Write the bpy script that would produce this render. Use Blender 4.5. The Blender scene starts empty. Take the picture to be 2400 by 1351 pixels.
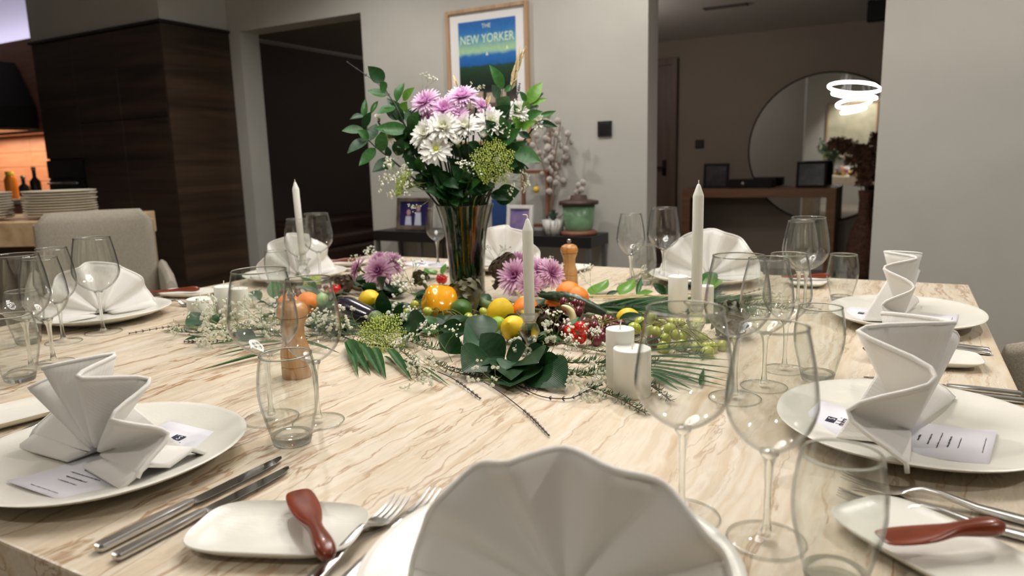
import bpy, bmesh, math, random
import numpy as np
from mathutils import Vector, Matrix, Quaternion
sc = bpy.context.scene
PI = math.pi
rnd = random.Random(7)

# ------------------------------------------------------------------ camera
cam_d = bpy.data.cameras.new('camera')
cam = bpy.data.objects.new('camera', cam_d)
sc.collection.objects.link(cam)
sc.camera = cam
cam_d.sensor_width = 36.0
cam_d.lens = 36.0 * 1670.0 / 2400.0
cam_d.clip_start = 0.02
YAW, PITCH, ROLL = math.radians(28.7), math.radians(10.1), math.radians(1.5)
_hd = Vector((-math.sin(YAW), math.cos(YAW), 0)); _rt = Vector((math.cos(YAW), math.sin(YAW), 0)); _up = Vector((0, 0, 1))
_fw = _hd * math.cos(PITCH) - _up * math.sin(PITCH)
_u0 = _up * math.cos(PITCH) + _hd * math.sin(PITCH)
_r = _rt * math.cos(ROLL) - _u0 * math.sin(ROLL)
_u = _rt * math.sin(ROLL) + _u0 * math.cos(ROLL)
cam.matrix_world = Matrix(((_r.x, _u.x, -_fw.x, 0), (_r.y, _u.y, -_fw.y, 0), (_r.z, _u.z, -_fw.z, 1.13), (0, 0, 0, 1)))
cam_d.dof.use_dof = True
cam_d.dof.focus_distance = 1.20
cam_d.dof.aperture_fstop = 4.7

# ------------------------------------------------------------------ world and exposure
wd = bpy.data.worlds.new('world'); sc.world = wd; wd.use_nodes = True
wd.node_tree.nodes['Background'].inputs[0].default_value = (0.9, 0.92, 1.0, 1)
wd.node_tree.nodes['Background'].inputs[1].default_value = 0.03
sc.view_settings.view_transform = 'Standard'
sc.view_settings.look = 'None'
sc.view_settings.exposure = 0.06
sc.view_settings.gamma = 1.0
sc.view_settings.use_curve_mapping = False
sc.cycles.use_adaptive_sampling = True
sc.cycles.adaptive_threshold = 0.045
sc.cycles.max_bounces = 10
sc.cycles.transparent_max_bounces = 40
sc.cycles.transmission_bounces = 8
sc.cycles.glossy_bounces = 4
sc.cycles.diffuse_bounces = 3
sc.cycles.sample_clamp_indirect = 6.0
sc.cycles.caustics_reflective = False
sc.cycles.caustics_refractive = True

# ------------------------------------------------------------------ kitchen lamps and added fill lights (the chandelier builds its own further down)
def lamp(name, kind, loc, power, color, size=0.1, rot=(0, 0, 0), size_y=None, spot=None):
    d = bpy.data.lights.new(name, kind); d.energy = power; d.color = color
    if kind == 'AREA':
        d.size = size
        if size_y: d.shape = 'RECTANGLE'; d.size_y = size_y
    elif kind == 'SPOT':
        d.spot_size = spot or 1.6; d.spot_blend = 0.6; d.shadow_soft_size = size
    else:
        d.shadow_soft_size = size
    o = bpy.data.objects.new(name, d); sc.collection.objects.link(o)
    o.location = loc; o.rotation_euler = rot
    o['kind'] = 'helper'
    return o
# fill spots added to brighten the dining room walls, without any fixtures
for _x, _y in ((-3.6, 0.5), (-2.9, 2.8), (-1.2, 3.0), (0.9, 2.8), (2.2, 1.2)):
    lamp('dining_fill_spot', 'SPOT', (_x, _y, 2.83), 80, (1.0, 0.95, 0.89), 0.05, spot=2.5)
lamp('dining_fill_spot', 'SPOT', (-0.5, -0.9, 2.83), 38, (1.0, 0.95, 0.89), 0.05, spot=2.2)  # added fill from the camera side, lifts the nearest napkin
lamp('rear_wall_fill_spot', 'SPOT', (-0.9, -2.0, 2.83), 150, (1.0, 0.95, 0.89), 0.05, (-0.12, 0, 0), spot=1.5)  # added wash that brightens the rear wall reflected in the mirror
lamp('kitchen_strip_light', 'AREA', (-7.3, 3.66, 1.46), 9.0, (1.0, 0.72, 0.52), 1.6, size_y=0.06)
lamp('kitchen_cove_light', 'AREA', (-7.6, 3.72, 2.27), 10.0, (0.86, 0.83, 1.0), 2.6, (PI, 0, 0), size_y=0.2)
lamp('hall_fill_light', 'POINT', (-2.4, 5.4, 2.1), 17.0, (1.0, 0.89, 0.84), 0.1)  # added fill lifting the dim hall, no lamp hangs here

lamp('study_fill_light', 'POINT', (-4.0, 7.6, 1.9), 9.0, (1.0, 0.9, 0.82), 0.1)  # added fill so the dark room beyond the doorway stays readable

# ------------------------------------------------------------------ helpers
def lin(c):
    return tuple(((v / 255.0) / 12.92 if v / 255.0 <= 0.04045 else ((v / 255.0 + 0.055) / 1.055) ** 2.4) for v in c) + (1.0,)
MATS = {}
def new_mat(name):
    m = bpy.data.materials.new(name); m.use_nodes = True; MATS[name] = m
    nt = m.node_tree
    return m, nt, nt.nodes['Principled BSDF']
def node(nt, kind, **kw):
    n = nt.nodes.new(kind)
    for k, v in kw.items():
        if k.startswith('_'): setattr(n, k[1:], v)
        else: n.inputs[k.replace('__', ' ')].default_value = v
    return n
def ramp(nt, src, stops, interp='LINEAR'):
    r = nt.nodes.new('ShaderNodeValToRGB'); r.color_ramp.interpolation = interp
    e = r.color_ramp.elements
    while len(e) > 1: e.remove(e[-1])
    e[0].position = stops[0][0]; e[0].color = stops[0][1]
    for p, c in stops[1:]:
        k = e.new(p); k.color = c
    nt.links.new(src, r.inputs[0])
    return r
def coords(nt, scale=(1, 1, 1), rot=(0, 0, 0), which='Object'):
    tc = nt.nodes.new('ShaderNodeTexCoord'); mp = nt.nodes.new('ShaderNodeMapping')
    mp.inputs['Scale'].default_value = scale; mp.inputs['Rotation'].default_value = rot
    nt.links.new(tc.outputs[which], mp.inputs[0])
    return mp.outputs[0]
def noise(nt, vec, scale, detail=3, rough=0.5, dist=0.0):
    n = node(nt, 'ShaderNodeTexNoise', Scale=scale, Detail=detail, Roughness=rough, Distortion=dist)
    nt.links.new(vec, n.inputs['Vector'])
    return n.outputs['Fac']
def bump(nt, b, src, strength, dist=0.001):
    n = node(nt, 'ShaderNodeBump', Strength=strength, Distance=dist)
    nt.links.new(src, n.inputs['Height']); nt.links.new(n.outputs[0], b.inputs['Normal'])
def mat(name, c1, c2=None, rough=0.5, metal=0.0, scale=20.0, vscale=(1, 1, 1), detail=3, lo=0.35, hi=0.65, bmp=0.0, bdist=0.001, sss=0.0, spec=0.5, coat=0.0, which='Object'):
    """plain or two-tone noise material; colours are sRGB 0-255"""
    if name in MATS: return MATS[name]
    m, nt, b = new_mat(name)
    b.inputs['Base Color'].default_value = lin(c1)
    b.inputs['Roughness'].default_value = rough; b.inputs['Metallic'].default_value = metal
    b.inputs['Specular IOR Level'].default_value = spec
    b.inputs['Coat Weight'].default_value = coat; b.inputs['Coat Roughness'].default_value = 0.15
    if sss:
        b.inputs['Subsurface Weight'].default_value = sss
        b.inputs['Subsurface Radius'].default_value = (0.01, 0.008, 0.006)
    if c2 is not None or bmp:
        v = coords(nt, vscale, which=which)
        f = noise(nt, v, scale, detail)
        if c2 is not None:
            r = ramp(nt, f, [(lo, lin(c1)), (hi, lin(c2))])
            nt.links.new(r.outputs[0], b.inputs['Base Color'])
        if bmp: bump(nt, b, f, bmp, bdist)
    return m
def thin_glass(name, tint=(0.97, 0.98, 0.97), edge=(0.55, 0.58, 0.56), refl=1.0, s0=0.55):
    """a thin glass wall: light goes straight through, more glass and more mirror towards grazing view"""
    m, nt, b = new_mat(name); nt.nodes.remove(b)
    out = nt.nodes['Material Output']
    lw = node(nt, 'ShaderNodeLayerWeight', Blend=0.5)
    mixc = lambda k: tuple(x + (y - x) * k for x, y in zip(tint, edge)) + (1,)
    r = ramp(nt, lw.outputs['Facing'], [(0.0, tint + (1,)), (s0, mixc(0.03)), (s0 + (1 - s0) * 0.35, mixc(0.20)), (s0 + (1 - s0) * 0.6, mixc(0.60)), (1.0, edge + (1,))])
    tr = nt.nodes.new('ShaderNodeBsdfTransparent'); nt.links.new(r.outputs[0], tr.inputs[0])
    gl = node(nt, 'ShaderNodeBsdfGlossy', Roughness=0.0); gl.inputs[0].default_value = (1, 1, 1, 1)
    pw = node(nt, 'ShaderNodeMath', _operation='POWER'); pw.inputs[1].default_value = 5.0; nt.links.new(lw.outputs['Facing'], pw.inputs[0])
    mu = node(nt, 'ShaderNodeMath', _operation='MULTIPLY_ADD'); mu.inputs[1].default_value = 0.85 * refl; mu.inputs[2].default_value = 0.045 * refl; mu.use_clamp = True
    nt.links.new(pw.outputs[0], mu.inputs[0])
    mx = nt.nodes.new('ShaderNodeMixShader')
    nt.links.new(mu.outputs[0], mx.inputs[0]); nt.links.new(tr.outputs[0], mx.inputs[1]); nt.links.new(gl.outputs[0], mx.inputs[2])
    nt.links.new(mx.outputs[0], out.inputs[0])
    return m
def solid_glass(name, color=(1, 1, 1), ior=1.48, clear=0.25):
    m, nt, b = new_mat(name); nt.nodes.remove(b)
    out = nt.nodes['Material Output']
    g = node(nt, 'ShaderNodeBsdfGlass', Roughness=0.0, IOR=ior); g.inputs[0].default_value = color + (1,)
    tr = nt.nodes.new('ShaderNodeBsdfTransparent'); tr.inputs[0].default_value = color + (1,)
    mx = nt.nodes.new('ShaderNodeMixShader'); mx.inputs[0].default_value = clear
    nt.links.new(g.outputs[0], mx.inputs[1]); nt.links.new(tr.outputs[0], mx.inputs[2])
    nt.links.new(mx.outputs[0], out.inputs[0])
    return m
def emit(name, color, strength):
    m, nt, b = new_mat(name)
    b.inputs['Base Color'].default_value = lin(color)
    b.inputs['Emission Color'].default_value = lin(color); b.inputs['Emission Strength'].default_value = strength
    return m

class MB:
    """collects vertices and faces of one mesh"""
    def __init__(s): s.v = []; s.f = []
    def add(s, vs, fs):
        o = len(s.v); s.v += [tuple(p) for p in vs]; s.f += [tuple(i + o for i in f) for f in fs]; return s
    def box(s, a, b):
        x0, y0, z0 = a; x1, y1, z1 = b
        return s.add([(x0, y0, z0), (x1, y0, z0), (x1, y1, z0), (x0, y1, z0), (x0, y0, z1), (x1, y0, z1), (x1, y1, z1), (x0, y1, z1)],
                     [(0, 3, 2, 1), (4, 5, 6, 7), (0, 1, 5, 4), (1, 2, 6, 5), (2, 3, 7, 6), (3, 0, 4, 7)])
    def rings(s, rs, closed=True, cap0=False, cap1=False):
        n = len(rs[0]); vs = [p for r in rs for p in r]; fs = []
        for i in range(len(rs) - 1):
            for j in range(n if closed else n - 1):
                k = (j + 1) % n
                fs.append((i * n + j, i * n + k, (i + 1) * n + k, (i + 1) * n + j))
        if cap0: fs.append(tuple(range(n - 1, -1, -1)))
        if cap1: fs.append(tuple((len(rs) - 1) * n + j for j in range(n)))
        return s.add(vs, fs)
    def lathe(s, prof, n=24, at=(0, 0, 0), cap0=False, cap1=False):
        return s.rings([[(at[0] + r * math.cos(2 * PI * j / n), at[1] + r * math.sin(2 * PI * j / n), at[2] + z) for j in range(n)] for r, z in prof], True, cap0, cap1)
    def tube(s, path, rad, n=6, caps=True, flat=None):
        P = [Vector(p) for p in path]; rs = []
        if not hasattr(rad, '__len__'): rad = [rad] * len(P)
        prev = None
        for i, p in enumerate(P):
            t = (P[min(i + 1, len(P) - 1)] - P[max(i - 1, 0)])
            t = t.normalized() if t.length > 1e-9 else Vector((0, 0, 1))
            if prev is None:
                a = Vector((0, 0, 1)) if abs(t.z) < 0.9 else Vector((1, 0, 0))
                u = t.cross(a).normalized()
            else:
                u = (prev - t * prev.dot(t))
                u = u.normalized() if u.length > 1e-6 else t.orthogonal().normalized()
            prev = u; w = t.cross(u)
            k = 1.0 if flat is None else flat
            rs.append([p + (u * math.cos(2 * PI * j / n) + w * math.sin(2 * PI * j / n) * k) * rad[i] for j in range(n)])
        return s.rings(rs, True, caps, caps)
    def ball(s, c, r, n=8, m=6, sq=(1, 1, 1)):
        c = Vector(c); vs = [c + Vector((0, 0, -r * sq[2]))]; fs = []
        for i in range(1, m):
            a = -PI / 2 + PI * i / m
            for j in range(n):
                b = 2 * PI * j / n
                vs.append(c + Vector((r * sq[0] * math.cos(a) * math.cos(b), r * sq[1] * math.cos(a) * math.sin(b), r * sq[2] * math.sin(a))))
        vs.append(c + Vector((0, 0, r * sq[2])))
        for j in range(n): fs.append((0, 1 + (j + 1) % n, 1 + j))
        for i in range(m - 2):
            for j in range(n):
                fs.append((1 + i * n + j, 1 + i * n + (j + 1) % n, 1 + (i + 1) * n + (j + 1) % n, 1 + (i + 1) * n + j))
        L = len(vs) - 1
        for j in range(n): fs.append((L, 1 + (m - 2) * n + j, 1 + (m - 2) * n + (j + 1) % n))
        return s.add(vs, fs)
    def mesh(s, name, m=None, smooth=True, sharp=None):
        me = bpy.data.meshes.new(name); me.from_pydata(s.v, [], s.f); me.update()
        if smooth:
            me.polygons.foreach_set('use_smooth', [True] * len(me.polygons))
            if sharp: me.set_sharp_from_angle(angle=math.radians(sharp))
        if m: me.materials.append(m)
        return me
def link(name, me, parent=None, loc=None, M=None):
    o = bpy.data.objects.new(name, me); sc.collection.objects.link(o)
    if parent: o.parent = parent
    if M is not None: o.matrix_local = M if parent else M
    elif loc is not None: o.location = loc
    return o
def part(name, mb, m, parent, smooth=True, sharp=None, bevel=0, kind=None, label=None, loc=None, seg=2):
    o = link(name, mb.mesh(name, m, smooth, sharp), parent, loc)
    if bevel:
        md = o.modifiers.new('bevel', 'BEVEL'); md.width = bevel; md.segments = seg; md.limit_method = 'ANGLE'
    if kind: o['kind'] = kind
    if label: o['label'] = label
    return o
def tag(o, label, cat, group=None, kind=None):
    o['label'] = label; o['category'] = cat
    if group: o['group'] = group
    if kind: o['kind'] = kind
    return o
def thing(name, label, cat, loc=(0, 0, 0), rz=0, group=None):
    o = bpy.data.objects.new(name, None); sc.collection.objects.link(o)
    o.empty_display_size = 0.02
    o.location = loc; o.rotation_euler = (0, 0, rz)
    return tag(o, label, cat, group)
def dup(src, label, loc, rz=None, group=None, scale=None):
    o = src.copy(); sc.collection.objects.link(o); o['label'] = label
    o.location = loc
    if rz is not None: o.rotation_euler = (0, 0, rz)
    if scale: o.scale = (scale,) * 3 if not hasattr(scale, '__len__') else scale
    if group: o['group'] = group
    for ch in src.children:
        c = ch.copy(); sc.collection.objects.link(c); c.parent = o
        for g in ch.children:
            d = g.copy(); sc.collection.objects.link(d); d.parent = c
    return o
def struct(name, mb, m, parent=None, smooth=False, bevel=0):
    o = part(name, mb, m, parent, smooth, bevel=bevel)
    if not parent: o['kind'] = 'structure'
    return o
def lerp(a, b, t): return a + (b - a) * t
def curve_pts(pts, n=12):
    """smooth path through points (Catmull-Rom)"""
    P = [Vector(p) for p in pts]
    if len(P) == 2: return [P[0].lerp(P[1], i / n) for i in range(n + 1)]
    Q = [P[0] * 2 - P[1]] + P + [P[-1] * 2 - P[-2]]; out = []
    per = max(2, n // (len(P) - 1))
    for i in range(1, len(Q) - 2):
        for k in range(per):
            t = k / per; a, b, c, d = Q[i - 1], Q[i], Q[i + 1], Q[i + 2]
            out.append(0.5 * ((2 * b) + (c - a) * t + (2 * a - 5 * b + 4 * c - d) * t * t + (3 * b - a - 3 * c + d) * t ** 3))
    out.append(P[-1]); return out
def frame(base, tip, up=(0, 0, 1), width=1.0, thick=1.0):
    """matrix taking a unit +X shape onto base->tip, its flat side turned to 'up'"""
    b = Vector(base); x = Vector(tip) - b; L = x.length; x.normalize()
    u = Vector(up); y = u.cross(x)
    if y.length < 1e-4: y = x.orthogonal()
    y.normalize(); z = x.cross(y)
    return Matrix(((x.x * L, y.x * width, z.x * thick, b.x), (x.y * L, y.y * width, z.y * thick, b.y), (x.z * L, y.z * width, z.z * thick, b.z), (0, 0, 0, 1)))

# ================================================================== the room
m_wall = mat('wall_paint', (176, 174, 167), (171, 169, 162), rough=0.85, scale=3, bmp=0.02)
m_ceil = mat('ceiling_paint', (215, 213, 208), rough=0.9)
m_floor = mat('floor_stone', (150, 140, 128), (138, 128, 116), rough=0.35, scale=2)
m_hallw = mat('hall_wall_paint', (150, 139, 126), (146, 135, 122), rough=0.85, scale=3)
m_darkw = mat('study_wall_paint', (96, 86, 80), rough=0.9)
m_dark = mat('black_satin', (16, 16, 18), rough=0.4)
m_black = mat('black_matt', (12, 12, 13), rough=0.75)
m_steel = mat('brushed_steel', (170, 170, 170), rough=0.25, metal=1.0)
def wood(name, c1, c2, axis='x', sc_=1.0, rough=0.5, coat=0.0):
    m, nt, b = new_mat(name)
    st = {'x': (1.5, 22, 22), 'y': (22, 1.5, 22), 'z': (22, 22, 1.5)}[axis]
    v = coords(nt, tuple(k * sc_ for k in st))
    f = noise(nt, v, 1.0, 6, 0.6, 0.6)
    r = ramp(nt, f, [(0.32, lin(c1)), (0.66, lin(c2))])
    nt.links.new(r.outputs[0], b.inputs['Base Color']); b.inputs['Roughness'].default_value = rough
    b.inputs['Coat Weight'].default_value = coat
    return m
m_wenge = wood('wenge_veneer', (28, 20, 17), (66, 49, 39), 'x', 0.5, 0.45)
m_wenge_y = wood('wenge_veneer_side', (30, 22, 16), (68, 51, 37), 'y', 0.5, 0.45)
m_oak = wood('oak_frame', (150, 118, 88), (182, 150, 116), 'z', 1.0, 0.5)
m_hallwood = wood('hall_console_wood', (122, 86, 62), (152, 110, 80), 'x', 1.0, 0.5)
m_doorwood = wood('hall_door_wood', (92, 70, 62), (112, 88, 78), 'z', 0.7, 0.5)

struct('floor', MB().box((-9.6, -2.5, -0.1), (3.2, 8.4, 0)), m_floor)
struct('ceiling', MB().box((-9.6, -2.5, 2.9), (3.2, 4.08, 3.0)), m_ceil)
struct('ceiling_hall', MB().box((-3.1, 4.08, 2.30), (3.2, 8.4, 2.42)), m_ceil)
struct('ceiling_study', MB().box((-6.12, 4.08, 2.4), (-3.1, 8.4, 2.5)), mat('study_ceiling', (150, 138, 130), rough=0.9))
wb = MB()
wb.box((-6.06, 3.9, 0), (-4.372, 4.08, 2.9)); wb.box((-4.372, 3.9, 2.125), (-3.224, 4.08, 2.9))
wb.box((-3.224, 3.9, 0), (-1.257, 4.08, 2.9)); wb.box((-1.257, 3.9, 2.5), (-0.118, 4.08, 2.9)); wb.box((-0.118, 3.9, 0), (3.2, 4.08, 2.9))
struct('wall_back', wb, m_wall)
struct('wall_bulkhead', MB().box((-6.06, 3.34, 2.142), (-4.50, 3.9, 2.9)), m_wall)
struct('wall_kitchen', MB().box((-9.6, 3.9, 0), (-6.06, 4.08, 2.9)), mat('kitchen_paint', (196, 192, 205), rough=0.85))
struct('wall_left', MB().box((-9.7, -2.5, 0), (-9.6, 8.4, 2.9)), m_wall)
struct('wall_right', MB().box((3.1, -2.5, 0), (3.2, 8.4, 2.9)), m_wall)
struct('wall_rear', MB().box((-9.6, -2.6, 0), (3.2, -2.5, 2.9)), m_wall)
struct('wall_hall', MB().box((-3.1, 7.5, 0), (3.2, 7.6, 2.42)), m_hallw)
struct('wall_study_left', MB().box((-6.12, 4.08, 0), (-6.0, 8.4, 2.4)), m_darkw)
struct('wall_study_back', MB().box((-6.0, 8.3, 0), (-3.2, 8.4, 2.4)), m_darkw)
struct('wall_partition', MB().box((-3.2, 4.08, 0), (-3.1, 8.4, 2.6)), m_hallw)
struct('baseboard_hall', MB().box((-2.05, 7.485, 0), (3.1, 7.5, 0.09)), m_ceil, bevel=0.004)
struct('baseboard_back', MB().box((-3.22, 3.885, 0), (-1.26, 3.9, 0.09)), m_ceil, bevel=0.004)
# door in the hall
dr = thing('door_1', 'brown wooden door with black lever handle in the hall', 'door', (-2.55, 7.5, 0)); dr['kind'] = 'structure'
part('door_leaf', MB().box((-0.42, -0.045, 0), (0.40, -0.005, 2.06)), m_doorwood, dr, False, bevel=0.003)
part('door_frame', MB().box((0.40, -0.06, 0), (0.46, 0, 2.13)).box((-0.48, -0.06, 0), (-0.42, 0, 2.13)).box((-0.42, -0.06, 2.06), (0.40, 0, 2.13)), m_doorwood, dr, False, bevel=0.003)
hd_ = part('door_handle', MB().box((0.315, -0.06, 0.94), (0.355, -0.045, 1.10)).tube([(0.335, -0.055, 1.02), (0.335, -0.095, 1.02), (0.21, -0.095, 1.02)], 0.011, 8), m_black, dr)
part('panel_groove', MB().box((-0.30, -0.048, 0.2), (0.26, -0.045, 0.86)).box((-0.30, -0.048, 1.14), (0.26, -0.045, 1.92)), mat('door_groove', (74, 56, 50), rough=0.6), dr, False)
# ceiling fittings of the hall and the study
c0 = Vector((-1.3233, 6.0662, 2.3000))
vg = thing('air_grille', 'grey linear air grille in the hall ceiling', 'air grille', (c0.x, c0.y, 2.30))
part('grille_frame', MB().box((-0.17, -0.05, -0.008), (0.17, -0.035, 0)).box((-0.17, 0.035, -0.008), (0.17, 0.05, 0)).box((-0.17, -0.035, -0.008), (-0.155, 0.035, 0)).box((0.155, -0.035, -0.008), (0.17, 0.035, 0)), mat('grille_grey', (92, 84, 80), rough=0.6), vg, False)
for k in range(4):
    part('slat', MB().box((-0.155, -0.028 + k * 0.016, -0.006), (0.155, -0.020 + k * 0.016, 0)), MATS['grille_grey'], vg, False)
c1 = Vector((-0.2571, 6.5414, 2.2200))
bxs = thing('ceiling_speaker', 'small black box speaker under the hall ceiling', 'speaker', (c1.x, c1.y, 2.14))
part('case', MB().box((-0.07, -0.06, 0), (0.07, 0.06, 0.15)), m_black, bxs, False, bevel=0.008)
part('bracket', MB().box((-0.02, -0.02, 0.15), (0.02, 0.02, 0.16)), m_steel, bxs, False)
vg2 = thing('ceiling_diffuser', 'long pale slot diffuser in the dark room ceiling', 'air grille', (-5.80, 6.2, 2.4))
part('diffuser_frame', MB().box((-0.06, -1.1, -0.012), (-0.03, 1.1, 0)).box((0.03, -1.1, -0.012), (0.06, 1.1, 0)), m_ceil, vg2, False, bevel=0.002)
part('slot', MB().box((-0.03, -1.1, -0.004), (0.03, 1.1, 0)), m_black, vg2, False)
# sofa in the dark room
m_sofa = mat('sofa_leather', (88, 66, 56), (78, 58, 50), rough=0.5, scale=30, bmp=0.1)
sf = thing('sofa', 'dark brown sofa in the unlit room beyond the doorway', 'sofa', (-5.52, 6.4, 0), PI / 2)
part('base', MB().box((-1.05, -0.42, 0.0), (1.05, 0.42, 0.30)), m_sofa, sf, True, 40, 0.04)
part('backrest', MB().box((-1.05, 0.20, 0.30), (1.05, 0.45, 0.56)), m_sofa, sf, True, 40, 0.07, seg=3)
for s_ in (-0.52, 0.52):
    part('seat_cushion', MB().box((s_ - 0.41, -0.42, 0.30), (s_ + 0.41, 0.20, 0.44)), m_sofa, sf, True, 40, 0.05, seg=3)
for s_ in (-1.14, 1.14):
    part('armrest', MB().box((s_ - 0.12, -0.44, 0.0), (s_ + 0.12, 0.45, 0.54)), m_sofa, sf, True, 40, 0.06, seg=3)
# ------------------------------------------------------------------ dark tall cabinet and kitchen
cb = thing('tall_cabinet', 'dark wenge built-in tall cabinet block with an oven', 'cabinet', (-5.27, 3.6, 0))
part('carcass', MB().box((-0.77, -0.25, 0.08), (0.77, 0.295, 2.115)), m_wenge, cb, False)
part('side_panel', MB().box((0.77, -0.272, 0.0), (0.785, 0.298, 2.118)), m_wenge_y, cb, False)
part('cornice', MB().box((-0.80, -0.285, 2.118), (0.80, 0.298, 2.140)), m_dark, cb, False, bevel=0.003)
part('plinth', MB().box((-0.75, -0.22, 0), (0.75, 0.28, 0.08)), m_black, cb, False)
for x0, x1, z0, z1 in ((-0.768, -0.27, 1.24, 1.62), (-0.768, -0.27, 1.624, 2.113), (-0.266, 0.25, 1.50, 2.113), (-0.266, 0.25, 0.085, 1.496), (0.254, 0.768, 1.50, 2.113), (0.254, 0.768, 0.085, 1.496), (-0.768, -0.27, 0.085, 0.60)):
    part('door', MB().box((x0, -0.272, z0), (x1, -0.25, z1)), m_wenge, cb, False, bevel=0.0015)
ov = thing('built_in_oven', 'black glass built-in oven in the dark cabinet', 'oven', (-5.79, 3.345, 0.61))
part('oven_body', MB().box((-0.245, -0.018, 0), (0.245, 0.0, 0.62)), m_black, ov, False)
part('glass_door', MB().box((-0.24, -0.03, 0.01), (0.24, -0.018, 0.47)), mat('oven_glass', (6, 6, 8), rough=0.05), ov, False, bevel=0.002)
part('control_panel', MB().box((-0.24, -0.03, 0.48), (0.24, -0.018, 0.615)), MATS['oven_glass'], ov, False, bevel=0.002)
part('handle', MB().tube([(-0.2, -0.06, 0.44), (0.2, -0.06, 0.44)], 0.008, 8).tube([(-0.18, -0.06, 0.44), (-0.18, -0.03, 0.44)], 0.006, 6).tube([(0.18, -0.06, 0.44), (0.18, -0.03, 0.44)], 0.006, 6), m_steel, ov)
m_pink = wood('kitchen_veneer', (150, 108, 94), (172, 128, 112), 'x', 0.6, 0.45)
wc = thing('wall_cabinet', 'pinkish brown wall cabinet above the kitchen counter', 'cabinet', (-7.6, 3.72, 1.475))
part('carcass', MB().box((-1.5, -0.16, 0.012), (1.5, 0.175, 0.765)), m_pink, wc, False)
for k in range(4):
    part('door', MB().box((-1.497 + k * 0.75, -0.18, 0.014), (-0.753 + k * 0.75, -0.16, 0.762)), m_pink, wc, False, bevel=0.002)
part('light_rail', MB().box((-1.5, -0.17, 0), (1.5, -0.14, 0.012)), m_dark, wc, False)
hdv = thing('range_hood', 'black sloped range hood over the kitchen counter', 'range hood', (-7.0, 3.30, 1.50))
part('hood_body', MB().rings([[(-0.62, -0.2, 0), (0.56, -0.2, 0), (0.56, 0.22, 0), (-0.62, 0.22, 0)], [(-0.62, -0.2, 0.18), (0.56, -0.2, 0.18), (0.56, 0.22, 0.18), (-0.62, 0.22, 0.18)], [(-0.62, -0.15, 0.56), (0.34, -0.15, 0.56), (0.34, 0.22, 0.56), (-0.62, 0.22, 0.56)]], True, True, True), m_black, hdv, False, bevel=0.006)
part('filter', MB().box((-0.55, -0.16, -0.01), (0.5, 0.18, 0)), m_steel, hdv, False)
part('support_rod', MB().tube([(0.57, -0.17, 0.36), (0.57, -0.17, -0.42)], 0.010, 8), m_black, hdv)
kc = thing('kitchen_counter', 'long kitchen base unit under the lit backsplash', 'kitchen counter', (-7.6, 3.6, 0))
part('carcass', MB().box((-1.5, -0.26, 0.1), (1.5, 0.28, 0.88)), m_pink, kc, False)
part('worktop', MB().box((-1.52, -0.30, 0.88), (1.52, 0.28, 0.92)), mat('counter_stone', (205, 196, 182), (190, 178, 160), rough=0.3, scale=6), kc, False, bevel=0.004)
for k in range(4):
    part('door', MB().box((-1.497 + k * 0.75, -0.28, 0.11), (-0.753 + k * 0.75, -0.26, 0.87)), m_pink, kc, False, bevel=0.002)
m_splash = mat('backsplash_tile', (226, 168, 132), (214, 152, 116), rough=0.4, scale=3, vscale=(1, 1, 8))
bs = struct('trim_backsplash', MB().box((-9.1, 3.884, 0.92), (-6.08, 3.889, 1.475)), mat('backsplash_grout', (170, 120, 92), rough=0.8))
tile = MB().box((-0.298, -0.005, 0), (0.298, 0.005, 0.1335)).mesh('tile', m_splash, False)
for i in range(5):
    for j in range(4):
        link('tile', tile, bs, (-8.78 + i * 0.6, 3.881, 0.925 + j * 0.1375))
# small things on the kitchen counter
jar = thing('spice_jar', 'small amber jar glowing under the kitchen strip light', 'jar', (-6.86, 3.45, 0.92))
part('body', MB().lathe([(0, 0), (0.045, 0.0), (0.05, 0.01), (0.05, 0.16), (0.03, 0.2)], 16), mat('amber_jar', (226, 140, 40), rough=0.2), jar)
part('lid', MB().lathe([(0.034, 0.2), (0.034, 0.235), (0, 0.235)], 16), mat('jar_lid', (230, 200, 60), rough=0.4), jar)
for k, (x, h_, lb) in enumerate(((-6.66, 0.17, 'squat black bottle beside the amber jar in the kitchen'), (-6.48, 0.24, 'taller black bottle nearest the dark cabinet'))):
    bt = thing('bottle', lb, 'bottle', (x, 3.45, 0.92), group='bottles on the kitchen counter')
    part('body', MB().lathe([(0, 0), (0.04, 0.0), (0.042, 0.01), (0.042, h_ * 0.6), (0.015, h_ * 0.75), (0.015, h_)], 14), m_dark, bt)
    part('cap', MB().lathe([(0.018, h_), (0.018, h_ + 0.025), (0, h_ + 0.025)], 12), m_steel, bt)
# ------------------------------------------------------------------ buffet with plate stacks and chairs on the left
m_buffet = wood('buffet_wood', (178, 146, 108), (208, 180, 142), 'y', 0.6, 0.45)
bf = thing('buffet_counter', 'pale wood counter carrying the stacks of plates', 'counter', (-4.20, 2.06, 0), math.radians(27))
part('countertop', MB().box((-1.2, -0.36, 0.78), (0.62, 0.36, 0.90)), m_buffet, bf, False, bevel=0.004)
part('front_panel', MB().box((-1.15, -0.30, 0.0), (0.58, -0.28, 0.78)), mat('buffet_dark_panel', (84, 66, 50), rough=0.6), bf, False)
for x in (-1.13, 0.56):
    part('end_panel', MB().box((x - 0.02, -0.28, 0.0), (x + 0.02, 0.30, 0.78)), m_buffet, bf, False)
m_stack = mat('stacked_porcelain', (214, 206, 186), rough=0.3)
st_plate = MB().lathe([(0, 0.004), (0.085, 0.004), (0.09, 0.0), (0.095, 0.006), (0.155, 0.014), (0.168, 0.020), (0.168, 0.0235), (0.155, 0.018), (0.1, 0.011), (0, 0.010)], 40).mesh('dinner_plate', m_stack, True, 40)
ordn = ['lowest', 'second', 'third', 'fourth', 'fifth', 'sixth', 'seventh', 'eighth', 'ninth', 'topmost']
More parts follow.
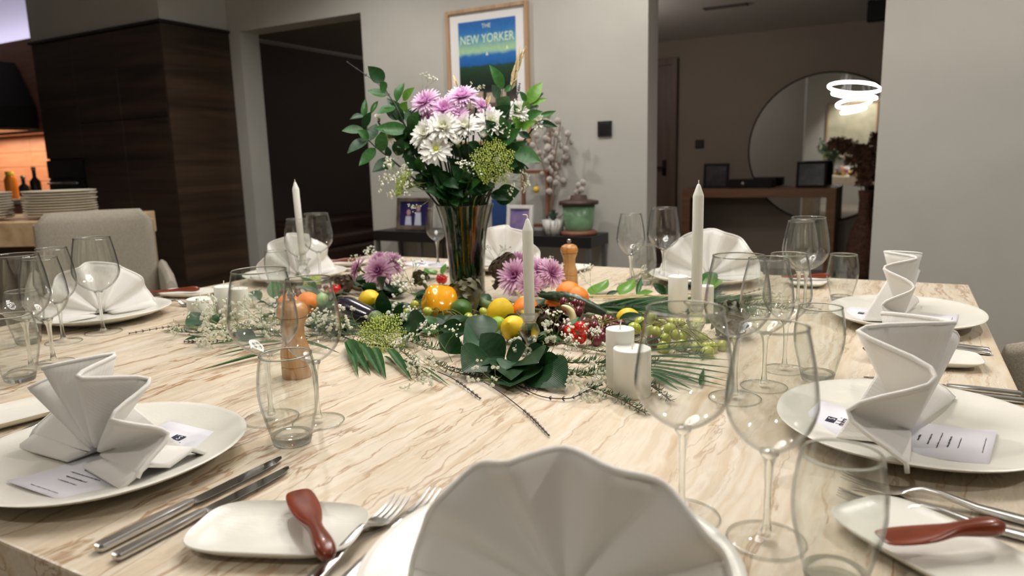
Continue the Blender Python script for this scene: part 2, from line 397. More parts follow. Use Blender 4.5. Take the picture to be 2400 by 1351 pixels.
for s_, (sx, sy, n_, nm) in enumerate(((-3.83, 2.15, 10, 'right'), (-4.09, 1.87, 10, 'left'))):
    for k in range(n_):
        o = link('dinner_plate', st_plate, None, (sx + rnd.uniform(-.004, .004), sy + rnd.uniform(-.004, .004), 0.90 + k * 0.0132))
        tag(o, 'cream dinner plate, %s in the %s stack on the pale counter' % (ordn[k], nm), 'plate', 'stacked dinner plates')
m_fabric = mat('chair_fabric', (172, 165, 151), (144, 136, 122), rough=0.95, scale=420, bmp=0.4, bdist=0.0008, lo=0.4, hi=0.6)
m_chairwood = wood('chair_wood', (150, 128, 102), (178, 156, 128), 'z', 1.0, 0.5)
def bent_panel(w, h, t, bend, top_r=0.06, nx=16, nz=10, taper=0.0, z0=0.0, rake=0.0):
    """an upholstered panel, curved about the vertical, with rounded corners; front towards +x"""
    mb = MB(); fr, bk = [], []
    for i in range(nz + 1):
        v = i / nz; z = z0 + h * v
        cut = 0.0
        if h * (1 - v) < top_r: cut = top_r - math.sqrt(max(0, top_r ** 2 - (top_r - h * (1 - v)) ** 2))
        hw = w / 2 * (1 - taper * (1 - v)) - cut
        for j in range(nx + 1):
            u = -1 + 2 * j / nx; y = hw * u
            x = bend * u * u - rake * v
            e = max(abs(u) ** 6, (2 * v - 1) ** 8)
            fr.append((x + t / 2 * (1 - 0.75 * e), y, z)); bk.append((x - t / 2 * (1 - 0.75 * e), y, z))
    n = nx + 1; F = []
    for i in range(nz):
        for j in range(nx):
            a = i * n + j; F.append((a, a + 1, a + n + 1, a + n))
    o = len(fr); G = [tuple(o + k for k in reversed(f)) for f in F]
    rim = [j for j in range(n)] + [i * n + nx for i in range(1, nz + 1)] + [nz * n + j for j in range(nx - 1, -1, -1)] + [i * n for i in range(nz - 1, 0, -1)]
    S = [(rim[(k + 1) % len(rim)], rim[k], o + rim[k], o + rim[(k + 1) % len(rim)]) for k in range(len(rim))]
    return mb.add(fr + bk, F + G + S)
def make_chair(label, loc, rz, top=0.95, group='upholstered dining chairs'):
    c = thing('dining_chair', label, 'chair', loc, rz, group)
    part('seat', MB().box((-0.22, -0.235, 0.40), (0.24, 0.235, 0.49)), m_fabric, c, True, 40, 0.03, seg=3)
    part('backrest', bent_panel(0.47, top - 0.43, 0.055, 0.035, 0.045, z0=0.43, rake=0.07), m_fabric, c).location = (-0.22, 0, 0)
    for s_ in (-1, 1):
        part('armrest', MB().rings([[Vector((x, s_ * (0.235 + yy), z)) for yy, z in ((0, 0.45), (0.04, 0.45), (0.045, h_ - 0.02), (0.022, h_), (0, h_ - 0.02))] for x, h_ in ((-0.25, 0.71), (-0.12, 0.70), (0.06, 0.69), (0.16, 0.66), (0.19, 0.54))], True, True, True), m_fabric, c, True, 60, 0.008)
        part('leg', MB().tube([(0.20, s_ * 0.2, 0.42), (0.22, s_ * 0.22, 0.0)], [0.022, 0.014], 10), m_chairwood, c)
        part('leg', MB().tube([(-0.20, s_ * 0.2, 0.42), (-0.25, s_ * 0.22, 0.0)], [0.022, 0.014], 10), m_chairwood, c)
        part('back_rail', MB().box((-0.295, s_ * 0.232 - 0.012, 0.40), (-0.255, s_ * 0.232 + 0.012, top - 0.05)), m_chairwood, c, False, bevel=0.006)
    return c
make_chair('beige upholstered armchair in front of the plate counter', (-3.05, 1.845, 0), math.radians(-31), 0.955)
make_chair('beige upholstered chair cut off by the left edge', (-3.55, 1.30, 0), math.radians(-20), 0.95)
make_chair('grey-beige armchair pulled up to the table end at right', (0.405, 1.80, 0), math.radians(180), 0.76)
# ------------------------------------------------------------------ framed poster, switches
po = thing('framed_poster', 'framed magazine cover poster of a seaside landscape on the grey wall', 'poster', (-2.257, 3.898, 1.235))
W2, HT = 0.285, 0.81
for n_, a, b in (('frame_bar', (-W2, -0.028, 0), (-W2 + 0.022, 0, HT)), ('frame_bar', (W2 - 0.022, -0.028, 0), (W2, 0, HT)), ('frame_bar', (-W2 + 0.022, -0.028, HT - 0.022), (W2 - 0.022, 0, HT)), ('frame_bar', (-W2 + 0.022, -0.028, 0), (W2 - 0.022, 0, 0.022))):
    part(n_, MB().box(a, b), m_oak, po, False, bevel=0.002)
part('mount', MB().box((-W2 + 0.02, -0.012, 0.02), (W2 - 0.02, -0.004, HT - 0.02)), mat('mount_board', (214, 213, 212), rough=0.8), po, False)
def print_mat():
    m, nt, b = new_mat('poster_print')
    tc = nt.nodes.new('ShaderNodeTexCoord'); sx = nt.nodes.new('ShaderNodeSeparateXYZ'); nt.links.new(tc.outputs['Generated'], sx.inputs[0])
    n = noise(nt, coords(nt, (1, 1, 1), which='Generated'), 7, 4)
    ad = node(nt, 'ShaderNodeMath', _operation='MULTIPLY_ADD'); ad.inputs[1].default_value = 0.07; nt.links.new(n, ad.inputs[0]); nt.links.new(sx.outputs['Z'], ad.inputs[2])
    r = ramp(nt, ad.outputs[0], [(0.0, lin((70, 62, 60))), (0.17, lin((120, 104, 96))), (0.30, lin((64, 58, 56))), (0.39, lin((26, 36, 30))), (0.52, lin((34, 56, 40))), (0.60, lin((40, 70, 52))), (0.615, lin((30, 92, 160))), (0.70, lin((44, 108, 176))), (0.735, lin((150, 190, 170))), (0.76, lin((160, 196, 150))), (0.86, lin((84, 150, 178))), (0.93, lin((40, 110, 176))), (1.0, lin((34, 98, 168)))])
    n2 = noise(nt, coords(nt, (1, 1, 1), which='Generated'), 26, 3)
    mx = node(nt, 'ShaderNodeMix', _data_type='RGBA', _blend_type='MULTIPLY'); mx.inputs[0].default_value = 0.35
    r2 = ramp(nt, n2, [(0.3, (0.5, 0.5, 0.5, 1)), (0.7, (1, 1, 1, 1))])
    nt.links.new(r.outputs[0], mx.inputs[6]); nt.links.new(r2.outputs[0], mx.inputs[7]); nt.links.new(mx.outputs[2], b.inputs['Base Color'])
    b.inputs['Roughness'].default_value = 0.35
    return m
pr = part('print', MB().box((-0.199, -0.014, 0.125), (0.199, -0.012, 0.735)), print_mat(), po, False)
def text(name, body, parent, loc, size, m, rot=(0, 0, 0), align='CENTER', sx=1.0, extr=0.0003, shear=0.0):
    cu = bpy.data.curves.new(name, 'FONT'); cu.body = body; cu.size = size; cu.align_x = align; cu.extrude = extr; cu.shear = shear
    cu.materials.append(m)
    tmp = bpy.data.objects.new(name, cu); sc.collection.objects.link(tmp)
    me = bpy.data.meshes.new_from_object(tmp); me.name = name
    bpy.data.objects.remove(tmp)
    o = bpy.data.objects.new(name, me); sc.collection.objects.link(o); o.parent = parent
    o.location = loc; o.rotation_euler = rot; o.scale = (sx, 1, 1)
    return o
m_cream = mat('poster_lettering', (206, 220, 190), rough=0.5)
text('lettering', 'THE', pr, (0, -0.0148, 0.690), 0.035, m_cream, (PI / 2, 0, 0))
text('lettering', 'NEW YORKER', pr, (0, -0.0148, 0.605), 0.072, m_cream, (PI / 2, 0, 0), sx=0.82)
for x, z in ((0.0, 0.53), (0.14, 0.555)):
    part('sail', MB().add([(x - 0.008, -0.0146, z), (x + 0.01, -0.0146, z), (x, -0.0146, z + 0.024), (x - 0.008, -0.0141, z), (x + 0.01, -0.0141, z), (x, -0.0141, z + 0.024)], [(0, 1, 2), (5, 4, 3), (0, 3, 4, 1), (1, 4, 5, 2), (2, 5, 3, 0)]), m_cream, pr, False)
for x, z, w_, h_ in ((-0.06, 0.27, 0.05, 0.05), (0.02, 0.25, 0.06, 0.06), (0.10, 0.28, 0.05, 0.045), (-0.13, 0.22, 0.05, 0.04)):
    part('painted_house', MB().box((x - w_ / 2, -0.0146, z), (x + w_ / 2, -0.0141, z + h_)), mat('poster_house', (168, 152, 138), rough=0.5), pr, False)
for k, (p, lb) in enumerate((((-1.505, 3.898, 1.297), 'square black light switch on the grey wall right of the bouquet'), ((-1.86, 7.498, 1.253), 'square black light switch on the hall wall'))):
    sw = thing('light_switch', lb, 'light switch', p)
    part('plate', MB().box((-0.043, -0.009, -0.043), (0.043, 0, 0.043)), m_black, sw, False, bevel=0.002)
    part('rocker', MB().box((-0.03, -0.012, -0.03), (-0.002, -0.009, 0.03)).box((0.002, -0.012, -0.03), (0.03, -0.009, 0.03)), m_dark, sw, False, bevel=0.001)
# ------------------------------------------------------------------ console under the poster and what stands on it
cs = thing('console_table', 'low black console table with grey metal legs under the poster', 'console table', (-2.235, 3.745, 0))
part('top', MB().box((-0.755, -0.13, 0.645), (0.755, 0.14, 0.71)), m_dark, cs, False, bevel=0.003)
for x in (-0.735, -0.40, 0.735):
    for y in (-0.115, 0.12):
        part('leg', MB().box((x - 0.012, y - 0.012, 0), (x + 0.012, y + 0.012, 0.645)), mat('console_metal', (120, 120, 122), rough=0.35, metal=0.8), cs, False)
def photo_frame(label, loc, w_, h_, fm, photo, lean=0.14, rz=0.0, bw=0.03, grp='photo frames'):
    f = thing('photo_frame', label, 'photo frame', loc, rz, grp)
    f.rotation_euler = (-lean, 0, rz)
    for a, b in (((-w_ / 2, -0.012, 0), (-w_ / 2 + bw, 0.012, h_)), ((w_ / 2 - bw, -0.012, 0), (w_ / 2, 0.012, h_)), ((-w_ / 2 + bw, -0.012, 0), (w_ / 2 - bw, 0.012, bw)), ((-w_ / 2 + bw, -0.012, h_ - bw), (w_ / 2 - bw, 0.012, h_))):
        part('frame_bar', MB().box(a, b), fm, f, False, bevel=0.003)
    p = part('photograph', MB().box((-w_ / 2 + bw, -0.004, bw), (w_ / 2 - bw, 0.004, h_ - bw)), photo, f, False)
    part('strut', MB().add([(-0.02, 0.012, h_ * 0.7), (0.02, 0.012, h_ * 0.7), (0.02, 0.09 + lean * 0.1, 0.012), (-0.02, 0.09 + lean * 0.1, 0.012), (-0.02, 0.016, h_ * 0.7), (0.02, 0.016, h_ * 0.7), (0.02, 0.095 + lean * 0.1, 0.012), (-0.02, 0.095 + lean * 0.1, 0.012)], [(0, 1, 2, 3), (7, 6, 5, 4), (0, 4, 5, 1), (1, 5, 6, 2), (2, 6, 7, 3), (3, 7, 4, 0)]), m_black, f, False)
    return f, p
m_silver = mat('silver_frame', (188, 176, 160), (120, 108, 96), rough=0.3, metal=0.85, scale=14)
m_purple = mat('photo_purple', (46, 38, 96), (24, 22, 58), rough=0.3, scale=9)
m_skin = mat('photo_figure', (176, 132, 140), rough=0.4)
m_shirt = mat('photo_shirt', (186, 190, 206), rough=0.4)
pf, pp = photo_frame('silver-framed photograph with two figures on a purple ground', (-2.728, 3.70, 0.7125), 0.275, 0.205, m_silver, m_purple, bw=0.026)
for x, z, hh in ((-0.045, 0.075, 0.05), (0.03, 0.10, 0.075)):
    part('printed_head', MB().ball((x, -0.0045, z + 0.035), 0.016, 10, 6, (1, 0.05, 1.25)), m_skin, pp)
    part('printed_torso', MB().rings([[(x - 0.026, -0.0052, 0.03), (x + 0.026, -0.0052, 0.03), (x + 0.026, -0.0042, 0.03), (x - 0.026, -0.0042, 0.03)], [(x - 0.02, -0.0052, z + 0.012), (x + 0.02, -0.0052, z + 0.012), (x + 0.02, -0.0042, z + 0.012), (x - 0.02, -0.0042, z + 0.012)]], True, True, True), m_shirt, pp, False)
photo_frame('small white-edged photograph in violet tones beside the succulent', (-1.945, 3.66, 0.7125), 0.17, 0.165, mat('white_frame', (205, 203, 200), rough=0.5), mat('photo_violet', (88, 78, 150), (150, 130, 150), rough=0.3, scale=10), bw=0.022)
bk = thing('blue_book', 'upright blue book with white edge behind the vase', 'book', (-2.10, 3.72, 0.71), 0.1)
part('cover', MB().box((-0.055, -0.012, 0), (0.045, 0.012, 0.20)), mat('blue_cover', (30, 62, 112), rough=0.5), bk, False, bevel=0.002)
part('pages', MB().box((0.045, -0.010, 0.003), (0.051, 0.010, 0.197)), m_cream, bk, False)
ea = thing('wooden_easel', 'reddish brown wooden frame stand behind the bouquet', 'stand', (-1.90, 3.80, 0.71))
m_redwood = wood('red_brown_wood', (104, 62, 46), (130, 82, 62), 'z', 1.0, 0.45)
for x in (-0.085, 0.075):
    part('post', MB().box((x - 0.009, -0.012, 0), (x + 0.009, 0.012, 0.355)), m_redwood, ea, False, bevel=0.002)
for z in (0.345, 0.03):
    part('cross_bar', MB().box((-0.10, -0.014, z), (0.09, 0.014, z + 0.02)), m_redwood, ea, False, bevel=0.002)
part('hanging_ornament', MB().ball((0, 0, 0.25), 0.02, 10, 7).tube([(0, 0, 0.27), (0, 0, 0.345)], 0.0015, 5), mat('ornament_yellow', (214, 176, 60), rough=0.4), ea)
sp = thing('potted_succulent', 'green succulent in a striped white pot on the console', 'potted plant', (-1.735, 3.68, 0.71))
m_pot = mat('striped_pot', (200, 196, 190), (96, 100, 110), rough=0.5, scale=24, vscale=(3, 3, 0.02), lo=0.5, hi=0.62)
part('pot', MB().lathe([(0, 0), (0.052, 0), (0.066, 0.085), (0.060, 0.085), (0.052, 0.07), (0, 0.07)], 24), m_pot, sp)
m_succ = mat('succulent_green', (62, 96, 74), (40, 70, 52), rough=0.55, scale=30)
def leaf_mesh(name, m, bow=0.12, fold=0.10, n=8, mpt=0.45, tipp=1.2, thick=0.0):
    """a unit leaf from (0,0,0) to (1,0,0), width 1, bowed and folded along its midrib"""
    mb = MB(); rows = []
    for i in range(n + 1):
        t = i / n
        w = math.sin(PI * t ** (math.log(0.5) / math.log(mpt))) ** 0.85 if 0 < t < 1 else 0.0
        w = max(w, 0.02) * (1.0 if t < mpt else (1 - ((t - mpt) / (1 - mpt)) ** 3 * (tipp - 1)))
        z = bow * 4 * t * (1 - t)
        rows.append([(t, -0.5 * w, z + fold * w), (t, -0.25 * w, z + fold * 0.42 * w), (t, 0, z), (t, 0.25 * w, z + fold * 0.42 * w), (t, 0.5 * w, z + fold * w)])
    mb.rings(rows, False)
    return mb.mesh(name, m, True)
succ_leaf = leaf_mesh('leaf', m_succ, 0.1, 0.25, 5)
for k in range(14):
    a = k * 2.4; t = 0.25 + 0.65 * ((k * 7) % 14) / 14
    link('leaf', succ_leaf, sp, M=frame((0, 0, 0.07), (0.07 * math.cos(a) * t, 0.07 * math.sin(a) * t, 0.10 + 0.06 * (1 - t)), (0, 0, 1), 0.03, 0.05))
lj = thing('green_lantern_jar', 'green glass lantern jar with brown wooden lid and base', 'lantern', (-1.595, 3.72, 0.71))
part('base', MB().lathe([(0, 0), (0.105, 0), (0.105, 0.02), (0.09, 0.026), (0, 0.026)], 28), m_redwood, lj)
part('jar', MB().lathe([(0.07, 0.027), (0.082, 0.05), (0.092, 0.17), (0, 0.17)], 28), mat('green_glaze', (104, 142, 108), (124, 160, 122), rough=0.3, scale=12), lj)
part('lid', MB().lathe([(0.0, 0.171), (0.112, 0.171), (0.112, 0.19), (0.08, 0.196), (0.05, 0.198), (0.045, 0.222), (0, 0.226)], 28), mat('dark_lid', (66, 46, 40), rough=0.5), lj)
# dried pod branches in a slim pot
db = thing('dried_pod_branches', 'tall dried branches with pale round pods behind the bouquet', 'dried plant', (-1.80, 3.79, 0.71))
m_pod = mat('dried_pods', (190, 184, 176), (150, 140, 132), rough=0.8, scale=30)
m_twig = mat('dried_twig', (120, 92, 74), rough=0.8)
part('pot', MB().lathe([(0, 0), (0.03, 0), (0.036, 0.05), (0.03, 0.10), (0.022, 0.10), (0.022, 0.06), (0, 0.06)], 16), m_dark, db)
tw = MB(); pods = []
for k in range(9):
    ex, ez = rnd.uniform(-0.12, 0.11), rnd.uniform(0.42, 0.72); ey = rnd.uniform(-0.05, 0.05)
    tw.tube(curve_pts([(0, 0, 0.06), (ex * 0.2, ey * 0.3, ez * 0.5), (ex, ey, ez)], 8), 0.0035, 5)
    for q in range(7):
        t = 0.55 + 0.45 * q / 6
        pods.append((ex * t ** 2 + rnd.uniform(-.03, .03), ey * t + rnd.uniform(-.02, .02), ez * t + rnd.uniform(-.02, .02)))
part('twigs', tw, m_twig, db)
pod_me = MB().ball((0, 0, 0), 0.02, 8, 5, (1, 0.35, 1)).mesh('pod', m_pod)
for p in pods:
    o = link('pod', pod_me, db, p); o.rotation_euler = (0, 0, rnd.uniform(-0.7, 0.7))
tw2 = MB().tube(curve_pts([(0.02, 0, 0.06), (0.16, -0.02, 0.18), (0.21, -0.03, 0.30)], 8), 0.003, 5)
part('twigs', tw2, m_twig, db)
for p in ((0.14, -.02, 0.2), (0.175, -.02, 0.235), (0.205, -.03, 0.25), (0.215, -.03, 0.29), (0.19, -.03, 0.275)):
    link('pod', pod_me, db, p)
# ------------------------------------------------------------------ hall: console, round mirror and what stands there
hc = thing('hall_console', 'brown wooden console table in front of the round hall mirror', 'console table', (-1.22, 7.27, 0))
part('top', MB().box((-0.70, -0.19, 0.73), (0.70, 0.19, 0.815)), m_hallwood, hc, False, bevel=0.003)
for x in (-0.66, 0.66):
    part('leg', MB().box((x - 0.04, -0.19, 0), (x + 0.04, 0.19, 0.73)), m_hallwood, hc, False, bevel=0.003)
mr = thing('round_mirror', 'large round mirror with thin black rim on the hall wall', 'mirror', (-0.67, 7.49, 1.175))
m_mir, nt_, b_ = new_mat('mirror_silver'); b_.inputs['Metallic'].default_value = 1; b_.inputs['Roughness'].default_value = 0.0; b_.inputs['Base Color'].default_value = (0.72, 0.72, 0.70, 1)
gl_ = MB(); N_ = 72
gl_.rings([[(0.69 * math.cos(2 * PI * j / N_), y, 0.69 * math.sin(2 * PI * j / N_)) for j in range(N_)] for y in (-0.012, 0.005)], True, False, False)
gl_.f.append(tuple(range(N_))); gl_.f.append(tuple(range(2 * N_ - 1, N_ - 1, -1)))
part('mirror_glass', gl_, m_mir, mr, False)
rm = MB(); rm.rings([[(r * math.cos(2 * PI * j / N_), y, r * math.sin(2 * PI * j / N_)) for r, y in ((0.69, -0.02), (0.702, -0.02), (0.702, 0.008), (0.69, 0.008))] for j in range(N_ + 1)], True)
part('rim', rm, m_black, mr, False)
m_bwphoto = mat('photo_dark', (22, 22, 26), (60, 58, 60), rough=0.3, scale=14, lo=0.45, hi=0.75)
photo_frame('black-framed dark photograph at the left end of the hall console', (-1.615, 7.17, 0.817), 0.245, 0.24, m_black, m_bwphoto, bw=0.022)
photo_frame('black-framed dark photograph before the mirror on the hall console', (-0.745, 7.17, 0.817), 0.262, 0.24, m_black, m_bwphoto, bw=0.022)
dv = thing('media_box', 'flat black electronic box on the hall console', 'media box', (-1.28, 7.20, 0.815))
part('case', MB().box((-0.21, -0.1, 0.006), (0.21, 0.1, 0.085)), m_black, dv, False, bevel=0.006)
part('dial', MB().lathe([(0.022, 0), (0.022, 0.012), (0, 0.012)], 16), m_steel, dv).matrix_local = Matrix.Translation((-0.06, -0.1, 0.045)) @ Matrix.Rotation(PI / 2, 4, 'X')
part('foot', MB().box((-0.19, -0.09, 0), (0.19, 0.09, 0.006)), m_dark, dv, False)
pv = thing('floor_vase', 'tall woven brown floor vase by the hall opening', 'vase', (-0.275, 6.95, 0))
m_wick = mat('wicker', (112, 78, 58), (70, 48, 36), rough=0.8, scale=60, bmp=0.8, bdist=0.004)
part('body', MB().lathe([(0, 0), (0.10, 0), (0.13, 0.1), (0.135, 0.30), (0.10, 0.46), (0.055, 0.56), (0.05, 0.72), (0.062, 0.80), (0.052, 0.80), (0.042, 0.72), (0, 0.6)], 32), m_wick, pv)
m_pamp = mat('pampas', (128, 92, 72), (104, 72, 56), rough=0.95, scale=40)
for k, (dx, dz, lb) in enumerate(((-0.20, 1.22, 'drooping brown pampas plume leaning left in the floor vase'), (-0.05, 1.16, 'upright brown pampas plume in the floor vase'), (0.06, 1.25, 'brown pampas plume nearest the wall edge in the floor vase'))):
    pg = thing('pampas_plume', lb, 'dried grass', (-0.275, 6.95, 0), group='pampas plumes')
    path = curve_pts([(0, 0, 0.65), (dx * 0.3, 0, 0.9), (dx, 0, dz), (dx * 1.5 - 0.03, 0, dz - 0.01)], 12)
    part('stem', MB().tube(path[:7], 0.004, 5), m_twig, pg)
    mb = MB()
    for q in range(900):
        t = rnd.uniform(0.35, 1.0); p = path[min(int(t * (len(path) - 1)), len(path) - 1)]
        w_ = 0.06 * math.sin(PI * min(1, (t - 0.3) / 0.72)) + 0.01
        e = p + Vector((rnd.uniform(-w_, w_), rnd.uniform(-w_, w_), rnd.uniform(-0.07, 0.03)))
        d = (e - p).cross(Vector((0, 1, 0.3))).normalized() * 0.004
        mb.add([p, e + d, e - d], [(0, 1, 2)])
    part('plume', mb, m_pamp, pg, kind='stuff')
# ------------------------------------------------------------------ picture on the rear wall (seen in the mirror)
pw = thing('framed_painting', 'pale framed painting reflected in the round mirror', 'painting', (-1.05, -2.497, 1.0), PI)
for a, b in (((-0.5, -0.03, 0), (-0.47, 0, 1.2)), ((0.47, -0.03, 0), (0.5, 0, 1.2)), ((-0.47, -0.03, 1.17), (0.47, 0, 1.2)), ((-0.47, -0.03, 0), (0.47, 0, 0.03))):
    part('frame_bar', MB().box(a, b), m_oak, pw, False)
part('canvas', MB().box((-0.47, -0.015, 0.03), (0.47, -0.004, 1.17)), mat('pale_canvas', (206, 198, 172), (180, 176, 150), rough=0.8, scale=4), pw, False)
# ------------------------------------------------------------------ chandelier over the table
ch = thing('ring_chandelier', 'white spiral ring chandelier above the table, seen in the mirror', 'chandelier', (-0.80, 1.42, 0))
m_led = emit('led_ring', (255, 251, 249), 20.0)
part('canopy', MB().lathe([(0, 2.9), (0.14, 2.9), (0.14, 2.87), (0, 2.87)], 32), m_ceil, ch)
for R_, z_, ax, ay in ((0.40, 2.19, 0.15, 0.10), (0.34, 2.06, -0.16, 0.18), (0.26, 1.94, 0.20, -0.12), (0.18, 1.82, -0.18, -0.16)):
    rot = Matrix.Rotation(ax, 4, 'X') @ Matrix.Rotation(ay, 4, 'Y')
    n_ = 64
    path = [rot @ Vector((R_ * math.cos(2 * PI * j / n_), R_ * math.sin(2 * PI * j / n_), 0)) + Vector((0, 0, z_)) for j in range(n_ + 1)]
    rg = part('led_ring', MB().tube(path, 0.017, 10, False), m_led, ch)
    for j in (0, 21, 42):
        part('cable', MB().tube([path[j] + Vector((0, 0, 0.012)), (path[j].x * 0.2, path[j].y * 0.2, 2.87)], 0.0012, 4), m_steel, rg)
# ================================================================== the dining table
def travertine():
    m, nt, b = new_mat('travertine')
    def warped(scale, amt, wsc):
        base = coords(nt, (1, 1, 1))
        wn = node(nt, 'ShaderNodeTexNoise', Scale=wsc, Detail=3.0, Roughness=0.5); nt.links.new(base, wn.inputs['Vector'])
        sb = node(nt, 'ShaderNodeVectorMath', _operation='SUBTRACT'); sb.inputs[1].default_value = (0.5, 0.5, 0.5); nt.links.new(wn.outputs['Color'], sb.inputs[0])
        ml = node(nt, 'ShaderNodeVectorMath', _operation='MULTIPLY'); ml.inputs[1].default_value = (amt, amt, amt); nt.links.new(sb.outputs[0], ml.inputs[0])
        ad = node(nt, 'ShaderNodeVectorMath', _operation='ADD'); nt.links.new(base, ad.inputs[0]); nt.links.new(ml.outputs[0], ad.inputs[1])
        st = node(nt, 'ShaderNodeVectorMath', _operation='MULTIPLY'); st.inputs[1].default_value = scale; nt.links.new(ad.outputs[0], st.inputs[0])
        return st.outputs[0]
    big = noise(nt, coords(nt, (2.2, 0.5, 2.2)), 1.0, 3, 0.5, 0.3)
    f1 = noise(nt, warped((15.0, 0.7, 15.0), 0.05, 5.0), 1.6, 7, 0.60, 0.3)
    r1 = ramp(nt, f1, [(0.24, lin((190, 162, 126))), (0.36, lin((209, 190, 162))), (0.46, lin((222, 210, 190))), (0.56, lin((210, 193, 166))), (0.66, lin((224, 214, 197))), (0.78, lin((202, 179, 146)))])
    # thin brown veins
    f2 = noise(nt, warped((13.0, 0.55, 13.0), 0.06, 7.0), 1.3, 5, 0.55, 0.2)
    r2 = ramp(nt, f2, [(0.478, (0, 0, 0, 1)), (0.491, (1, 1, 1, 1)), (0.497, (1, 1, 1, 1)), (0.510, (0, 0, 0, 1))])
    f3 = noise(nt, warped((28.0, 1.8, 28.0), 0.03, 9.0), 1.0, 5, 0.6, 0.4)
    r3 = ramp(nt, f3, [(0.58, (0, 0, 0, 1)), (0.66, (0.5, 0.5, 0.5, 1))])
    gate = ramp(nt, big, [(0.30, (0.15, 0.15, 0.15, 1)), (0.55, (1, 1, 1, 1))])
    m1 = node(nt, 'ShaderNodeMix', _data_type='RGBA'); nt.links.new(r1.outputs[0], m1.inputs[6]); m1.inputs[7].default_value = lin((160, 122, 84))
    k1 = node(nt, 'ShaderNodeMath', _operation='MULTIPLY'); nt.links.new(r2.outputs[0], k1.inputs[0]); nt.links.new(gate.outputs[0], k1.inputs[1]); nt.links.new(k1.outputs[0], m1.inputs[0])
    m2 = node(nt, 'ShaderNodeMix', _data_type='RGBA'); nt.links.new(m1.outputs[2], m2.inputs[6]); m2.inputs[7].default_value = lin((204, 172, 130))
    k2 = node(nt, 'ShaderNodeMath', _operation='MULTIPLY'); nt.links.new(r3.outputs[0], k2.inputs[0]); nt.links.new(gate.outputs[0], k2.inputs[1]); nt.links.new(k2.outputs[0], m2.inputs[0])
    nt.links.new(m2.outputs[2], b.inputs['Base Color'])
    rr = ramp(nt, f3, [(0.4, (0.26, 0.26, 0.26, 1)), (0.7, (0.42, 0.42, 0.42, 1))])
    nt.links.new(rr.outputs[0], b.inputs['Roughness'])
    bump(nt, b, f3, 0.10, 0.0006)
    return m
m_trav = travertine()
tb = thing('dining_table', 'large square travertine dining table with brown veins', 'table', (-0.90, 1.36, 0))
part('tabletop', MB().box((-1.09, -1.013, 0.635), (1.083, 1.012, 0.75)), m_trav, tb, False, bevel=0.003)
for x in (-0.55, 0.55):
    part('pedestal', MB().box((x - 0.16, -0.55, 0.0), (x + 0.16, 0.55, 0.635)), m_trav, tb, False, bevel=0.006)
TZ = 0.7505

# ------------------------------------------------------------------ materials of the settings
def porcelain(name, c, sc_=(90, 260, 90)):
    m, nt, b = new_mat(name)
    b.inputs['Base Color'].default_value = lin(c); b.inputs['Roughness'].default_value = 0.32
    f = noise(nt, coords(nt, sc_), 1.0, 3, 0.5, 0.4); bump(nt, b, f, 0.35, 0.0008)
    return m
m_plate = porcelain('matt_porcelain', (228, 225, 214))
m_cloth, nt_, b_ = new_mat('napkin_cloth')
b_.inputs['Base Color'].default_value = lin((232, 229, 223)); b_.inputs['Roughness'].default_value = 0.95
b_.inputs['Sheen Weight'].default_value = 0.15
wv = node(nt_, 'ShaderNodeTexWave', Scale=130.0, Distortion=1.5); wv.inputs['Detail'].default_value = 2
nt_.links.new(coords(nt_, (1, 1, 1)), wv.inputs['Vector']); bump(nt_, b_, wv.outputs['Fac'], 0.22, 0.0006)
m_paper = mat('menu_paper', (232, 231, 238), rough=0.7)
m_ink = mat('menu_ink', (40, 40, 52), rough=0.6)
m_inkblue = mat('menu_blue', (46, 108, 170), rough=0.6)
m_navy = mat('menu_navy', (26, 30, 62), rough=0.5)
m_cutl = mat('cutlery_steel', (205, 203, 200), rough=0.24, metal=1.0)
m_spr = wood('spreader_wood', (88, 32, 12), (136, 56, 24), 'x', 3.0, 0.28, 0.15)
m_gbowl = thin_glass('wine_glass_wall', (0.985, 0.99, 0.985), (0.20, 0.22, 0.21))
m_gtum = thin_glass('tumbler_wall', (0.975, 0.985, 0.978), (0.22, 0.26, 0.24))
m_gsol = solid_glass('solid_glass', (0.97, 0.985, 0.98))
m_gfoot = thin_glass('foot_glass', (0.985, 0.99, 0.985), (0.35, 0.38, 0.36), 0.7, 0.8)
m_grim = solid_glass('rim_glass', (0.93, 0.95, 0.94), 1.5, 0.1)

# ------------------------------------------------------------------ plates
def super_rings(prof, ex, a=1.0, b=1.0, n=64):
    out = []
    for r, z in prof:
        ring = []
        for j in range(n):
            t = 2 * PI * j / n; c, s_ = math.cos(t), math.sin(t)
            ring.append((a * r * math.copysign(abs(c) ** (2 / ex), c), b * r * math.copysign(abs(s_) ** (2 / ex), s_), z))
        out.append(ring)
    return out
plate_prof = [(0.001, 0.004), (0.085, 0.004), (0.088, 0.0), (0.094, 0.0), (0.098, 0.004), (0.135, 0.013), (0.158, 0.0215), (0.1645, 0.0255), (0.167, 0.0275), (0.165, 0.0285), (0.158, 0.0265), (0.135, 0.018), (0.10, 0.0105), (0.06, 0.009), (0.001, 0.009)]
plate_me = MB().rings(super_rings(plate_prof, 2.15, 1.0, 1.0, 80), True, True, True).mesh('charger_plate', m_plate, True, 50)
side_prof = [(0.001, 0.003), (0.55, 0.003), (0.57, 0.0), (0.6, 0.0), (0.62, 0.003), (0.85, 0.006), (0.98, 0.0125), (1.0, 0.0145), (0.985, 0.0155), (0.95, 0.0135), (0.82, 0.0095), (0.5, 0.0085), (0.001, 0.0085)]
side_me = MB().rings(super_rings(side_prof, 3.8, 0.090, 0.054, 72), True, True, True).mesh('side_plate', m_plate, True, 50)

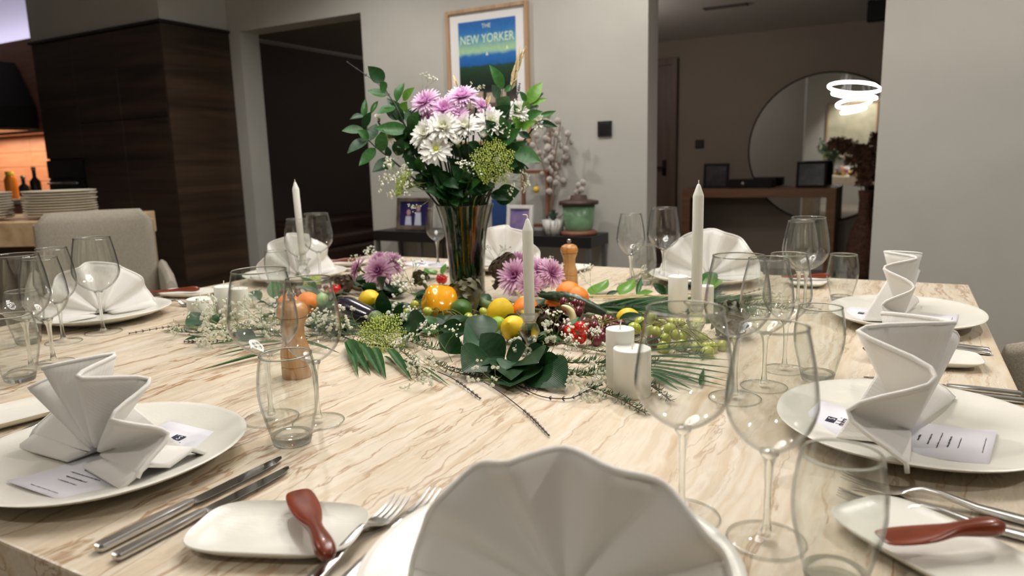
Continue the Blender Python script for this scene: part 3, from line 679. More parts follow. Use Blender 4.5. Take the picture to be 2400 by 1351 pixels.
# ------------------------------------------------------------------ napkin fan
def napkin(label, loc, rz, R=0.145, n=7, amp=0.030, lean=0.10, seed=0, spread=(2, 178), tilt=0.0, ends=True, group='folded napkin fans'):
    """a pleated napkin opened as a standing fan; the fan spreads along local x, its face looks along -y"""
    rr = random.Random(seed)
    t = thing('folded_napkin', label, 'napkin', loc, rz, group)
    K = 10 * n; ROW = 9; rows = []
    ph = [rr.uniform(-0.1, 0.1) for _ in range(n + 2)]
    am = [rr.uniform(0.8, 1.15) for _ in range(n + 2)]
    for i in range(ROW + 1):
        q = i / ROW; r = 0.012 + (R - 0.012) * q; row = []
        for k in range(K + 1):
            u = k / K; a = math.radians(lerp(spread[0], spread[1], u))
            w = u * n + ph[int(u * n)] * 0.4; tri = 2 * abs(2 * (w - math.floor(w + 0.5))) - 1
            tri = math.sin(tri * PI / 2) * 0.75 + tri * 0.25
            ymag = amp * am[int(u * n)] * (0.10 + 0.90 * q ** 0.9) * (0.65 + 0.35 * math.sin(a))
            rad = r
            x = rad * math.cos(a) * 1.05; z = 0.007 + rad * math.sin(a) + 0.012 * (1 - abs(math.cos(a))) * 0
            y = ymag * tri + lean * z * 0.6
            row.append((x, y, max(z, 0.004 + 0.003 * (k % 5 == 0))))
        rows.append(row)
    fan = part('fan', MB().rings(rows, False), m_cloth, t)
    sd = fan.modifiers.new('thickness', 'SOLIDIFY'); sd.thickness = 0.0042; sd.offset = 0
    # hem: a thicker roll along the outer edge
    part('hem', MB().tube([Vector(p) for p in rows[-1]], 0.0030, 6), m_cloth, fan)
    # folded support behind the fan
    sp_ = MB(); H_ = R * 0.93
    pr_ = [[(-0.055, 0.012, 0.003), (0.055, 0.012, 0.003), (0.075, 0.075, 0.003), (-0.075, 0.075, 0.003)],
           [(-0.052, 0.014, 0.012), (0.052, 0.014, 0.012), (0.066, 0.07, 0.012), (-0.066, 0.07, 0.012)],
           [(-0.012, 0.020 + lean * H_ * 0.3, H_ * 0.72), (0.012, 0.020 + lean * H_ * 0.3, H_ * 0.72), (0.012, 0.028 + lean * H_ * 0.3, H_ * 0.72), (-0.012, 0.028 + lean * H_ * 0.3, H_ * 0.72)]]
    part('support_flap', sp_.rings(pr_, True, True, True), m_cloth, t, False, bevel=0.003)
    # flat folded ends lying on the plate at both sides
    for s_ in ((-1, 1) if ends else ()):
        rows2 = []
        for i in range(9):
            q = i / 8; x = s_ * lerp(0.02, R * 1.02, q)
            wv_ = 0.010 * q
            rows2.append([(x, -0.028 - 0.012 * q, 0.004), (x, -0.005, 0.004 + wv_ * 1.6), (x, 0.022, 0.005 + wv_ * 0.4), (x, 0.045 + 0.01 * q, 0.006 + wv_ * 1.3), (x, 0.06 + 0.015 * q, 0.004)])
        fl = part('folded_end', MB().rings(rows2, False), m_cloth, t)
        sd = fl.modifiers.new('thickness', 'SOLIDIFY'); sd.thickness = 0.005; sd.offset = 0
    t.rotation_euler = (tilt, 0, rz)
    return t

# ------------------------------------------------------------------ menu card
def menu_card(label, loc, rz, seed=0):
    """card 0.095 x 0.27, text reads along its short side, top towards +y"""
    c = thing('menu_card', label, 'menu card', loc, rz, 'printed menu cards')
    a, b = 0.063, 0.110; n = 14; rows = []
    for i in range(n + 1):
        y = lerp(-b, b, i / n); z = 0.0105 * (abs(y) / 0.13) ** 2.6
        rows.append([(-a, y, z), (a, y, z)])
    sh = part('sheet', MB().rings(rows, False), m_paper, c, True)
    sd = sh.modifiers.new('thickness', 'SOLIDIFY'); sd.thickness = 0.0006; sd.offset = -1
    def zz(y): return 0.0105 * (abs(y) / 0.13) ** 2.6 + 0.0006
    def flat(mb, y): return math.atan((zz(y + 0.004) - zz(y - 0.004)) / 0.008)
    def place(o, y):
        o.location = (o.location.x, y, zz(y)); o.rotation_euler = (flat(None, y), 0, 0)
    y = 0.078
    lg = part('emblem', MB().box((-0.012, -0.006, 0), (-0.009, 0.006, 0.0003)).box((-0.007, -0.006, 0), (0.008, 0.006, 0.0003)), m_navy, c, False); place(lg, y)
    g = text('emblem_mark', 'S', lg, (0.001, -0.0045, 0.0004), 0.013, m_paper, extr=0.00008)
    w1 = text('lettering', 'dubai', c, (0, 0, 0), 0.021, m_ink, extr=0.00008, sx=0.72); place(w1, 0.056)
    w2 = text('lettering', 'podopé!', c, (0, 0, 0), 0.011, m_inkblue, extr=0.0001, sx=0.9); place(w2, 0.0505)
    rr = random.Random(seed)
    for y, wd_, hh in ((0.030, 0.020, 0.0017), (0.017, 0.036, 0.0013), (0.006, 0.056, 0.0009), (-0.030, 0.022, 0.0018), (-0.042, 0.040, 0.0014), (-0.053, 0.060, 0.0010), (-0.064, 0.042, 0.0014), (-0.075, 0.038, 0.0009), (-0.101, 0.056, 0.0007)):
        mb = MB(); x = -wd_ / 2
        while x < wd_ / 2:
            l_ = min(rr.uniform(0.0005, 0.0011), wd_ / 2 - x); up_ = hh * rr.choice((0.5, 0.5, 0.5, 0.95)); dn_ = hh * rr.choice((0.5, 0.5, 0.5, 0.8))
            mb.box((x, -dn_, 0), (x + l_, up_, 0.0002)); x += l_ + rr.choice((0.00035, 0.00035, 0.00035, 0.00035, 0.0012))
        ln = part('text_line', mb, m_ink, c, False, kind='stuff'); place(ln, y)
    return c

# ------------------------------------------------------------------ cutlery
def strip(mb, sec, cap=True):
    """loft of rounded flat sections (x, half width, half thickness, z)"""
    rs = []
    for x, w, h_, z in sec:
        rs.append([(x, w * c, z + h_ * s_) for c, s_ in ((1, -0.35), (1, 0.35), (0.72, 0.95), (0, 1), (-0.72, 0.95), (-1, 0.35), (-1, -0.35), (-0.72, -0.95), (0, -1), (0.72, -0.95))])
    return mb.rings(rs, True, cap, cap)
def fork_meshes():
    h_ = MB(); strip(h_, [(0.0, 0.0065, 0.002, 0.003), (0.003, 0.0085, 0.003, 0.003), (0.02, 0.0088, 0.003, 0.0032), (0.075, 0.0065, 0.0028, 0.006), (0.11, 0.0035, 0.0026, 0.013), (0.125, 0.0032, 0.0026, 0.014), (0.135, 0.005, 0.002, 0.0115), (0.145, 0.0105, 0.0014, 0.007), (0.155, 0.0125, 0.0012, 0.0045), (0.163, 0.0125, 0.0012, 0.004)])
    tn = MB()
    for k in range(4):
        y = -0.0099 + k * 0.0066
        rs = []
        for x, w, t_, z in ((0.160, 0.0024, 0.0011, 0.004), (0.175, 0.0019, 0.0010, 0.0042), (0.190, 0.0017, 0.0009, 0.0062), (0.203, 0.0014, 0.0008, 0.0095), (0.208, 0.0005, 0.0005, 0.011)):
            rs.append([(x, y * (1 - 0.06 * (x - 0.16) / 0.05) + w, z - t_), (x, y + w, z + t_), (x, y - w, z + t_), (x, y - w, z - t_)])
        tn.rings(rs, True, True, True)
    return h_.mesh('handle', m_cutl, True, 50), tn.mesh('tines', m_cutl, True, 40)
fork_h, fork_t = fork_meshes()
def fork(label, handle_end, rz, s_=1.0):
    f = thing('fork', label, 'fork', handle_end, rz, 'steel table forks'); f.scale = (s_,) * 3
    link('handle', fork_h, f); link('tines', fork_t, f)
    return f
knife_h = strip(MB(), [(0.0, 0.004, 0.003, 0.0045), (0.003, 0.0072, 0.0042, 0.0045), (0.06, 0.0072, 0.0042, 0.0047), (0.102, 0.0058, 0.0036, 0.0048), (0.106, 0.0040, 0.0030, 0.0048)]).mesh('handle', m_cutl, True, 40)
_kb = MB(); _rs = []
for x, y0, y1, t_ in ((0.105, -0.004, 0.004, 0.0028), (0.112, -0.0085, 0.0045, 0.0014), (0.13, -0.0095, 0.005, 0.0012), (0.19, -0.0098, 0.005, 0.0011), (0.218, -0.0075, 0.005, 0.0009), (0.232, -0.002, 0.0048, 0.0007), (0.236, 0.003, 0.0042, 0.0004)):
    _rs.append([(x, y0, 0.0043), (x, y1, 0.0045 - t_), (x, y1, 0.0045 + t_), (x, y0, 0.0047)])
knife_b = _kb.rings(_rs, True, True, True).mesh('blade', mat('blade_steel', (190, 190, 192), rough=0.06, metal=1.0), True, 30)
def knife(label, handle_end, rz, s_=1.0):
    f = thing('table_knife', label, 'knife', handle_end, rz, 'steel table knives'); f.scale = (s_,) * 3
    link('handle', knife_h, f); link('blade', knife_b, f)
    return f
def spreader(label, a, b, roll=0.0):
    """wooden butter spreader: blade end a, handle end b"""
    a, b = Vector(a), Vector(b); L = (b - a).length
    s_ = thing('butter_spreader', label, 'butter spreader', a, 0, 'wooden butter spreaders')
    d = (b - a).normalized(); y = Vector((0, 0, 1)).cross(d).normalized(); z = d.cross(y)
    s_.rotation_euler = Matrix((d, y, z)).transposed().to_euler()
    mb = MB(); strip(mb, [(0.0, 0.009, 0.0012, 0.0), (0.004, 0.0145, 0.0018, 0), (0.03, 0.0165, 0.0026, 0), (0.06, 0.0155, 0.0034, 0.0), (0.082, 0.0105, 0.0045, 0.001), (0.098, 0.0068, 0.0056, 0.002), (0.115, 0.0082, 0.0070, 0.002), (0.135, 0.0105, 0.0085, 0.002), (0.150, 0.0100, 0.0080, 0.002), (0.158, 0.0065, 0.0052, 0.002), (0.161, 0.0025, 0.002, 0.002)])
    k = L / 0.161
    body = link('blade_and_handle', mb.mesh('blade_and_handle', m_spr, True, 60), s_)
    body.scale = (k, 1, 1); body.rotation_euler = (roll, 0, 0)
    md = body.modifiers.new('smooth', 'SUBSURF'); md.levels = 1; md.render_levels = 1
    return s_

# ------------------------------------------------------------------ glasses
def wine_meshes(kind):
    if kind == 'red':
        H_, rb, rr_, z0 = 0.228, 0.0505, 0.0385, 0.098
        bowl = [(0.004, z0), (0.012, z0 + 0.0035), (0.024, z0 + 0.010), (0.037, z0 + 0.021), (0.0460, z0 + 0.034), (0.0498, z0 + 0.045), (rb, z0 + 0.052), (0.0498, z0 + 0.064), (0.0470, z0 + 0.085), (0.0430, z0 + 0.108), (rr_, H_)]
        rf = 0.040
    else:
        H_, rb, rr_, z0 = 0.215, 0.0425, 0.0305, 0.090
        bowl = [(0.004, z0), (0.011, z0 + 0.0035), (0.021, z0 + 0.010), (0.031, z0 + 0.020), (0.0385, z0 + 0.033), (0.0418, z0 + 0.045), (rb, z0 + 0.052), (0.0415, z0 + 0.066), (0.0385, z0 + 0.088), (0.0340, z0 + 0.110), (rr_, H_)]
        rf = 0.037
    pts = curve_pts([(r, 0, z) for r, z in bowl], 40)
    bw = MB().lathe([(p.x, p.z) for p in pts] + [(max(p.x - 0.0011, 0.0005), p.z + (0.0012 if i > len(pts) * 0.55 else 0)) for i, p in enumerate(reversed(pts))], 56).mesh('bowl', m_gbowl)
    rim = MB().tube([(rr_ * math.cos(2 * PI * j / 56), rr_ * math.sin(2 * PI * j / 56), H_) for j in range(57)], 0.0010, 6, False).mesh('rim', m_grim)
    stem = MB().lathe([(0.0002, z0 + 0.004), (0.010, z0 + 0.0028), (0.0075, z0 - 0.003), (0.0050, z0 - 0.012), (0.0038, z0 - 0.03), (0.0034, 0.05), (0.0038, 0.025), (0.0052, 0.013), (0.0085, 0.007), (0.0002, 0.005)], 20).mesh('stem', m_gsol)
    foot = MB().lathe([(0.005, 0.0085), (0.012, 0.0052), (0.022, 0.0034), (0.034, 0.0022), (rf, 0.0016), (rf + 0.0005, 0.0009), (rf, 0.0003)], 48).mesh('foot', m_gfoot)
    fr_ = MB().tube([(rf * math.cos(2 * PI * j / 48), rf * math.sin(2 * PI * j / 48), 0.0012) for j in range(49)], 0.0009, 6, False).mesh('foot_edge', m_grim)
    return bw, rim, stem, foot, fr_
WINE = {'red': wine_meshes('red'), 'white': wine_meshes('white')}
def wine(label, loc, kind='red', s_=1.0, rz=0.0):
    g = thing('wine_glass', label, 'wine glass', (loc[0], loc[1], TZ), rz, 'stemmed wine glasses'); g.scale = (s_,) * 3
    b_, r_, st, ft, fe = WINE[kind]
    bo = link('bowl', b_, g); link('rim', r_, bo); link('stem', st, g); link('foot_edge', fe, link('foot', ft, g))
    return g
tw_p = curve_pts([(0.0255, 0, 0.010), (0.031, 0, 0.030), (0.0375, 0, 0.060), (0.0385, 0, 0.082), (0.0362, 0, 0.103), (0.0328, 0, 0.121)], 24)
tum_wall = MB().lathe([(p.x, p.z) for p in tw_p], 52).mesh('wall', m_gtum)
tum_in = MB().lathe([(p.x - 0.0016, p.z) for p in tw_p[2:]], 52).mesh('inner_wall', m_gtum)
tum_rim = MB().tube([(0.0322 * math.cos(2 * PI * j / 52), 0.0322 * math.sin(2 * PI * j / 52), 0.121) for j in range(53)], 0.0013, 6, False).mesh('rim', m_grim)
tum_base = MB().lathe([(0.0002, 0.0006), (0.021, 0.0), (0.0242, 0.0015), (0.0252, 0.006), (0.0268, 0.0135), (0.0255, 0.0140), (0.018, 0.0105), (0.0002, 0.0085)], 44).mesh('thick_base', m_gsol)
def tumbler(label, loc, s_=1.0):
    g = thing('water_tumbler', label, 'tumbler', (loc[0], loc[1], TZ), 0, 'barrel water tumblers'); g.scale = (s_,) * 3
    w = link('wall', tum_wall, g); link('rim', tum_rim, w); link('inner_wall', tum_in, w); link('thick_base', tum_base, g)
    return g

# ------------------------------------------------------------------ the eight place settings
def plate(label, x, y, sx=1.0, sy=1.0, rz=0.0):
    o = link('charger_plate', plate_me, None, (x, y, TZ)); o.scale = (sx, sy, 1); o.rotation_euler = (0, 0, rz)
    return tag(o, label, 'plate', 'matt white charger plates')
def splate(label, x, y, rz):
    o = link('side_plate', side_me, None, (x, y, TZ)); o.rotation_euler = (0, 0, rz)
    return tag(o, label, 'side plate', 'oblong white side plates')
PZ = TZ + 0.0095
# near side, centre
plate('white charger plate at the bottom edge under the nearest napkin', -0.255, 0.522)
napkin('white napkin fan nearest the camera at the bottom edge', (-0.228, 0.497, PZ), math.radians(14), 0.130, 5, 0.012, seed=3, lean=-0.05)
splate('oblong white side plate left of the two near forks', -0.545, 0.480, math.radians(22))
spreader('reddish wooden butter spreader across the near side plate', (-0.5700, 0.5326, 0.7760), (-0.4392, 0.4414, 0.7760), 0.0)
fork('left one of the two forks beside the nearest napkin', (-0.451, 0.396, TZ), math.radians(97), 0.98)
fork('right one of the two forks, tucked against the nearest plate', (-0.422, 0.418, TZ), math.radians(97), 1.02)
wine('large wine glass in front of the palm frond, nearest on the right', (-0.1864, 0.7050, 0.7500), 'red', 1.0)
wine('slimmer wine glass just right of the nearest large one', (-0.0982, 0.6936, 0.7500), 'white', 1.02)
tumbler('water tumbler nearest the camera at the bottom right', (-0.0317, 0.6420, 0.7500), 1.02)
# near side, left
plate('white charger plate at the lower left with a menu card', -0.893, 0.519)
menu_card('menu card under the lower left napkin fan', (-0.862, 0.522, PZ), 0.0, 1)
napkin('white napkin fan at the lower left', (-0.900, 0.508, PZ + 0.002), math.radians(-4), 0.124, 5, 0.034, seed=5, lean=0.05)
splate('oblong white side plate cut by the left edge of the picture', -1.205, 0.545, math.radians(80))
fork('fork behind the lower left plate', (-1.075, 0.455, TZ), math.radians(92))
fork('outer fork behind the lower left plate at the picture edge', (-1.11, 0.45, TZ), math.radians(92))
knife('left knife of the pair right of the lower left plate', (-0.693, 0.378, TZ), math.radians(90), 1.06)
knife('right knife of the pair right of the lower left plate', (-0.661, 0.376, TZ), math.radians(90), 0.99)
wine('large wine glass in front of the left pepper mill', (-0.8292, 0.7359, 0.7500), 'red', 1.01)
wine('slimmer wine glass covering the left pepper mill', (-0.7517, 0.7553, 0.7500), 'white', 1.02)
tumbler('water tumbler in front of the left pepper mill', (-0.7257, 0.6767, 0.7500), 1.06)
# left side
plate('white charger plate in front of the beige chair', -1.822, 1.085)
napkin('white napkin fan in front of the beige chair', (-1.83, 1.09, PZ), math.radians(80), 0.130, 5, 0.022, seed=8)
splate('oblong white side plate beyond the fork on the left side', -1.895, 1.405, math.radians(15))
spreader('reddish butter spreader on the far left side plate', (-1.98, 1.33, TZ + 0.020), (-1.86, 1.42, TZ + 0.020))
fork('fork between the left plate and its side plate', (-1.915, 1.285, TZ), math.radians(2))
wine('large wine glass in front of the left napkin fan', (-1.6636, 0.9926, 0.7500), 'red', 1.0)
wine('slimmer wine glass left of the large one by the left napkin', (-1.6556, 0.8945, 0.7500), 'white', 1.0)
tumbler('water tumbler behind the wine glasses at the left edge', (-1.7217, 0.8543, 0.7500), 1.0)
wine('slimmer wine glass standing behind the left front tumbler', (-1.4908, 0.7809, 0.7500), 'white', 1.0)
wine('large wine glass at the very left edge', (-1.4809, 0.7331, 0.7500), 'red', 1.0)
tumbler('water tumbler at the left edge, nearest there', (-1.4244, 0.6828, 0.7500), 1.03)
# left far corner
plate('white charger plate behind the far left taper candle', -1.80, 1.755)
napkin('white napkin fan behind the far left taper candle', (-1.79, 1.755, PZ), math.radians(80), 0.14, 5, 0.024, seed=9)
splate('oblong white side plate at the far left corner', -1.87, 2.08, math.radians(15))
spreader('reddish butter spreader at the far left corner', (-1.95, 2.0, TZ + 0.02), (-1.83, 2.10, TZ + 0.02))
fork('fork right of the far left plate', (-1.92, 1.96, TZ), 0.02)
wine('slimmer wine glass right behind the far left taper candle', (-1.7057, 1.6833, 0.7500), 'white', 1.0)
wine('large wine glass right of the far left taper candle', (-1.6789, 1.7454, 0.7500), 'red', 1.0)
tumbler('water tumbler left of the far left taper candle', (-1.7150, 1.5967, 0.7500), 1.0)
# far side
plate('white charger plate behind the vase', -1.28, 2.19)
napkin('white napkin fan half hidden behind the vase', (-1.245, 2.21, PZ), math.radians(6), 0.135, 5, 0.022, seed=11)
menu_card('menu card lying left behind the vase', (-1.54, 2.21, TZ), math.radians(88), 2)
splate('oblong white side plate behind the far pepper mill', -0.99, 2.22, math.radians(85))
wine('wine glass left behind the vase', (-1.5230, 2.2061, 0.7500), 'white', 1.0)
plate('white charger plate at the far side behind the tall right candle', -0.515, 2.175)
napkin('white napkin fan at the far side behind the tall right candle', (-0.505, 2.18, PZ), math.radians(4), 0.142, 5, 0.022, seed=12)
splate('oblong white side plate at the far side behind the right wine glass', -0.225, 2.235, math.radians(88))
spreader('reddish butter spreader on the far right side plate', (-0.30, 2.22, TZ + 0.02), (-0.17, 2.27, TZ + 0.02))
knife('left knife by the far side plate', (-0.735, 2.32, TZ), math.radians(-90), 1.0)
knife('right knife by the far side plate', (-0.705, 2.32, TZ), math.radians(-90), 1.0)
wine('slimmer wine glass at the far side right of the far pepper mill', (-0.7085, 2.0461, 0.7500), 'white', 1.0)
wine('large wine glass left of the far napkin fan', (-0.6352, 2.1380, 0.7500), 'red', 1.0)
tumbler('water tumbler at the far side between two wine glasses', (-0.6725, 2.0592, 0.7500), 1.0)
# right side
plate('white charger plate at the far right table end', 0.022, 1.796, 0.94, 1.10)
menu_card('menu card on the far right plate', (0.012, 1.79, PZ), math.radians(84), 3)
napkin('white napkin fan seen edge-on on the far right plate', (0.018, 1.78, PZ), math.radians(86), 0.142, 5, 0.034, seed=14, ends=False)
splate('oblong white side plate half hidden by the front right napkin', 0.055, 1.455, math.radians(5))
spreader('dark wooden butter spreader behind the front right napkin', (-0.045, 1.43, TZ + 0.02), (0.08, 1.47, TZ + 0.02))
fork('upper fork below the far right plate', (0.165, 1.585, TZ), math.radians(176))
fork('lower fork below the far right plate', (0.165, 1.555, TZ), math.radians(176))
wine('large wine glass at the right with the hall mirror behind it', (-0.1932, 1.8460, 0.7500), 'red', 1.0)
wine('slimmer wine glass inside the outline of the right large one', (-0.215, 1.895, 0), 'white', 1.0)
tumbler('water tumbler at the right far end of the table', (-0.1219, 2.0002, 0.7500), 1.0)
plate('white charger plate at the right with a menu card', 0.028, 1.05, 1.0, 1.0)
menu_card('menu card sticking out under the front right napkin', (0.010, 1.03, PZ), math.radians(81), 4)
napkin('white napkin fan seen edge-on at the front right', (0.028, 1.03, PZ), math.radians(80), 0.150, 4, 0.046, seed=15, ends=False)
splate('oblong white side plate at the bottom right corner', 0.045, 0.735, math.radians(-38))
spreader('reddish wooden butter spreader on the bottom right side plate', (0.0016, 0.6923, 0.7780), (0.1031, 0.7596, 0.7800))
fork('upper fork at the bottom right beside the plate', (0.165, 0.835, TZ), math.radians(172))
fork('lower fork at the bottom right beside the plate', (0.165, 0.800, TZ), math.radians(176))
knife('upper knife beyond the front right plate', (0.183, 1.30, TZ), math.radians(180), 0.95)
knife('lower knife beyond the front right plate', (0.183, 1.265, TZ), math.radians(180), 0.92)
wine('large wine glass behind the nearest right pair', (-0.2130, 1.1145, 0.7500), 'red', 1.0)
wine('slimmer wine glass left of the right tumbler', (-0.1817, 1.1921, 0.7500), 'white', 1.0)
wine('wine glass partly hidden between the two right ones', (-0.1653, 1.3058, 0.7500), 'white', 0.97)
tumbler('water tumbler left of the front right napkin', (-0.1071, 1.2657, 0.7500), 1.05)
# ================================================================== candles and mills
m_wax = mat('candle_wax', (232, 232, 222), rough=0.45, sss=0.25)
m_wick = mat('candle_wick', (236, 232, 220), rough=0.9)
def pillar(label, loc, r, h_, rz=0.0):
    c = thing('pillar_candle', label, 'candle', (loc[0], loc[1], TZ), rz, 'white pillar candles')
    part('wax_body', MB().lathe([(0.0002, 0), (r - 0.001, 0), (r, 0.001), (r, h_ - 0.002), (r - 0.0006, h_ - 0.0005), (r - 0.002, h_), (r - 0.004, h_ - 0.0012), (0.0002, h_ - 0.002)], 40), m_wax, c)
    part('wick', MB().tube(curve_pts([(0, 0, h_ - 0.003), (0.0006, 0, h_ + 0.006), (0.002, 0.0005, h_ + 0.014)], 6), 0.0011, 6), m_wick, c)
    return c
pillar('short pillar candle at the far left of the garland', (-1.5464, 1.1790, 0.7500), 0.0335, 0.058)
pillar('pillar candle behind the short one at the left', (-1.5303, 1.2396, 0.7500), 0.0245, 0.080)
pillar('rightmost of the three pillar candles at the left', (-1.4749, 1.2398, 0.7500), 0.0225, 0.078)
pillar('taller pillar candle in front at the right', (-0.4001, 1.1028, 0.7500), 0.0238, 0.100)
pillar('wide pillar candle in front at the right', (-0.3672, 1.0686, 0.7500), 0.0305, 0.078)
pillar('pillar candle left of the tall right taper', (-0.4611, 1.6764, 0.7500), 0.0235, 0.097)
pillar('pillar candle right of the tall right taper', (-0.3937, 1.6827, 0.7500), 0.0165, 0.077)
m_crys = solid_glass('crystal', (0.98, 0.985, 0.98), 1.5, 0.35)
def taper(lab_h, lab_c, loc, hz, h_, r=0.0108, tilt=(0.0, 0.0), wick_bend=0.0):
    """crystal holder of height hz with a taper candle in it"""
    b = thing('candle_holder', lab_h, 'candle holder', (loc[0], loc[1], TZ), 0, 'crystal candle holders')
    k = hz / 0.085
    part('base', MB().lathe([(0.0002, 0.0), (0.028, 0.0), (0.030, 0.003), (0.026, 0.008), (0.012, 0.014), (0.008, 0.020), (0.010, 0.026 * k), (0.016, 0.034 * k), (0.0205, 0.045 * k), (0.0165, 0.056 * k), (0.012, 0.062 * k), (0.0002, 0.062 * k)], 28), m_crys, b)
    part('cup', MB().lathe([(0.0125, 0.062 * k), (0.015, 0.070 * k), (0.0225, 0.079 * k), (0.0255, 0.083 * k), (0.0255, 0.085 * k), (0.0215, 0.084 * k), (0.0125, 0.078 * k), (0.012, 0.066 * k), (0.0002, 0.065 * k)], 28), m_crys, b)
    z0 = 0.067 * k
    c = thing('taper_candle', lab_c, 'candle', (loc[0], loc[1], TZ + z0), 0, 'white taper candles')
    L = h_ - z0
    part('wax_body', MB().lathe([(0.0002, 0), (r * 0.92, 0), (r, 0.004), (r, L - 0.026), (r * 0.95, L - 0.024), (r * 0.62, L - 0.014), (r * 0.36, L - 0.006), (r * 0.22, L - 0.003), (0.0002, L - 0.002)], 20), m_wax, c)
    part('wick', MB().tube(curve_pts([(0, 0, L - 0.004), (-wick_bend * 0.1, 0, L + 0.004), (-wick_bend, 0, L + 0.005)], 6), 0.0011, 6), m_wick, c)
    c.rotation_euler = (tilt[0], tilt[1], 0)
taper('crystal holder of the far left taper candle', 'tall white taper candle at the far left', (-1.6932, 1.6878, 0.7500), 0.085, 0.335, tilt=(0.0, -0.035))
taper('crystal holder in front of the lemons', 'white taper candle with bent wick in front of the fruit', (-0.6324, 1.2242, 0.7500), 0.088, 0.272, wick_bend=0.010)
taper('crystal holder of the tall right taper candle', 'tall white taper candle at the right', (-0.3547, 1.4283, 0.7500), 0.088, 0.328)
m_mill = wood('mill_wood', (168, 118, 66), (204, 156, 98), 'z', 2.2, 0.35, 0.2)
def mill(label, loc, s_=1.0):
    m_ = thing('pepper_mill', label, 'pepper mill', (loc[0], loc[1], TZ), 0.4, 'wooden pepper mills'); m_.scale = (s_,) * 3
    part('body', MB().lathe([(0.0002, 0), (0.0245, 0.0), (0.0252, 0.002), (0.0252, 0.018), (0.0236, 0.0195), (0.0252, 0.021), (0.0252, 0.036), (0.0236, 0.0375), (0.025, 0.039), (0.0246, 0.046), (0.0205, 0.060), (0.0176, 0.073), (0.0178, 0.084), (0.0205, 0.095), (0.0235, 0.100), (0.0235, 0.1035), (0.0002, 0.1035)], 36), m_mill, m_, True, 40)
    part('head', MB().lathe([(0.0002, 0.104), (0.0225, 0.104), (0.0255, 0.107), (0.0262, 0.112), (0.0255, 0.119), (0.0215, 0.126), (0.0125, 0.1305), (0.0002, 0.132)], 36), wood('mill_head_wood', (176, 112, 52), (206, 146, 78), 'z', 2.2, 0.3, 0.3) if 'mill_head_wood' not in MATS else MATS['mill_head_wood'], m_)
    part('knob', MB().lathe([(0.003, 0.131), (0.003, 0.135), (0.0062, 0.138), (0.0066, 0.142), (0.0045, 0.146), (0.0002, 0.147)], 16), m_steel, m_)
mill('wooden pepper mill behind the left wine glasses', (-0.9588, 0.9189, 0.7500), 1.07)
mill('wooden pepper mill at the far side behind the orange', (-0.8647, 1.9417, 0.7500), 1.0)

# ================================================================== fruit and vegetables
def skin(name, c1, c2, rough=0.35, scale=6, bmp=0.3, bs=320.0, bd=0.0006, coat=0.0):
    m, nt, b = new_mat(name)
    v = coords(nt); f = noise(nt, v, scale, 3)
    r = ramp(nt, f, [(0.35, lin(c1)), (0.68, lin(c2))]); nt.links.new(r.outputs[0], b.inputs['Base Color'])
    b.inputs['Roughness'].default_value = rough; b.inputs['Coat Weight'].default_value = coat
    b.inputs['Subsurface Weight'].default_value = 0.0
    if bmp: bump(nt, b, noise(nt, v, bs, 2), bmp, bd)
    return m
m_lemon = skin('lemon_peel', (232, 188, 16), (240, 206, 40), 0.38, 30)
m_lime = skin('lime_peel', (44, 84, 22), (70, 112, 32), 0.35, 40)
m_limeb = skin('bright_lime_peel', (118, 156, 28), (146, 178, 46), 0.35, 40)
m_orange = skin('orange_peel', (232, 118, 14), (240, 138, 30), 0.40, 30)
m_nub = mat('fruit_nub', (96, 96, 44), rough=0.8)
m_pepper = skin('pepper_skin', (226, 146, 6), (236, 166, 18), 0.16, 14, 0.0, coat=0.5)
m_egg = skin('aubergine_skin', (22, 16, 30), (40, 30, 48), 0.22, 20, 0.0, coat=0.4)
m_calyx = mat('calyx_green', (112, 130, 84), (84, 104, 60), rough=0.6, scale=60)
m_tomato = skin('tomato_skin', (190, 22, 16), (214, 36, 24), 0.15, 20, 0.0, coat=0.4)
m_zuc = skin('courgette_skin', (120, 150, 84), (168, 190, 128), 0.4, 60, 0.1)
m_gourd = skin('gourd_skin', (24, 44, 26), (46, 72, 40), 0.35, 120, 0.2)
m_ggrape = mat('green_grape_skin', (160, 168, 52), (190, 194, 84), rough=0.22, scale=60, sss=0.25, coat=0.3)
m_rgrape = mat('red_grape_skin', (72, 14, 26), (120, 34, 48), rough=0.22, scale=70, coat=0.4)
m_gstem = mat('grape_stalk', (118, 112, 52), rough=0.7)
m_art = mat('artichoke_bract', (66, 66, 40), (100, 96, 62), rough=0.55, scale=50)
m_artd = mat('dry_artichoke_bract', (58, 44, 30), (86, 66, 42), rough=0.6, scale=50)
def citrus_mesh(name, m, nip=0.12, el=1.18, n=28):
    prof = []
    for i in range(19):
        a = -PI / 2 + PI * i / 18; r = math.cos(a); z = math.sin(a) * el
        if i > 14: z += nip * ((i - 14) / 4) ** 2
        if i < 3: z -= nip * 0.5 * ((3 - i) / 3) ** 2
        prof.append((max(r, 0.001), z))
    return MB().lathe(prof, n).mesh(name, m)
lemon_me = citrus_mesh('peel', m_lemon, 0.16, 1.16); lime_me = citrus_mesh('peel', m_lime, 0.07, 1.06); limeb_me = citrus_mesh('peel', m_limeb, 0.07, 1.06); orange_me = citrus_mesh('peel', m_orange, -0.04, 0.97)
nub_me = MB().lathe([(0.09, 0), (0.10, 0.03), (0.06, 0.06), (0.001, 0.05)], 8).mesh('stem_scar', m_nub)
def citrus(name, label, cat, c, r, me, rot, top=1.16, group=None):
    t = thing(name, label, cat, c, 0, group); t.scale = (r,) * 3; t.rotation_euler = rot
    link('peel', me, t); link('stem_scar', nub_me, t, (0, 0, -top * 1.02)).rotation_euler = (PI, 0, 0)
    return t
G = 'citrus fruit in the garland'
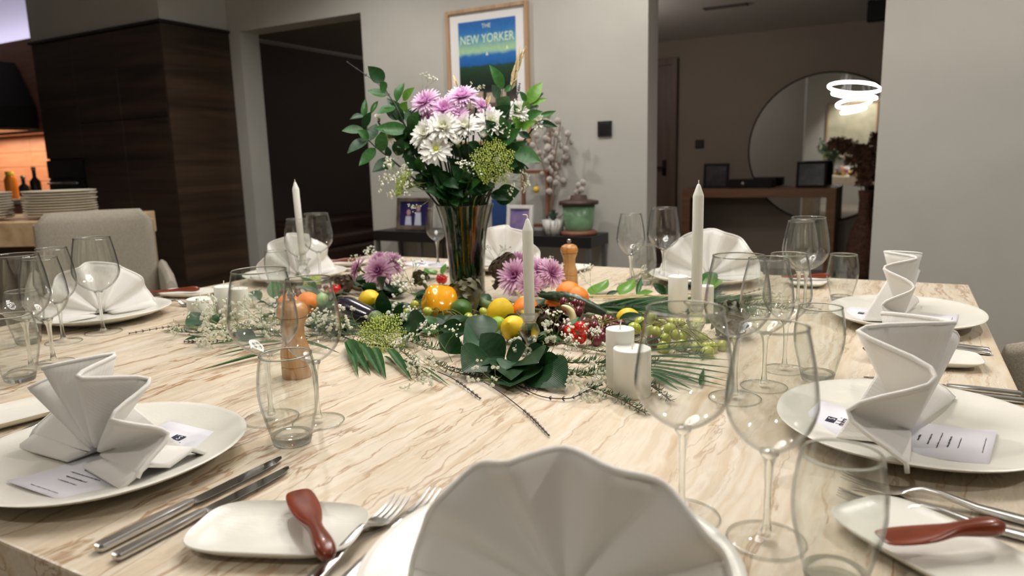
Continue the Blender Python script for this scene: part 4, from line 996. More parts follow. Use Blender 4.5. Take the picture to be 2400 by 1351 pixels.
citrus('lemon', 'lemon behind the aubergine at the left', 'lemon', (-1.2081, 1.4280, 0.7800), 0.029, lemon_me, (1.2, 0.3, 0.9), 1.2, G)
citrus('lemon', 'upper lemon left of the centre candle', 'lemon', (-0.7964, 1.3963, 0.7860), 0.0315, lemon_me, (0.35, 0.3, 0.2), 1.2, G)
citrus('lemon', 'lower lemon touching the centre candle holder', 'lemon', (-0.7050, 1.2924, 0.7790), 0.0285, lemon_me, (0.9, -0.4, 0.4), 1.2, G)
citrus('lemon', 'yellow lemon among the far right grapes', 'lemon', (-0.5298, 1.5074, 0.7740), 0.022, lemon_me, (1.3, 0.2, 1.9), 1.2, G)
citrus('lime', 'dark green lime beside the yellow pepper', 'lime', (-0.9081, 1.4033, 0.7830), 0.0265, lime_me, (1.1, 0.2, 0.6), 1.08, G)
citrus('lime', 'bright green lime wedged between the two lemons', 'lime', (-0.7604, 1.3181, 0.7740), 0.0225, limeb_me, (0.6, 0.7, 0.2), 1.08, G)
citrus('orange', 'orange behind the centre candle', 'orange', (-0.7618, 1.4557, 0.7840), 0.032, orange_me, (0.5, 0.2, 0), 0.97, G)
citrus('orange', 'orange at the left behind the slim wine glass', 'orange', (-1.3354, 1.3366, 0.7800), 0.031, orange_me, (0.3, 0.6, 0), 0.97, G)
citrus('orange', 'second orange at the left, half hidden by the mill', 'orange', (-1.3845, 1.3162, 0.7780), 0.029, orange_me, (0.7, 0.1, 0), 0.97, G)
citrus('orange', 'orange in front of the far pepper mill', 'orange', (-0.7311, 1.6358, 0.7920), 0.034, orange_me, (0.4, 0.3, 0), 0.97, G)
citrus('orange', 'orange right of the one before the far pepper mill', 'orange', (-0.7056, 1.6286, 0.7840), 0.031, orange_me, (0.9, 0.3, 0), 0.97, G)
citrus('orange', 'orange low behind the red grapes', 'orange', (-0.7318, 1.5570, 0.7760), 0.028, orange_me, (0.2, 0.9, 0), 0.97, G)
# yellow pepper
pc = Vector((-0.9727, 1.4070, 0.7900))
pp_ = thing('yellow_pepper', 'orange-yellow bell pepper in front of the vase', 'bell pepper', pc); pp_.rotation_euler = (-0.75, -0.35, 0.3)
mb = MB(); rs = []
for i in range(21):
    a = -PI / 2 + PI * i / 20; rr_ = max(math.cos(a), 0.001) ** 0.62 * (0.043 - 0.006 * math.sin(-a)); z = math.sin(a) * 0.046
    if i > 15: z -= 0.010 * ((i - 15) / 5) ** 2
    rs.append([(rr_ * (1 + 0.10 * math.cos(4 * t)) * math.cos(t), rr_ * (1 + 0.10 * math.cos(4 * t)) * math.sin(t), z) for t in [2 * PI * j / 40 for j in range(40)]])
part('flesh', mb.rings(rs, True, True, True), m_pepper, pp_)
part('stalk', MB().tube(curve_pts([(0, 0, 0.030), (0.002, 0, 0.048), (0.01, 0.004, 0.060)], 6), [0.011, 0.006, 0.0055, 0.0055, 0.0055, 0.006, 0.006][:7] if False else 0.006, 8), m_calyx, pp_)
# aubergine
a0, a1 = Vector((-1.1984, 1.3218, 0.7820)), Vector((-1.0703, 1.2763, 0.7740))
ag = thing('aubergine', 'dark purple aubergine in front of the left lemon', 'aubergine', a0)
d_ = (a1 - a0); L_ = d_.length * 1.15; d_.normalize(); y_ = Vector((0, 0, 1)).cross(d_).normalized(); z_ = d_.cross(y_)
ag.rotation_euler = Matrix((y_, z_, d_)).transposed().to_euler()
part('flesh', MB().lathe([(0.001, -0.026), (0.012, -0.024), (0.022, -0.016), (0.0285, 0.0), (0.031, 0.022), (0.029, 0.05), (0.0235, L_ * 0.82), (0.0195, L_ * 0.95), (0.010, L_)], 28), m_egg, ag)
mb = MB().lathe([(0.0205, L_ * 0.86), (0.0215, L_ * 0.92), (0.0165, L_ * 0.99), (0.008, L_ * 1.04), (0.0065, L_ * 1.12), (0.008, L_ * 1.24), (0.001, L_ * 1.25)], 20)
for k in range(5):
    a = 2 * PI * k / 5
    mb.add([(0.021 * math.cos(a - 0.45), 0.021 * math.sin(a - 0.45), L_ * 0.88), (0.021 * math.cos(a + 0.45), 0.021 * math.sin(a + 0.45), L_ * 0.88), (0.0262 * math.cos(a), 0.0262 * math.sin(a), L_ * 0.66)], [(0, 1, 2)])
part('calyx', mb, m_calyx, ag)
# courgette / cucumber
def rod(name, label, cat, a, b, r, m, cap_m, warts=0, n=20, group=None):
    a, b = Vector(a), Vector(b); d = b - a; L = d.length; d.normalize()
    t = thing(name, label, cat, a, 0, group); y = Vector((0.1, 0.2, 1)).cross(d).normalized(); z = d.cross(y)
    t.rotation_euler = Matrix((y, z, d)).transposed().to_euler()
    K = 40 if warts else 14; rs = []; rr = random.Random(5)
    for i in range(K + 1):
        u = i / K; rad = r * (math.sin(PI * min(max(u, 0.0), 1.0)) ** 0.33 if 0 < u < 1 else 0.12)
        if warts: rad = r * max(0.1, math.sin(PI * u) ** 0.55 * (1 - 0.35 * u))
        ring = []
        for j in range(n):
            q = 2 * PI * j / n
            k = 1 + (warts * (0.5 * math.sin(q * 8) + rr.uniform(-0.6, 0.6)) if warts else 0.03 * math.sin(5 * q))
            ring.append((rad * k * math.cos(q), rad * k * math.sin(q) + 0.06 * L * math.sin(PI * u), L * u))
        rs.append(ring)
    part('flesh', MB().rings(rs, True, True, True), m, t)
    part('stalk', MB().tube([(0, 0, L * 0.985), (0, 0, L + r * 0.6)], [r * 0.35, r * 0.3], 8), cap_m, t)
    return t
rod('cucumber', 'pale green striped cucumber standing behind the slim wine glass', 'cucumber', (-1.3100, 1.3399, 0.7700), (-1.3081, 1.3738, 0.8000), 0.0165, m_zuc, m_calyx)
rod('bitter_gourd', 'upper dark bumpy gourd left of the palm frond', 'gourd', (-0.7653, 1.5315, 0.8050), (-0.5762, 1.5082, 0.7800), 0.0165, m_gourd, m_calyx, 0.16, group='dark bumpy gourds')
rod('bitter_gourd', 'lower dark bumpy gourd beside the red grapes', 'gourd', (-0.6890, 1.5334, 0.7900), (-0.5539, 1.5122, 0.7660), 0.0145, m_gourd, m_calyx, 0.16, group='dark bumpy gourds')
# tomatoes
tom_me = citrus_mesh('skin', m_tomato, -0.08, 0.92)
sep_me = leaf_mesh('sepal', mat('sepal_green', (60, 104, 40), rough=0.6), 0.2, 0.1, 4)
def tomato(label, c, r, rot):
    t = thing('cherry_tomato', label, 'tomato', c, 0, 'small red tomatoes'); t.scale = (r,) * 3; t.rotation_euler = rot
    link('skin', tom_me, t)
    for k in range(5):
        a = 2 * PI * k / 5
        link('sepal', sep_me, t, M=frame((0, 0, 0.86), (0.6 * math.cos(a), 0.6 * math.sin(a), 0.88), (0, 0, 1), 0.16, 0.3))
tomato('upper red tomato left of the front pillar candles', (-0.5566, 1.3026, 0.7920), 0.0152, (2.2, 0.3, 0))
tomato('lower red tomato left of the front pillar candles', (-0.5682, 1.3205, 0.7680), 0.0158, (2.4, 0.2, 0))
tomato('red tomato behind the two left of the pillar candles', (-0.5965, 1.3433, 0.7720), 0.0150, (2.0, -0.5, 0))
tomato('red tomato at the far side left of the vase', (-1.2551, 1.8333, 0.7700), 0.018, (0.2, 0.3, 0))
tomato('red tomato at the left behind the dark leaf', (-1.4424, 1.5566, 0.7740), 0.017, (0.3, 0.3, 0))
tomato('small red tomato left of the orange at the left', (-1.4455, 1.5345, 0.7700), 0.014, (0.5, 0.3, 0))
# grapes
gr_me = {'g': MB().ball((0, 0, 0), 1, 14, 10, (0.92, 0.92, 1.06)).mesh('grape', m_ggrape), 'r': MB().ball((0, 0, 0), 1, 14, 10, (0.86, 0.86, 1.08)).mesh('grape', m_rgrape)}
def bunch(label, kind, pts, r, seed, stem=None):
    rr = random.Random(seed); P = [Vector(p) for p in pts]; c = sum(P, Vector()) / len(P)
    base = Vector((c.x, c.y, TZ))
    t = thing('grape_bunch', label, 'grapes', base, 0, 'bunches of grapes')
    mb = MB(); top = c + Vector((0, 0, 0.012))
    for p in P:
        o = link('grape', gr_me[kind], t, p - base); s_ = r * rr.uniform(0.88, 1.1); o.scale = (s_,) * 3
        o.rotation_euler = (rr.uniform(-1, 1), rr.uniform(-1, 1), 0)
        q = p + (top - p).normalized() * r * 0.9
        mb.tube(curve_pts([q - base, (q + (top - q) * 0.5 + Vector((0, 0, 0.012))) - base, top - base], 5), 0.0011, 5)
    if stem: mb.tube(curve_pts([top - base, Vector(stem) - base], 4), 0.0022, 6)
    part('stalk', mb, m_gstem, t)
bunch('green grapes in front of the yellow pepper', 'g', [(-1.0478, 1.3718, 0.7720), (-1.0007, 1.3445, 0.7760), (-0.9694, 1.3532, 0.7840), (-0.9675, 1.3267, 0.7680), (-0.9462, 1.3443, 0.7620), (-0.9938, 1.3202, 0.7620), (-0.8734, 1.3796, 0.7720), (-0.8617, 1.3983, 0.7660), (-0.8652, 1.4344, 0.7760), (-1.0152, 1.4036, 0.7800), (-0.8549, 1.3529, 0.7640), (-0.9131, 1.3435, 0.7640), (-1.0514, 1.4127, 0.7820), (-0.8972, 1.3645, 0.7660), (-0.8660, 1.3483, 0.7600)], 0.0118, 1)
bunch('green grapes at the right behind the large wine glass', 'g', [(-0.4730, 1.3911, 0.7800), (-0.4717, 1.4877, 0.7800), (-0.4528, 1.4367, 0.7950), (-0.4254, 1.3880, 0.7760), (-0.4480, 1.4077, 0.7740), (-0.3991, 1.3951, 0.7840), (-0.4140, 1.4660, 0.7800), (-0.3916, 1.4479, 0.7840), (-0.4017, 1.3744, 0.7680), (-0.3950, 1.3374, 0.7600), (-0.3748, 1.3970, 0.7680), (-0.3658, 1.4704, 0.7740), (-0.3392, 1.4175, 0.7640), (-0.3666, 1.3641, 0.7590), (-0.3373, 1.3658, 0.7590), (-0.3191, 1.3695, 0.7600), (-0.3093, 1.3736, 0.7600), (-0.3096, 1.3370, 0.7580), (-0.2933, 1.3945, 0.7600), (-0.4524, 1.4972, 0.7700), (-0.3765, 1.4427, 0.7700), (-0.3877, 1.3927, 0.7740), (-0.4869, 1.4690, 0.7740)], 0.0132, 2, (-0.4756, 1.4489, 0.8000))
bunch('dark red grapes beside the gourds', 'r', [(-0.6761, 1.4856, 0.8020), (-0.6465, 1.4551, 0.7980), (-0.6384, 1.4683, 0.8060), (-0.6334, 1.4861, 0.8000), (-0.6251, 1.4490, 0.7900), (-0.6589, 1.4707, 0.7860), (-0.6398, 1.4585, 0.7780)], 0.0132, 3)
bunch('dark red grapes around the small tomatoes', 'r', [(-0.5905, 1.4035, 0.7800), (-0.5764, 1.4178, 0.7820), (-0.5551, 1.3701, 0.7800), (-0.5614, 1.4615, 0.7760), (-0.5435, 1.4405, 0.7800), (-0.5469, 1.3355, 0.7720), (-0.5413, 1.3667, 0.7700), (-0.5282, 1.3503, 0.7640), (-0.5386, 1.4095, 0.7700), (-0.5317, 1.4301, 0.7680), (-0.5022, 1.3890, 0.7640), (-0.5346, 1.3330, 0.7620), (-0.6248, 1.3620, 0.7680), (-0.6283, 1.3855, 0.7720), (-0.4247, 1.3629, 0.7640), (-0.5271, 1.4580, 0.7700), (-0.4697, 1.5003, 0.7620), (-0.5767, 1.3940, 0.7700)], 0.0128, 4)
bunch('small red grapes at the left among the sprigs', 'r', [(-1.5198, 1.4073, 0.7800), (-1.4919, 1.4020, 0.7900), (-1.4637, 1.3814, 0.7800), (-1.4862, 1.3819, 0.7700), (-1.4609, 1.4294, 0.7800), (-1.4725, 1.4373, 0.7900), (-1.4597, 1.3921, 0.7700), (-1.4537, 1.5320, 0.7800), (-1.4958, 1.5468, 0.7800), (-1.4649, 1.4163, 0.7700)], 0.0098, 6)
# yellow crescent squash slices
m_cream2 = mat('pale_rind', (226, 208, 146), (240, 226, 176), rough=0.5, scale=30)
def crescent(label, c, r, rot, th=0.010):
    t = thing('squash_crescent', label, 'squash', c, 0, 'pale squash crescents'); t.rotation_euler = rot
    part('flesh', MB().tube([(r * math.cos(a), r * math.sin(a), 0) for a in [lerp(-1.4, 1.4, k / 14) for k in range(15)]], [th * max(0.12, math.sin(PI * k / 14) ** 0.6) for k in range(15)], 10, True, 1.3), m_cream2, t)
    part('rind', MB().tube([((r + th * 0.75) * math.cos(a), (r + th * 0.75) * math.sin(a), 0) for a in [lerp(-1.25, 1.25, k / 12) for k in range(13)]], [th * 0.5 * max(0.1, math.sin(PI * k / 12) ** 0.5) for k in range(13)], 8), m_calyx, t)
crescent('pale crescent beside the dry artichoke', (-0.6584, 1.4224, 0.7780), 0.030, (1.35, 0.0, 0.6))
crescent('yellow crescent behind the upper lemon', (-0.8827, 1.6018, 0.7800), 0.034, (0.4, 0.3, 0.4))
# artichokes
bract_me = {k: leaf_mesh('bract', m, 0.16, 0.22, 5, 0.5) for k, m in (('g', m_art), ('d', m_artd))}
def artichoke(label, c, r, axis, kind='g', stem=0.06, n=46, open_=0.0, elong=1.0):
    c = Vector(c); d = Vector(axis).normalized()
    t = thing('artichoke', label, 'artichoke', c, 0, 'globe artichokes')
    y = d.orthogonal().normalized(); z = d.cross(y); t.rotation_euler = Matrix((y, z, d)).transposed().to_euler()
    t.scale = (1, 1, elong)
    part('heart', MB().lathe([(0.001, -r * 0.85), (r * 0.6, -r * 0.75), (r * 0.86, -r * 0.2), (r * 0.74, r * 0.4), (r * 0.35, r * 0.9), (0.001, r * 1.0)], 16), MATS['artichoke_bract'] if kind == 'g' else m_artd, t)
    part('stem', MB().tube(curve_pts([(0, 0, -r * 0.8), (r * 0.1, 0, -r * 0.8 - stem * 0.5), (0, 0, -r * 0.8 - stem)], 5), r * 0.24, 8), m_calyx if kind == 'g' else m_artd, t)
    for k in range(n):
        u = k / (n - 1); a = k * 2.39996; el = lerp(-0.75, 0.95, u)
        rb = r * (0.62 + 0.38 * math.sqrt(max(0, 1 - el * el))) * (1 - 0.45 * max(0, el))
        base = Vector((rb * 0.86 * math.cos(a), rb * 0.86 * math.sin(a), el * r * 0.75 - r * 0.15))
        tip = Vector((rb * lerp(1.12 + open_, 0.22 + open_, u) * math.cos(a), rb * lerp(1.12 + open_, 0.22 + open_, u) * math.sin(a), el * r * 0.75 + r * 0.52))
        link('bract', bract_me[kind], t, M=frame(base, tip, Vector((math.cos(a), math.sin(a), 0.3)), r * 0.66, r * 0.7))
artichoke('green artichoke lying before the vase foot', (-0.9364, 1.4708, 0.8000), 0.044, (-0.75, -0.35, 0.25), 'g', 0.05)
artichoke('upright dark artichoke right of the vase', (-0.9573, 1.7022, 0.8350), 0.034, (0.42, 0.25, 0.85), 'd', 0.02, 60, elong=1.25)
artichoke('dry brown artichoke right of the centre candle', (-0.6669, 1.3588, 0.7820), 0.036, (0.3, -0.75, 0.45), 'd', 0.03, open_=0.12)
artichoke('green artichoke at the right behind the wine glasses', (-0.3020, 1.5093, 0.7860), 0.038, (0.8, -0.45, 0.15), 'g', 0.04)
artichoke('small brown artichoke under the left pink flowers', (-1.4473, 1.6033, 0.7800), 0.028, (-0.8, -0.4, 0.3), 'd', 0.03)
artichoke('small green artichoke right of the left pink flowers', (-1.2749, 1.7480, 0.7850), 0.024, (-0.2, -0.4, 0.8), 'g', 0.03, 30)
# ================================================================== greenery: shared leaf shapes
def leaf_mat(name, c1, c2, rough=0.35, coat=0.15):
    m, nt, b = new_mat(name)
    v = coords(nt, (4, 0.6, 1)); f = noise(nt, v, 4.0, 3)
    r = ramp(nt, f, [(0.3, lin(c1)), (0.7, lin(c2))]); nt.links.new(r.outputs[0], b.inputs['Base Color'])
    b.inputs['Roughness'].default_value = rough; b.inputs['Coat Weight'].default_value = coat; b.inputs['Coat Roughness'].default_value = 0.25; b.inputs['Specular IOR Level'].default_value = 0.3
    wv = node(nt, 'ShaderNodeTexWave', Scale=9.0, Distortion=0.6, _bands_direction='Y'); nt.links.new(coords(nt, (0.3, 1, 0)), wv.inputs['Vector'])
    bump(nt, b, wv.outputs['Fac'], 0.12, 0.0008)
    # a leaf lets a little light through
    tl = nt.nodes.new('ShaderNodeBsdfTranslucent'); nt.links.new(r.outputs[0], tl.inputs[0])
    mx = nt.nodes.new('ShaderNodeMixShader'); mx.inputs[0].default_value = 0.22
    nt.links.new(b.outputs[0], mx.inputs[1]); nt.links.new(tl.outputs[0], mx.inputs[2]); nt.links.new(mx.outputs[0], nt.nodes['Material Output'].inputs[0])
    return m
m_lf = {'d': leaf_mat('leaf_dark', (22, 52, 26), (34, 72, 34), 0.38, 0.0), 'm': leaf_mat('leaf_mid', (46, 90, 40), (62, 110, 52)), 'b': leaf_mat('leaf_bright', (84, 132, 44), (108, 152, 60)), 'p': leaf_mat('palm_green', (40, 84, 42), (64, 108, 56), 0.4, 0.05), 'g': leaf_mat('leaf_greygreen', (56, 86, 66), (80, 108, 84), 0.4)}
LEAF = {}
for k in 'dmbg':
    LEAF[k] = [leaf_mesh('leaf', m_lf[k], bw, fd, 9, mp_) for bw, fd, mp_ in ((0.10, 0.10, 0.42), (0.16, 0.16, 0.46), (-0.10, 0.12, 0.40), (0.05, 0.06, 0.45))]
LEAF['r'] = [leaf_mesh('leaf', m_lf['d'], bw, fd, 12, mp_, 1.02) for bw, fd, mp_ in ((0.08, 0.10, 0.50), (0.14, 0.14, 0.52), (-0.06, 0.10, 0.48))]
LEAF['p'] = [leaf_mesh('leaflet', m_lf['p'], bw, 0.25, 8, 0.32) for bw in (0.06, 0.10, -0.03)]
m_stem = mat('stem_green', (44, 66, 36), (34, 52, 30), rough=0.6, scale=40)
m_stemd = mat('stem_dark', (40, 48, 36), rough=0.6)
m_stemp = mat('stem_pale', (128, 148, 84), rough=0.6)
def add_leaf(root, base, tip, w, kind='d', up=(0, 0, 1), v=None, bow=None):
    base, tip = Vector(base) - root.location, Vector(tip) - root.location
    L = (tip - base).length
    me = LEAF[kind][rnd.randrange(len(LEAF[kind])) if v is None else v]
    u = Vector(up) + Vector((rnd.uniform(-.25, .25), rnd.uniform(-.25, .25), rnd.uniform(-.1, .1)))
    return link('leaflet' if kind == 'p' else 'leaf', me, root, M=frame(base, tip, u, w, bow or max(L, w) * 0.65))
def branch(name, label, cat, path, r0, r1, leaves, wr=0.42, kind='m', group=None, up=None, stem_m=None, minw=0.0, wk=1.0):
    """a stem with leaves given as (base, tip[, kind[, width ratio]])"""
    P = curve_pts(path, 14); root = thing(name, label, cat, path[0], 0, group); o = root.location.copy()
    part('stem', MB().tube([p - o for p in P], [lerp(r0, r1, i / (len(P) - 1)) for i in range(len(P))], 6), stem_m or m_stem, root)
    for lf in leaves:
        k = lf[2] if len(lf) > 2 else kind; w_ = lf[3] if len(lf) > 3 else wr
        L = (Vector(lf[1]) - Vector(lf[0])).length
        add_leaf(root, lf[0], lf[1], max(L * w_ * wk, minw), k, up or (0, 0, 1))
    return root

# ================================================================== glass vase
VX, VY = (-1.0794, 1.7070, 0.7500)[0], (-1.0794, 1.7070, 0.7500)[1]
m_vase = thin_glass('vase_glass', (0.64, 0.67, 0.63), (0.10, 0.11, 0.10), 1.6)
m_water = thin_glass('vase_water', (0.74, 0.76, 0.72), (0.4, 0.42, 0.38), 0.5)
vs = thing('glass_vase', 'tall flared smoky glass vase holding the bouquet', 'vase', (VX, VY, TZ))
vp_ = curve_pts([(0.050, 0, 0.016), (0.051, 0, 0.06), (0.0535, 0, 0.12), (0.060, 0, 0.18), (0.070, 0, 0.225), (0.082, 0, 0.262)], 30)
part('wall', MB().lathe([(p.x, p.z) for p in vp_], 64), m_vase, vs)
part('inner_wall', MB().lathe([(p.x - 0.003, p.z) for p in vp_], 64), thin_glass('vase_inner', (0.95, 0.96, 0.95), (0.4, 0.42, 0.4), 0.6), vs)
part('rim', MB().tube([(0.0805 * math.cos(2 * PI * j / 64), 0.0805 * math.sin(2 * PI * j / 64), 0.262) for j in range(65)], 0.0018, 6, False), m_gfoot, vs)
part('thick_base', MB().lathe([(0.0002, 0.0), (0.048, 0.0), (0.051, 0.004), (0.0505, 0.016), (0.04, 0.018), (0.0002, 0.014)], 48), m_gsol, vs)
part('water', MB().lathe([(0.0002, 0.019), (0.046, 0.019)] + [(p.x - 0.005, p.z) for p in vp_ if 0.02 < p.z < 0.132] + [(0.0487, 0.132), (0.0002, 0.132)], 48), m_water, vs)
def in_vase(k, n, zr=0.24):
    """where stem k of n stands in the vase: foot and neck point"""
    a = k * 2.39996; q = math.sqrt((k + 0.5) / n)
    foot = Vector((VX - 0.034 * q * math.cos(a), VY - 0.034 * q * math.sin(a), TZ + 0.024 + 0.01 * q))
    neck = Vector((VX + 0.058 * q * math.cos(a), VY + 0.058 * q * math.sin(a), TZ + zr))
    return foot, neck
NS = [0]
def stem_path(top, mid=None, toward=True):
    """stem from the vase foot through the neck, on the side of its head, to the head"""
    top = Vector(top); NS[0] += 1; k = NS[0]
    d = Vector((top.x - VX, top.y - VY, 0)); a = math.atan2(d.y, d.x) + rnd.uniform(-.5, .5); q = min(1, d.length / 0.12) * rnd.uniform(0.6, 1.0)
    b = rnd.uniform(0, 2 * PI); g = 0.041 * math.sqrt(rnd.uniform(0.08, 1.0))
    foot = Vector((VX + g * math.cos(b), VY + g * math.sin(b), TZ + 0.024))
    neck = Vector((VX + 0.066 * q * math.cos(a), VY + 0.066 * q * math.sin(a), TZ + 0.250))
    return [foot, neck] + ([Vector(m) for m in mid] if mid else []) + [top]

# ================================================================== chrysanthemums
def petal_mat(name, tip, core, r_in, r_out):
    m, nt, b = new_mat(name)
    tc = nt.nodes.new('ShaderNodeTexCoord'); ln = node(nt, 'ShaderNodeVectorMath', _operation='LENGTH'); nt.links.new(tc.outputs['Object'], ln.inputs[0])
    r = ramp(nt, ln.outputs['Value'], [(r_in, lin(core)), (r_out, lin(tip))]); nt.links.new(r.outputs[0], b.inputs['Base Color'])
    b.inputs['Roughness'].default_value = 0.6
    tl = nt.nodes.new('ShaderNodeBsdfTranslucent'); nt.links.new(r.outputs[0], tl.inputs[0])
    mx = nt.nodes.new('ShaderNodeMixShader'); mx.inputs[0].default_value = 0.25
    nt.links.new(b.outputs[0], mx.inputs[1]); nt.links.new(tl.outputs[0], mx.inputs[2]); nt.links.new(mx.outputs[0], nt.nodes['Material Output'].inputs[0])
    return m
m_pw = petal_mat('petal_white', (244, 243, 236), (226, 228, 170), 0.10, 0.42)
m_pp = petal_mat('petal_pink', (244, 220, 240), (216, 146, 204), 0.10, 0.85)
m_pm = petal_mat('petal_mauve', (238, 202, 224), (178, 86, 150), 0.08, 0.80)
def mum_petals(m, layers, seed):
    """unit flower facing +z, radius 1; layers of (count, length, elevation, width)"""
    rr = random.Random(seed); out = []
    for n, L, el, w in layers:
        mb = MB()
        for k in range(n):
            a = 2 * PI * (k + rr.uniform(-.3, .3)) / n; e = el + rr.uniform(-.10, .10); l_ = L * rr.uniform(0.86, 1.05)
            ca, sa = math.cos(a), math.sin(a); rows = []
            for i in range(6):
                t = i / 5; ww = w * (0.35 + 0.65 * math.sin(PI * min(1, t * 0.62 + 0.16))) * (1 if i < 5 else 0.45)
                curl = 0.16 * (t * t) * (1 if el > 0.6 else -0.5)
                rad = 0.06 + l_ * t * math.cos(e) - (curl * 0.6 if el > 0.6 else 0); z = l_ * t * math.sin(e) + curl * (0.2 if el > 0.6 else 0.5)
                row = []
                for s_ in (-1, 0, 1):
                    x, y = rad, s_ * ww * 0.5; zz = z + (abs(s_) * 0.22 * ww)
                    row.append((x * ca - y * sa, x * sa + y * ca, zz))
                rows.append(row)
            mb.rings(rows, False)
        out.append(mb.mesh('petal_ring', m))
    return out
white_a = mum_petals(m_pw, [(22, 0.96, 0.05, 0.20), (20, 0.88, 0.34, 0.19), (17, 0.72, 0.64, 0.17), (13, 0.52, 0.95, 0.15), (9, 0.32, 1.2, 0.12)], 1)
white_b = mum_petals(m_pw, [(17, 1.0, 0.02, 0.25), (15, 0.88, 0.28, 0.23), (10, 0.62, 0.62, 0.19)], 2)
pink_a = mum_petals(m_pp, [(30, 0.96, 0.02, 0.13), (28, 0.88, 0.28, 0.13), (24, 0.76, 0.55, 0.12), (18, 0.58, 0.85, 0.11), (12, 0.36, 1.15, 0.10)], 3)
mauve_a = mum_petals(m_pm, [(32, 1.0, -0.12, 0.12), (30, 0.94, 0.14, 0.12), (26, 0.82, 0.42, 0.11), (20, 0.62, 0.75, 0.10), (14, 0.40, 1.1, 0.09)], 4)
bud_a = mum_petals(m_pw, [(12, 0.9, 0.75, 0.24), (10, 0.8, 1.0, 0.22), (8, 0.7, 1.25, 0.2)], 5)
disc_me = {'w': MB().ball((0, 0, 0.06), 0.17, 10, 6, (1, 1, 0.6)).mesh('disc', mat('disc_yellowgreen', (196, 196, 84), (170, 170, 60), rough=0.8, scale=30)), 'p': MB().ball((0, 0, 0.08), 0.13, 10, 6, (1, 1, 0.6)).mesh('disc', mat('disc_purple', (112, 44, 104), rough=0.8))}
calyx_me = MB().lathe([(0.05, -0.26), (0.14, -0.2), (0.24, -0.10), (0.26, -0.02), (0.1, 0.0)], 12).mesh('calyx', mat('flower_calyx', (92, 116, 52), rough=0.7))
def mum(label, c, r, face, kind, path=None, group='chrysanthemums in the vase', stem_r=0.0027):
    c = Vector(c); f = Vector(face).normalized()
    meshes = {'w': white_a, 'wb': white_b, 'p': pink_a, 'm': mauve_a, 'bud': bud_a}[kind]
    root = thing('chrysanthemum', label, 'flower', c, 0, group)
    neck = c - f * r * 0.25
    if path is None: path = stem_path(neck - f * 0.03) + [neck]
    P = curve_pts(path, 14); part('stem', MB().tube([p - c for p in P], stem_r, 6), m_stem, root)
    y = f.orthogonal().normalized(); z = f.cross(y)
    R = Matrix(((y.x, z.x, f.x, 0), (y.y, z.y, f.y, 0), (y.z, z.z, f.z, 0), (0, 0, 0, 1))) @ Matrix.Rotation(rnd.uniform(0, 6), 4, 'Z') @ Matrix.Scale(r, 4)
    for me in meshes: o = link('petal_ring', me, root, M=R); o['kind'] = 'stuff'
    link('disc', disc_me['p' if kind in 'pm' else 'w'], root, M=R); link('calyx', calyx_me, root, M=R)
    return root
CF = (0.40, -0.80, 0.0)   # roughly towards the viewer's side of the table
mum('white chrysanthemum at the left end of the white flowers', (-1.1305, 1.6107, 1.2068), 0.052, (-0.05, -0.8, 0.45), 'w')
mum('large white chrysanthemum in the middle of the bouquet', (-1.0841, 1.6246, 1.2219), 0.054, (0.3, -0.75, 0.6), 'w')
mum('white chrysanthemum right of the large middle one', (-1.0415, 1.6594, 1.2243), 0.047, (0.3, -0.6, 0.7), 'w')
mum('open white daisy-like chrysanthemum hanging lowest at the front', (-1.0929, 1.5970, 1.1663), 0.046, (0.35, -0.75, 0.35), 'wb')
mum('half open white bud below the white flowers', (-1.0419, 1.6249, 1.1759), 0.028, (0.1, -0.4, 0.8), 'bud')
mum('white chrysanthemum behind the right hand leaves', (-0.9840, 1.7022, 1.2342), 0.047, (0.4, -0.7, 0.55), 'w')
mum('white chrysanthemum at the right above the green leaves', (-0.9341, 1.7638, 1.2623), 0.040, (0.5, -0.5, 0.6), 'w')
mum('rightmost white chrysanthemum of the bouquet', (-0.8886, 1.7887, 1.2360), 0.034, (0.6, -0.5, 0.5), 'w')
mum('white chrysanthemum turned away at the left', (-1.2532, 1.6119, 1.2083), 0.036, (-0.8, 0.1, 0.55), 'w')
mum('small white bud behind the right leaves', (-0.9921, 1.6750, 1.1947), 0.020, (0.3, -0.5, 0.6), 'bud')
mum('small yellowish bud at the far left of the bouquet', (-1.3041, 1.6296, 1.2575), 0.020, (-0.2, -0.3, 0.9), 'bud')
mum('pink chrysanthemum at the left of the pink flowers', (-1.1589, 1.6521, 1.2943), 0.048, (-0.05, -0.7, 0.65), 'p')
mum('pink chrysanthemum in the middle of the pink flowers', (-1.1016, 1.6607, 1.2711), 0.049, (0.2, -0.7, 0.6), 'p')
mum('highest pink chrysanthemum of the bouquet', (-1.0696, 1.7010, 1.3052), 0.050, (0.15, -0.5, 0.8), 'p')
mum('lower pink chrysanthemum behind the white ones', (-1.0694, 1.6669, 1.2539), 0.041, (0.35, -0.7, 0.5), 'p')
mum('pink chrysanthemum seen from the side at the right', (-1.0183, 1.7177, 1.2783), 0.032, (0.75, -0.2, 0.6), 'p')
mum('small pink chrysanthemum low at the right of the pink group', (-0.9955, 1.7188, 1.2568), 0.027, (0.6, -0.4, 0.6), 'p')
mum('dark pink chrysanthemum half hidden low at the left', (-1.1430, 1.6380, 1.2509), 0.030, (-0.2, -0.6, 0.1), 'm')
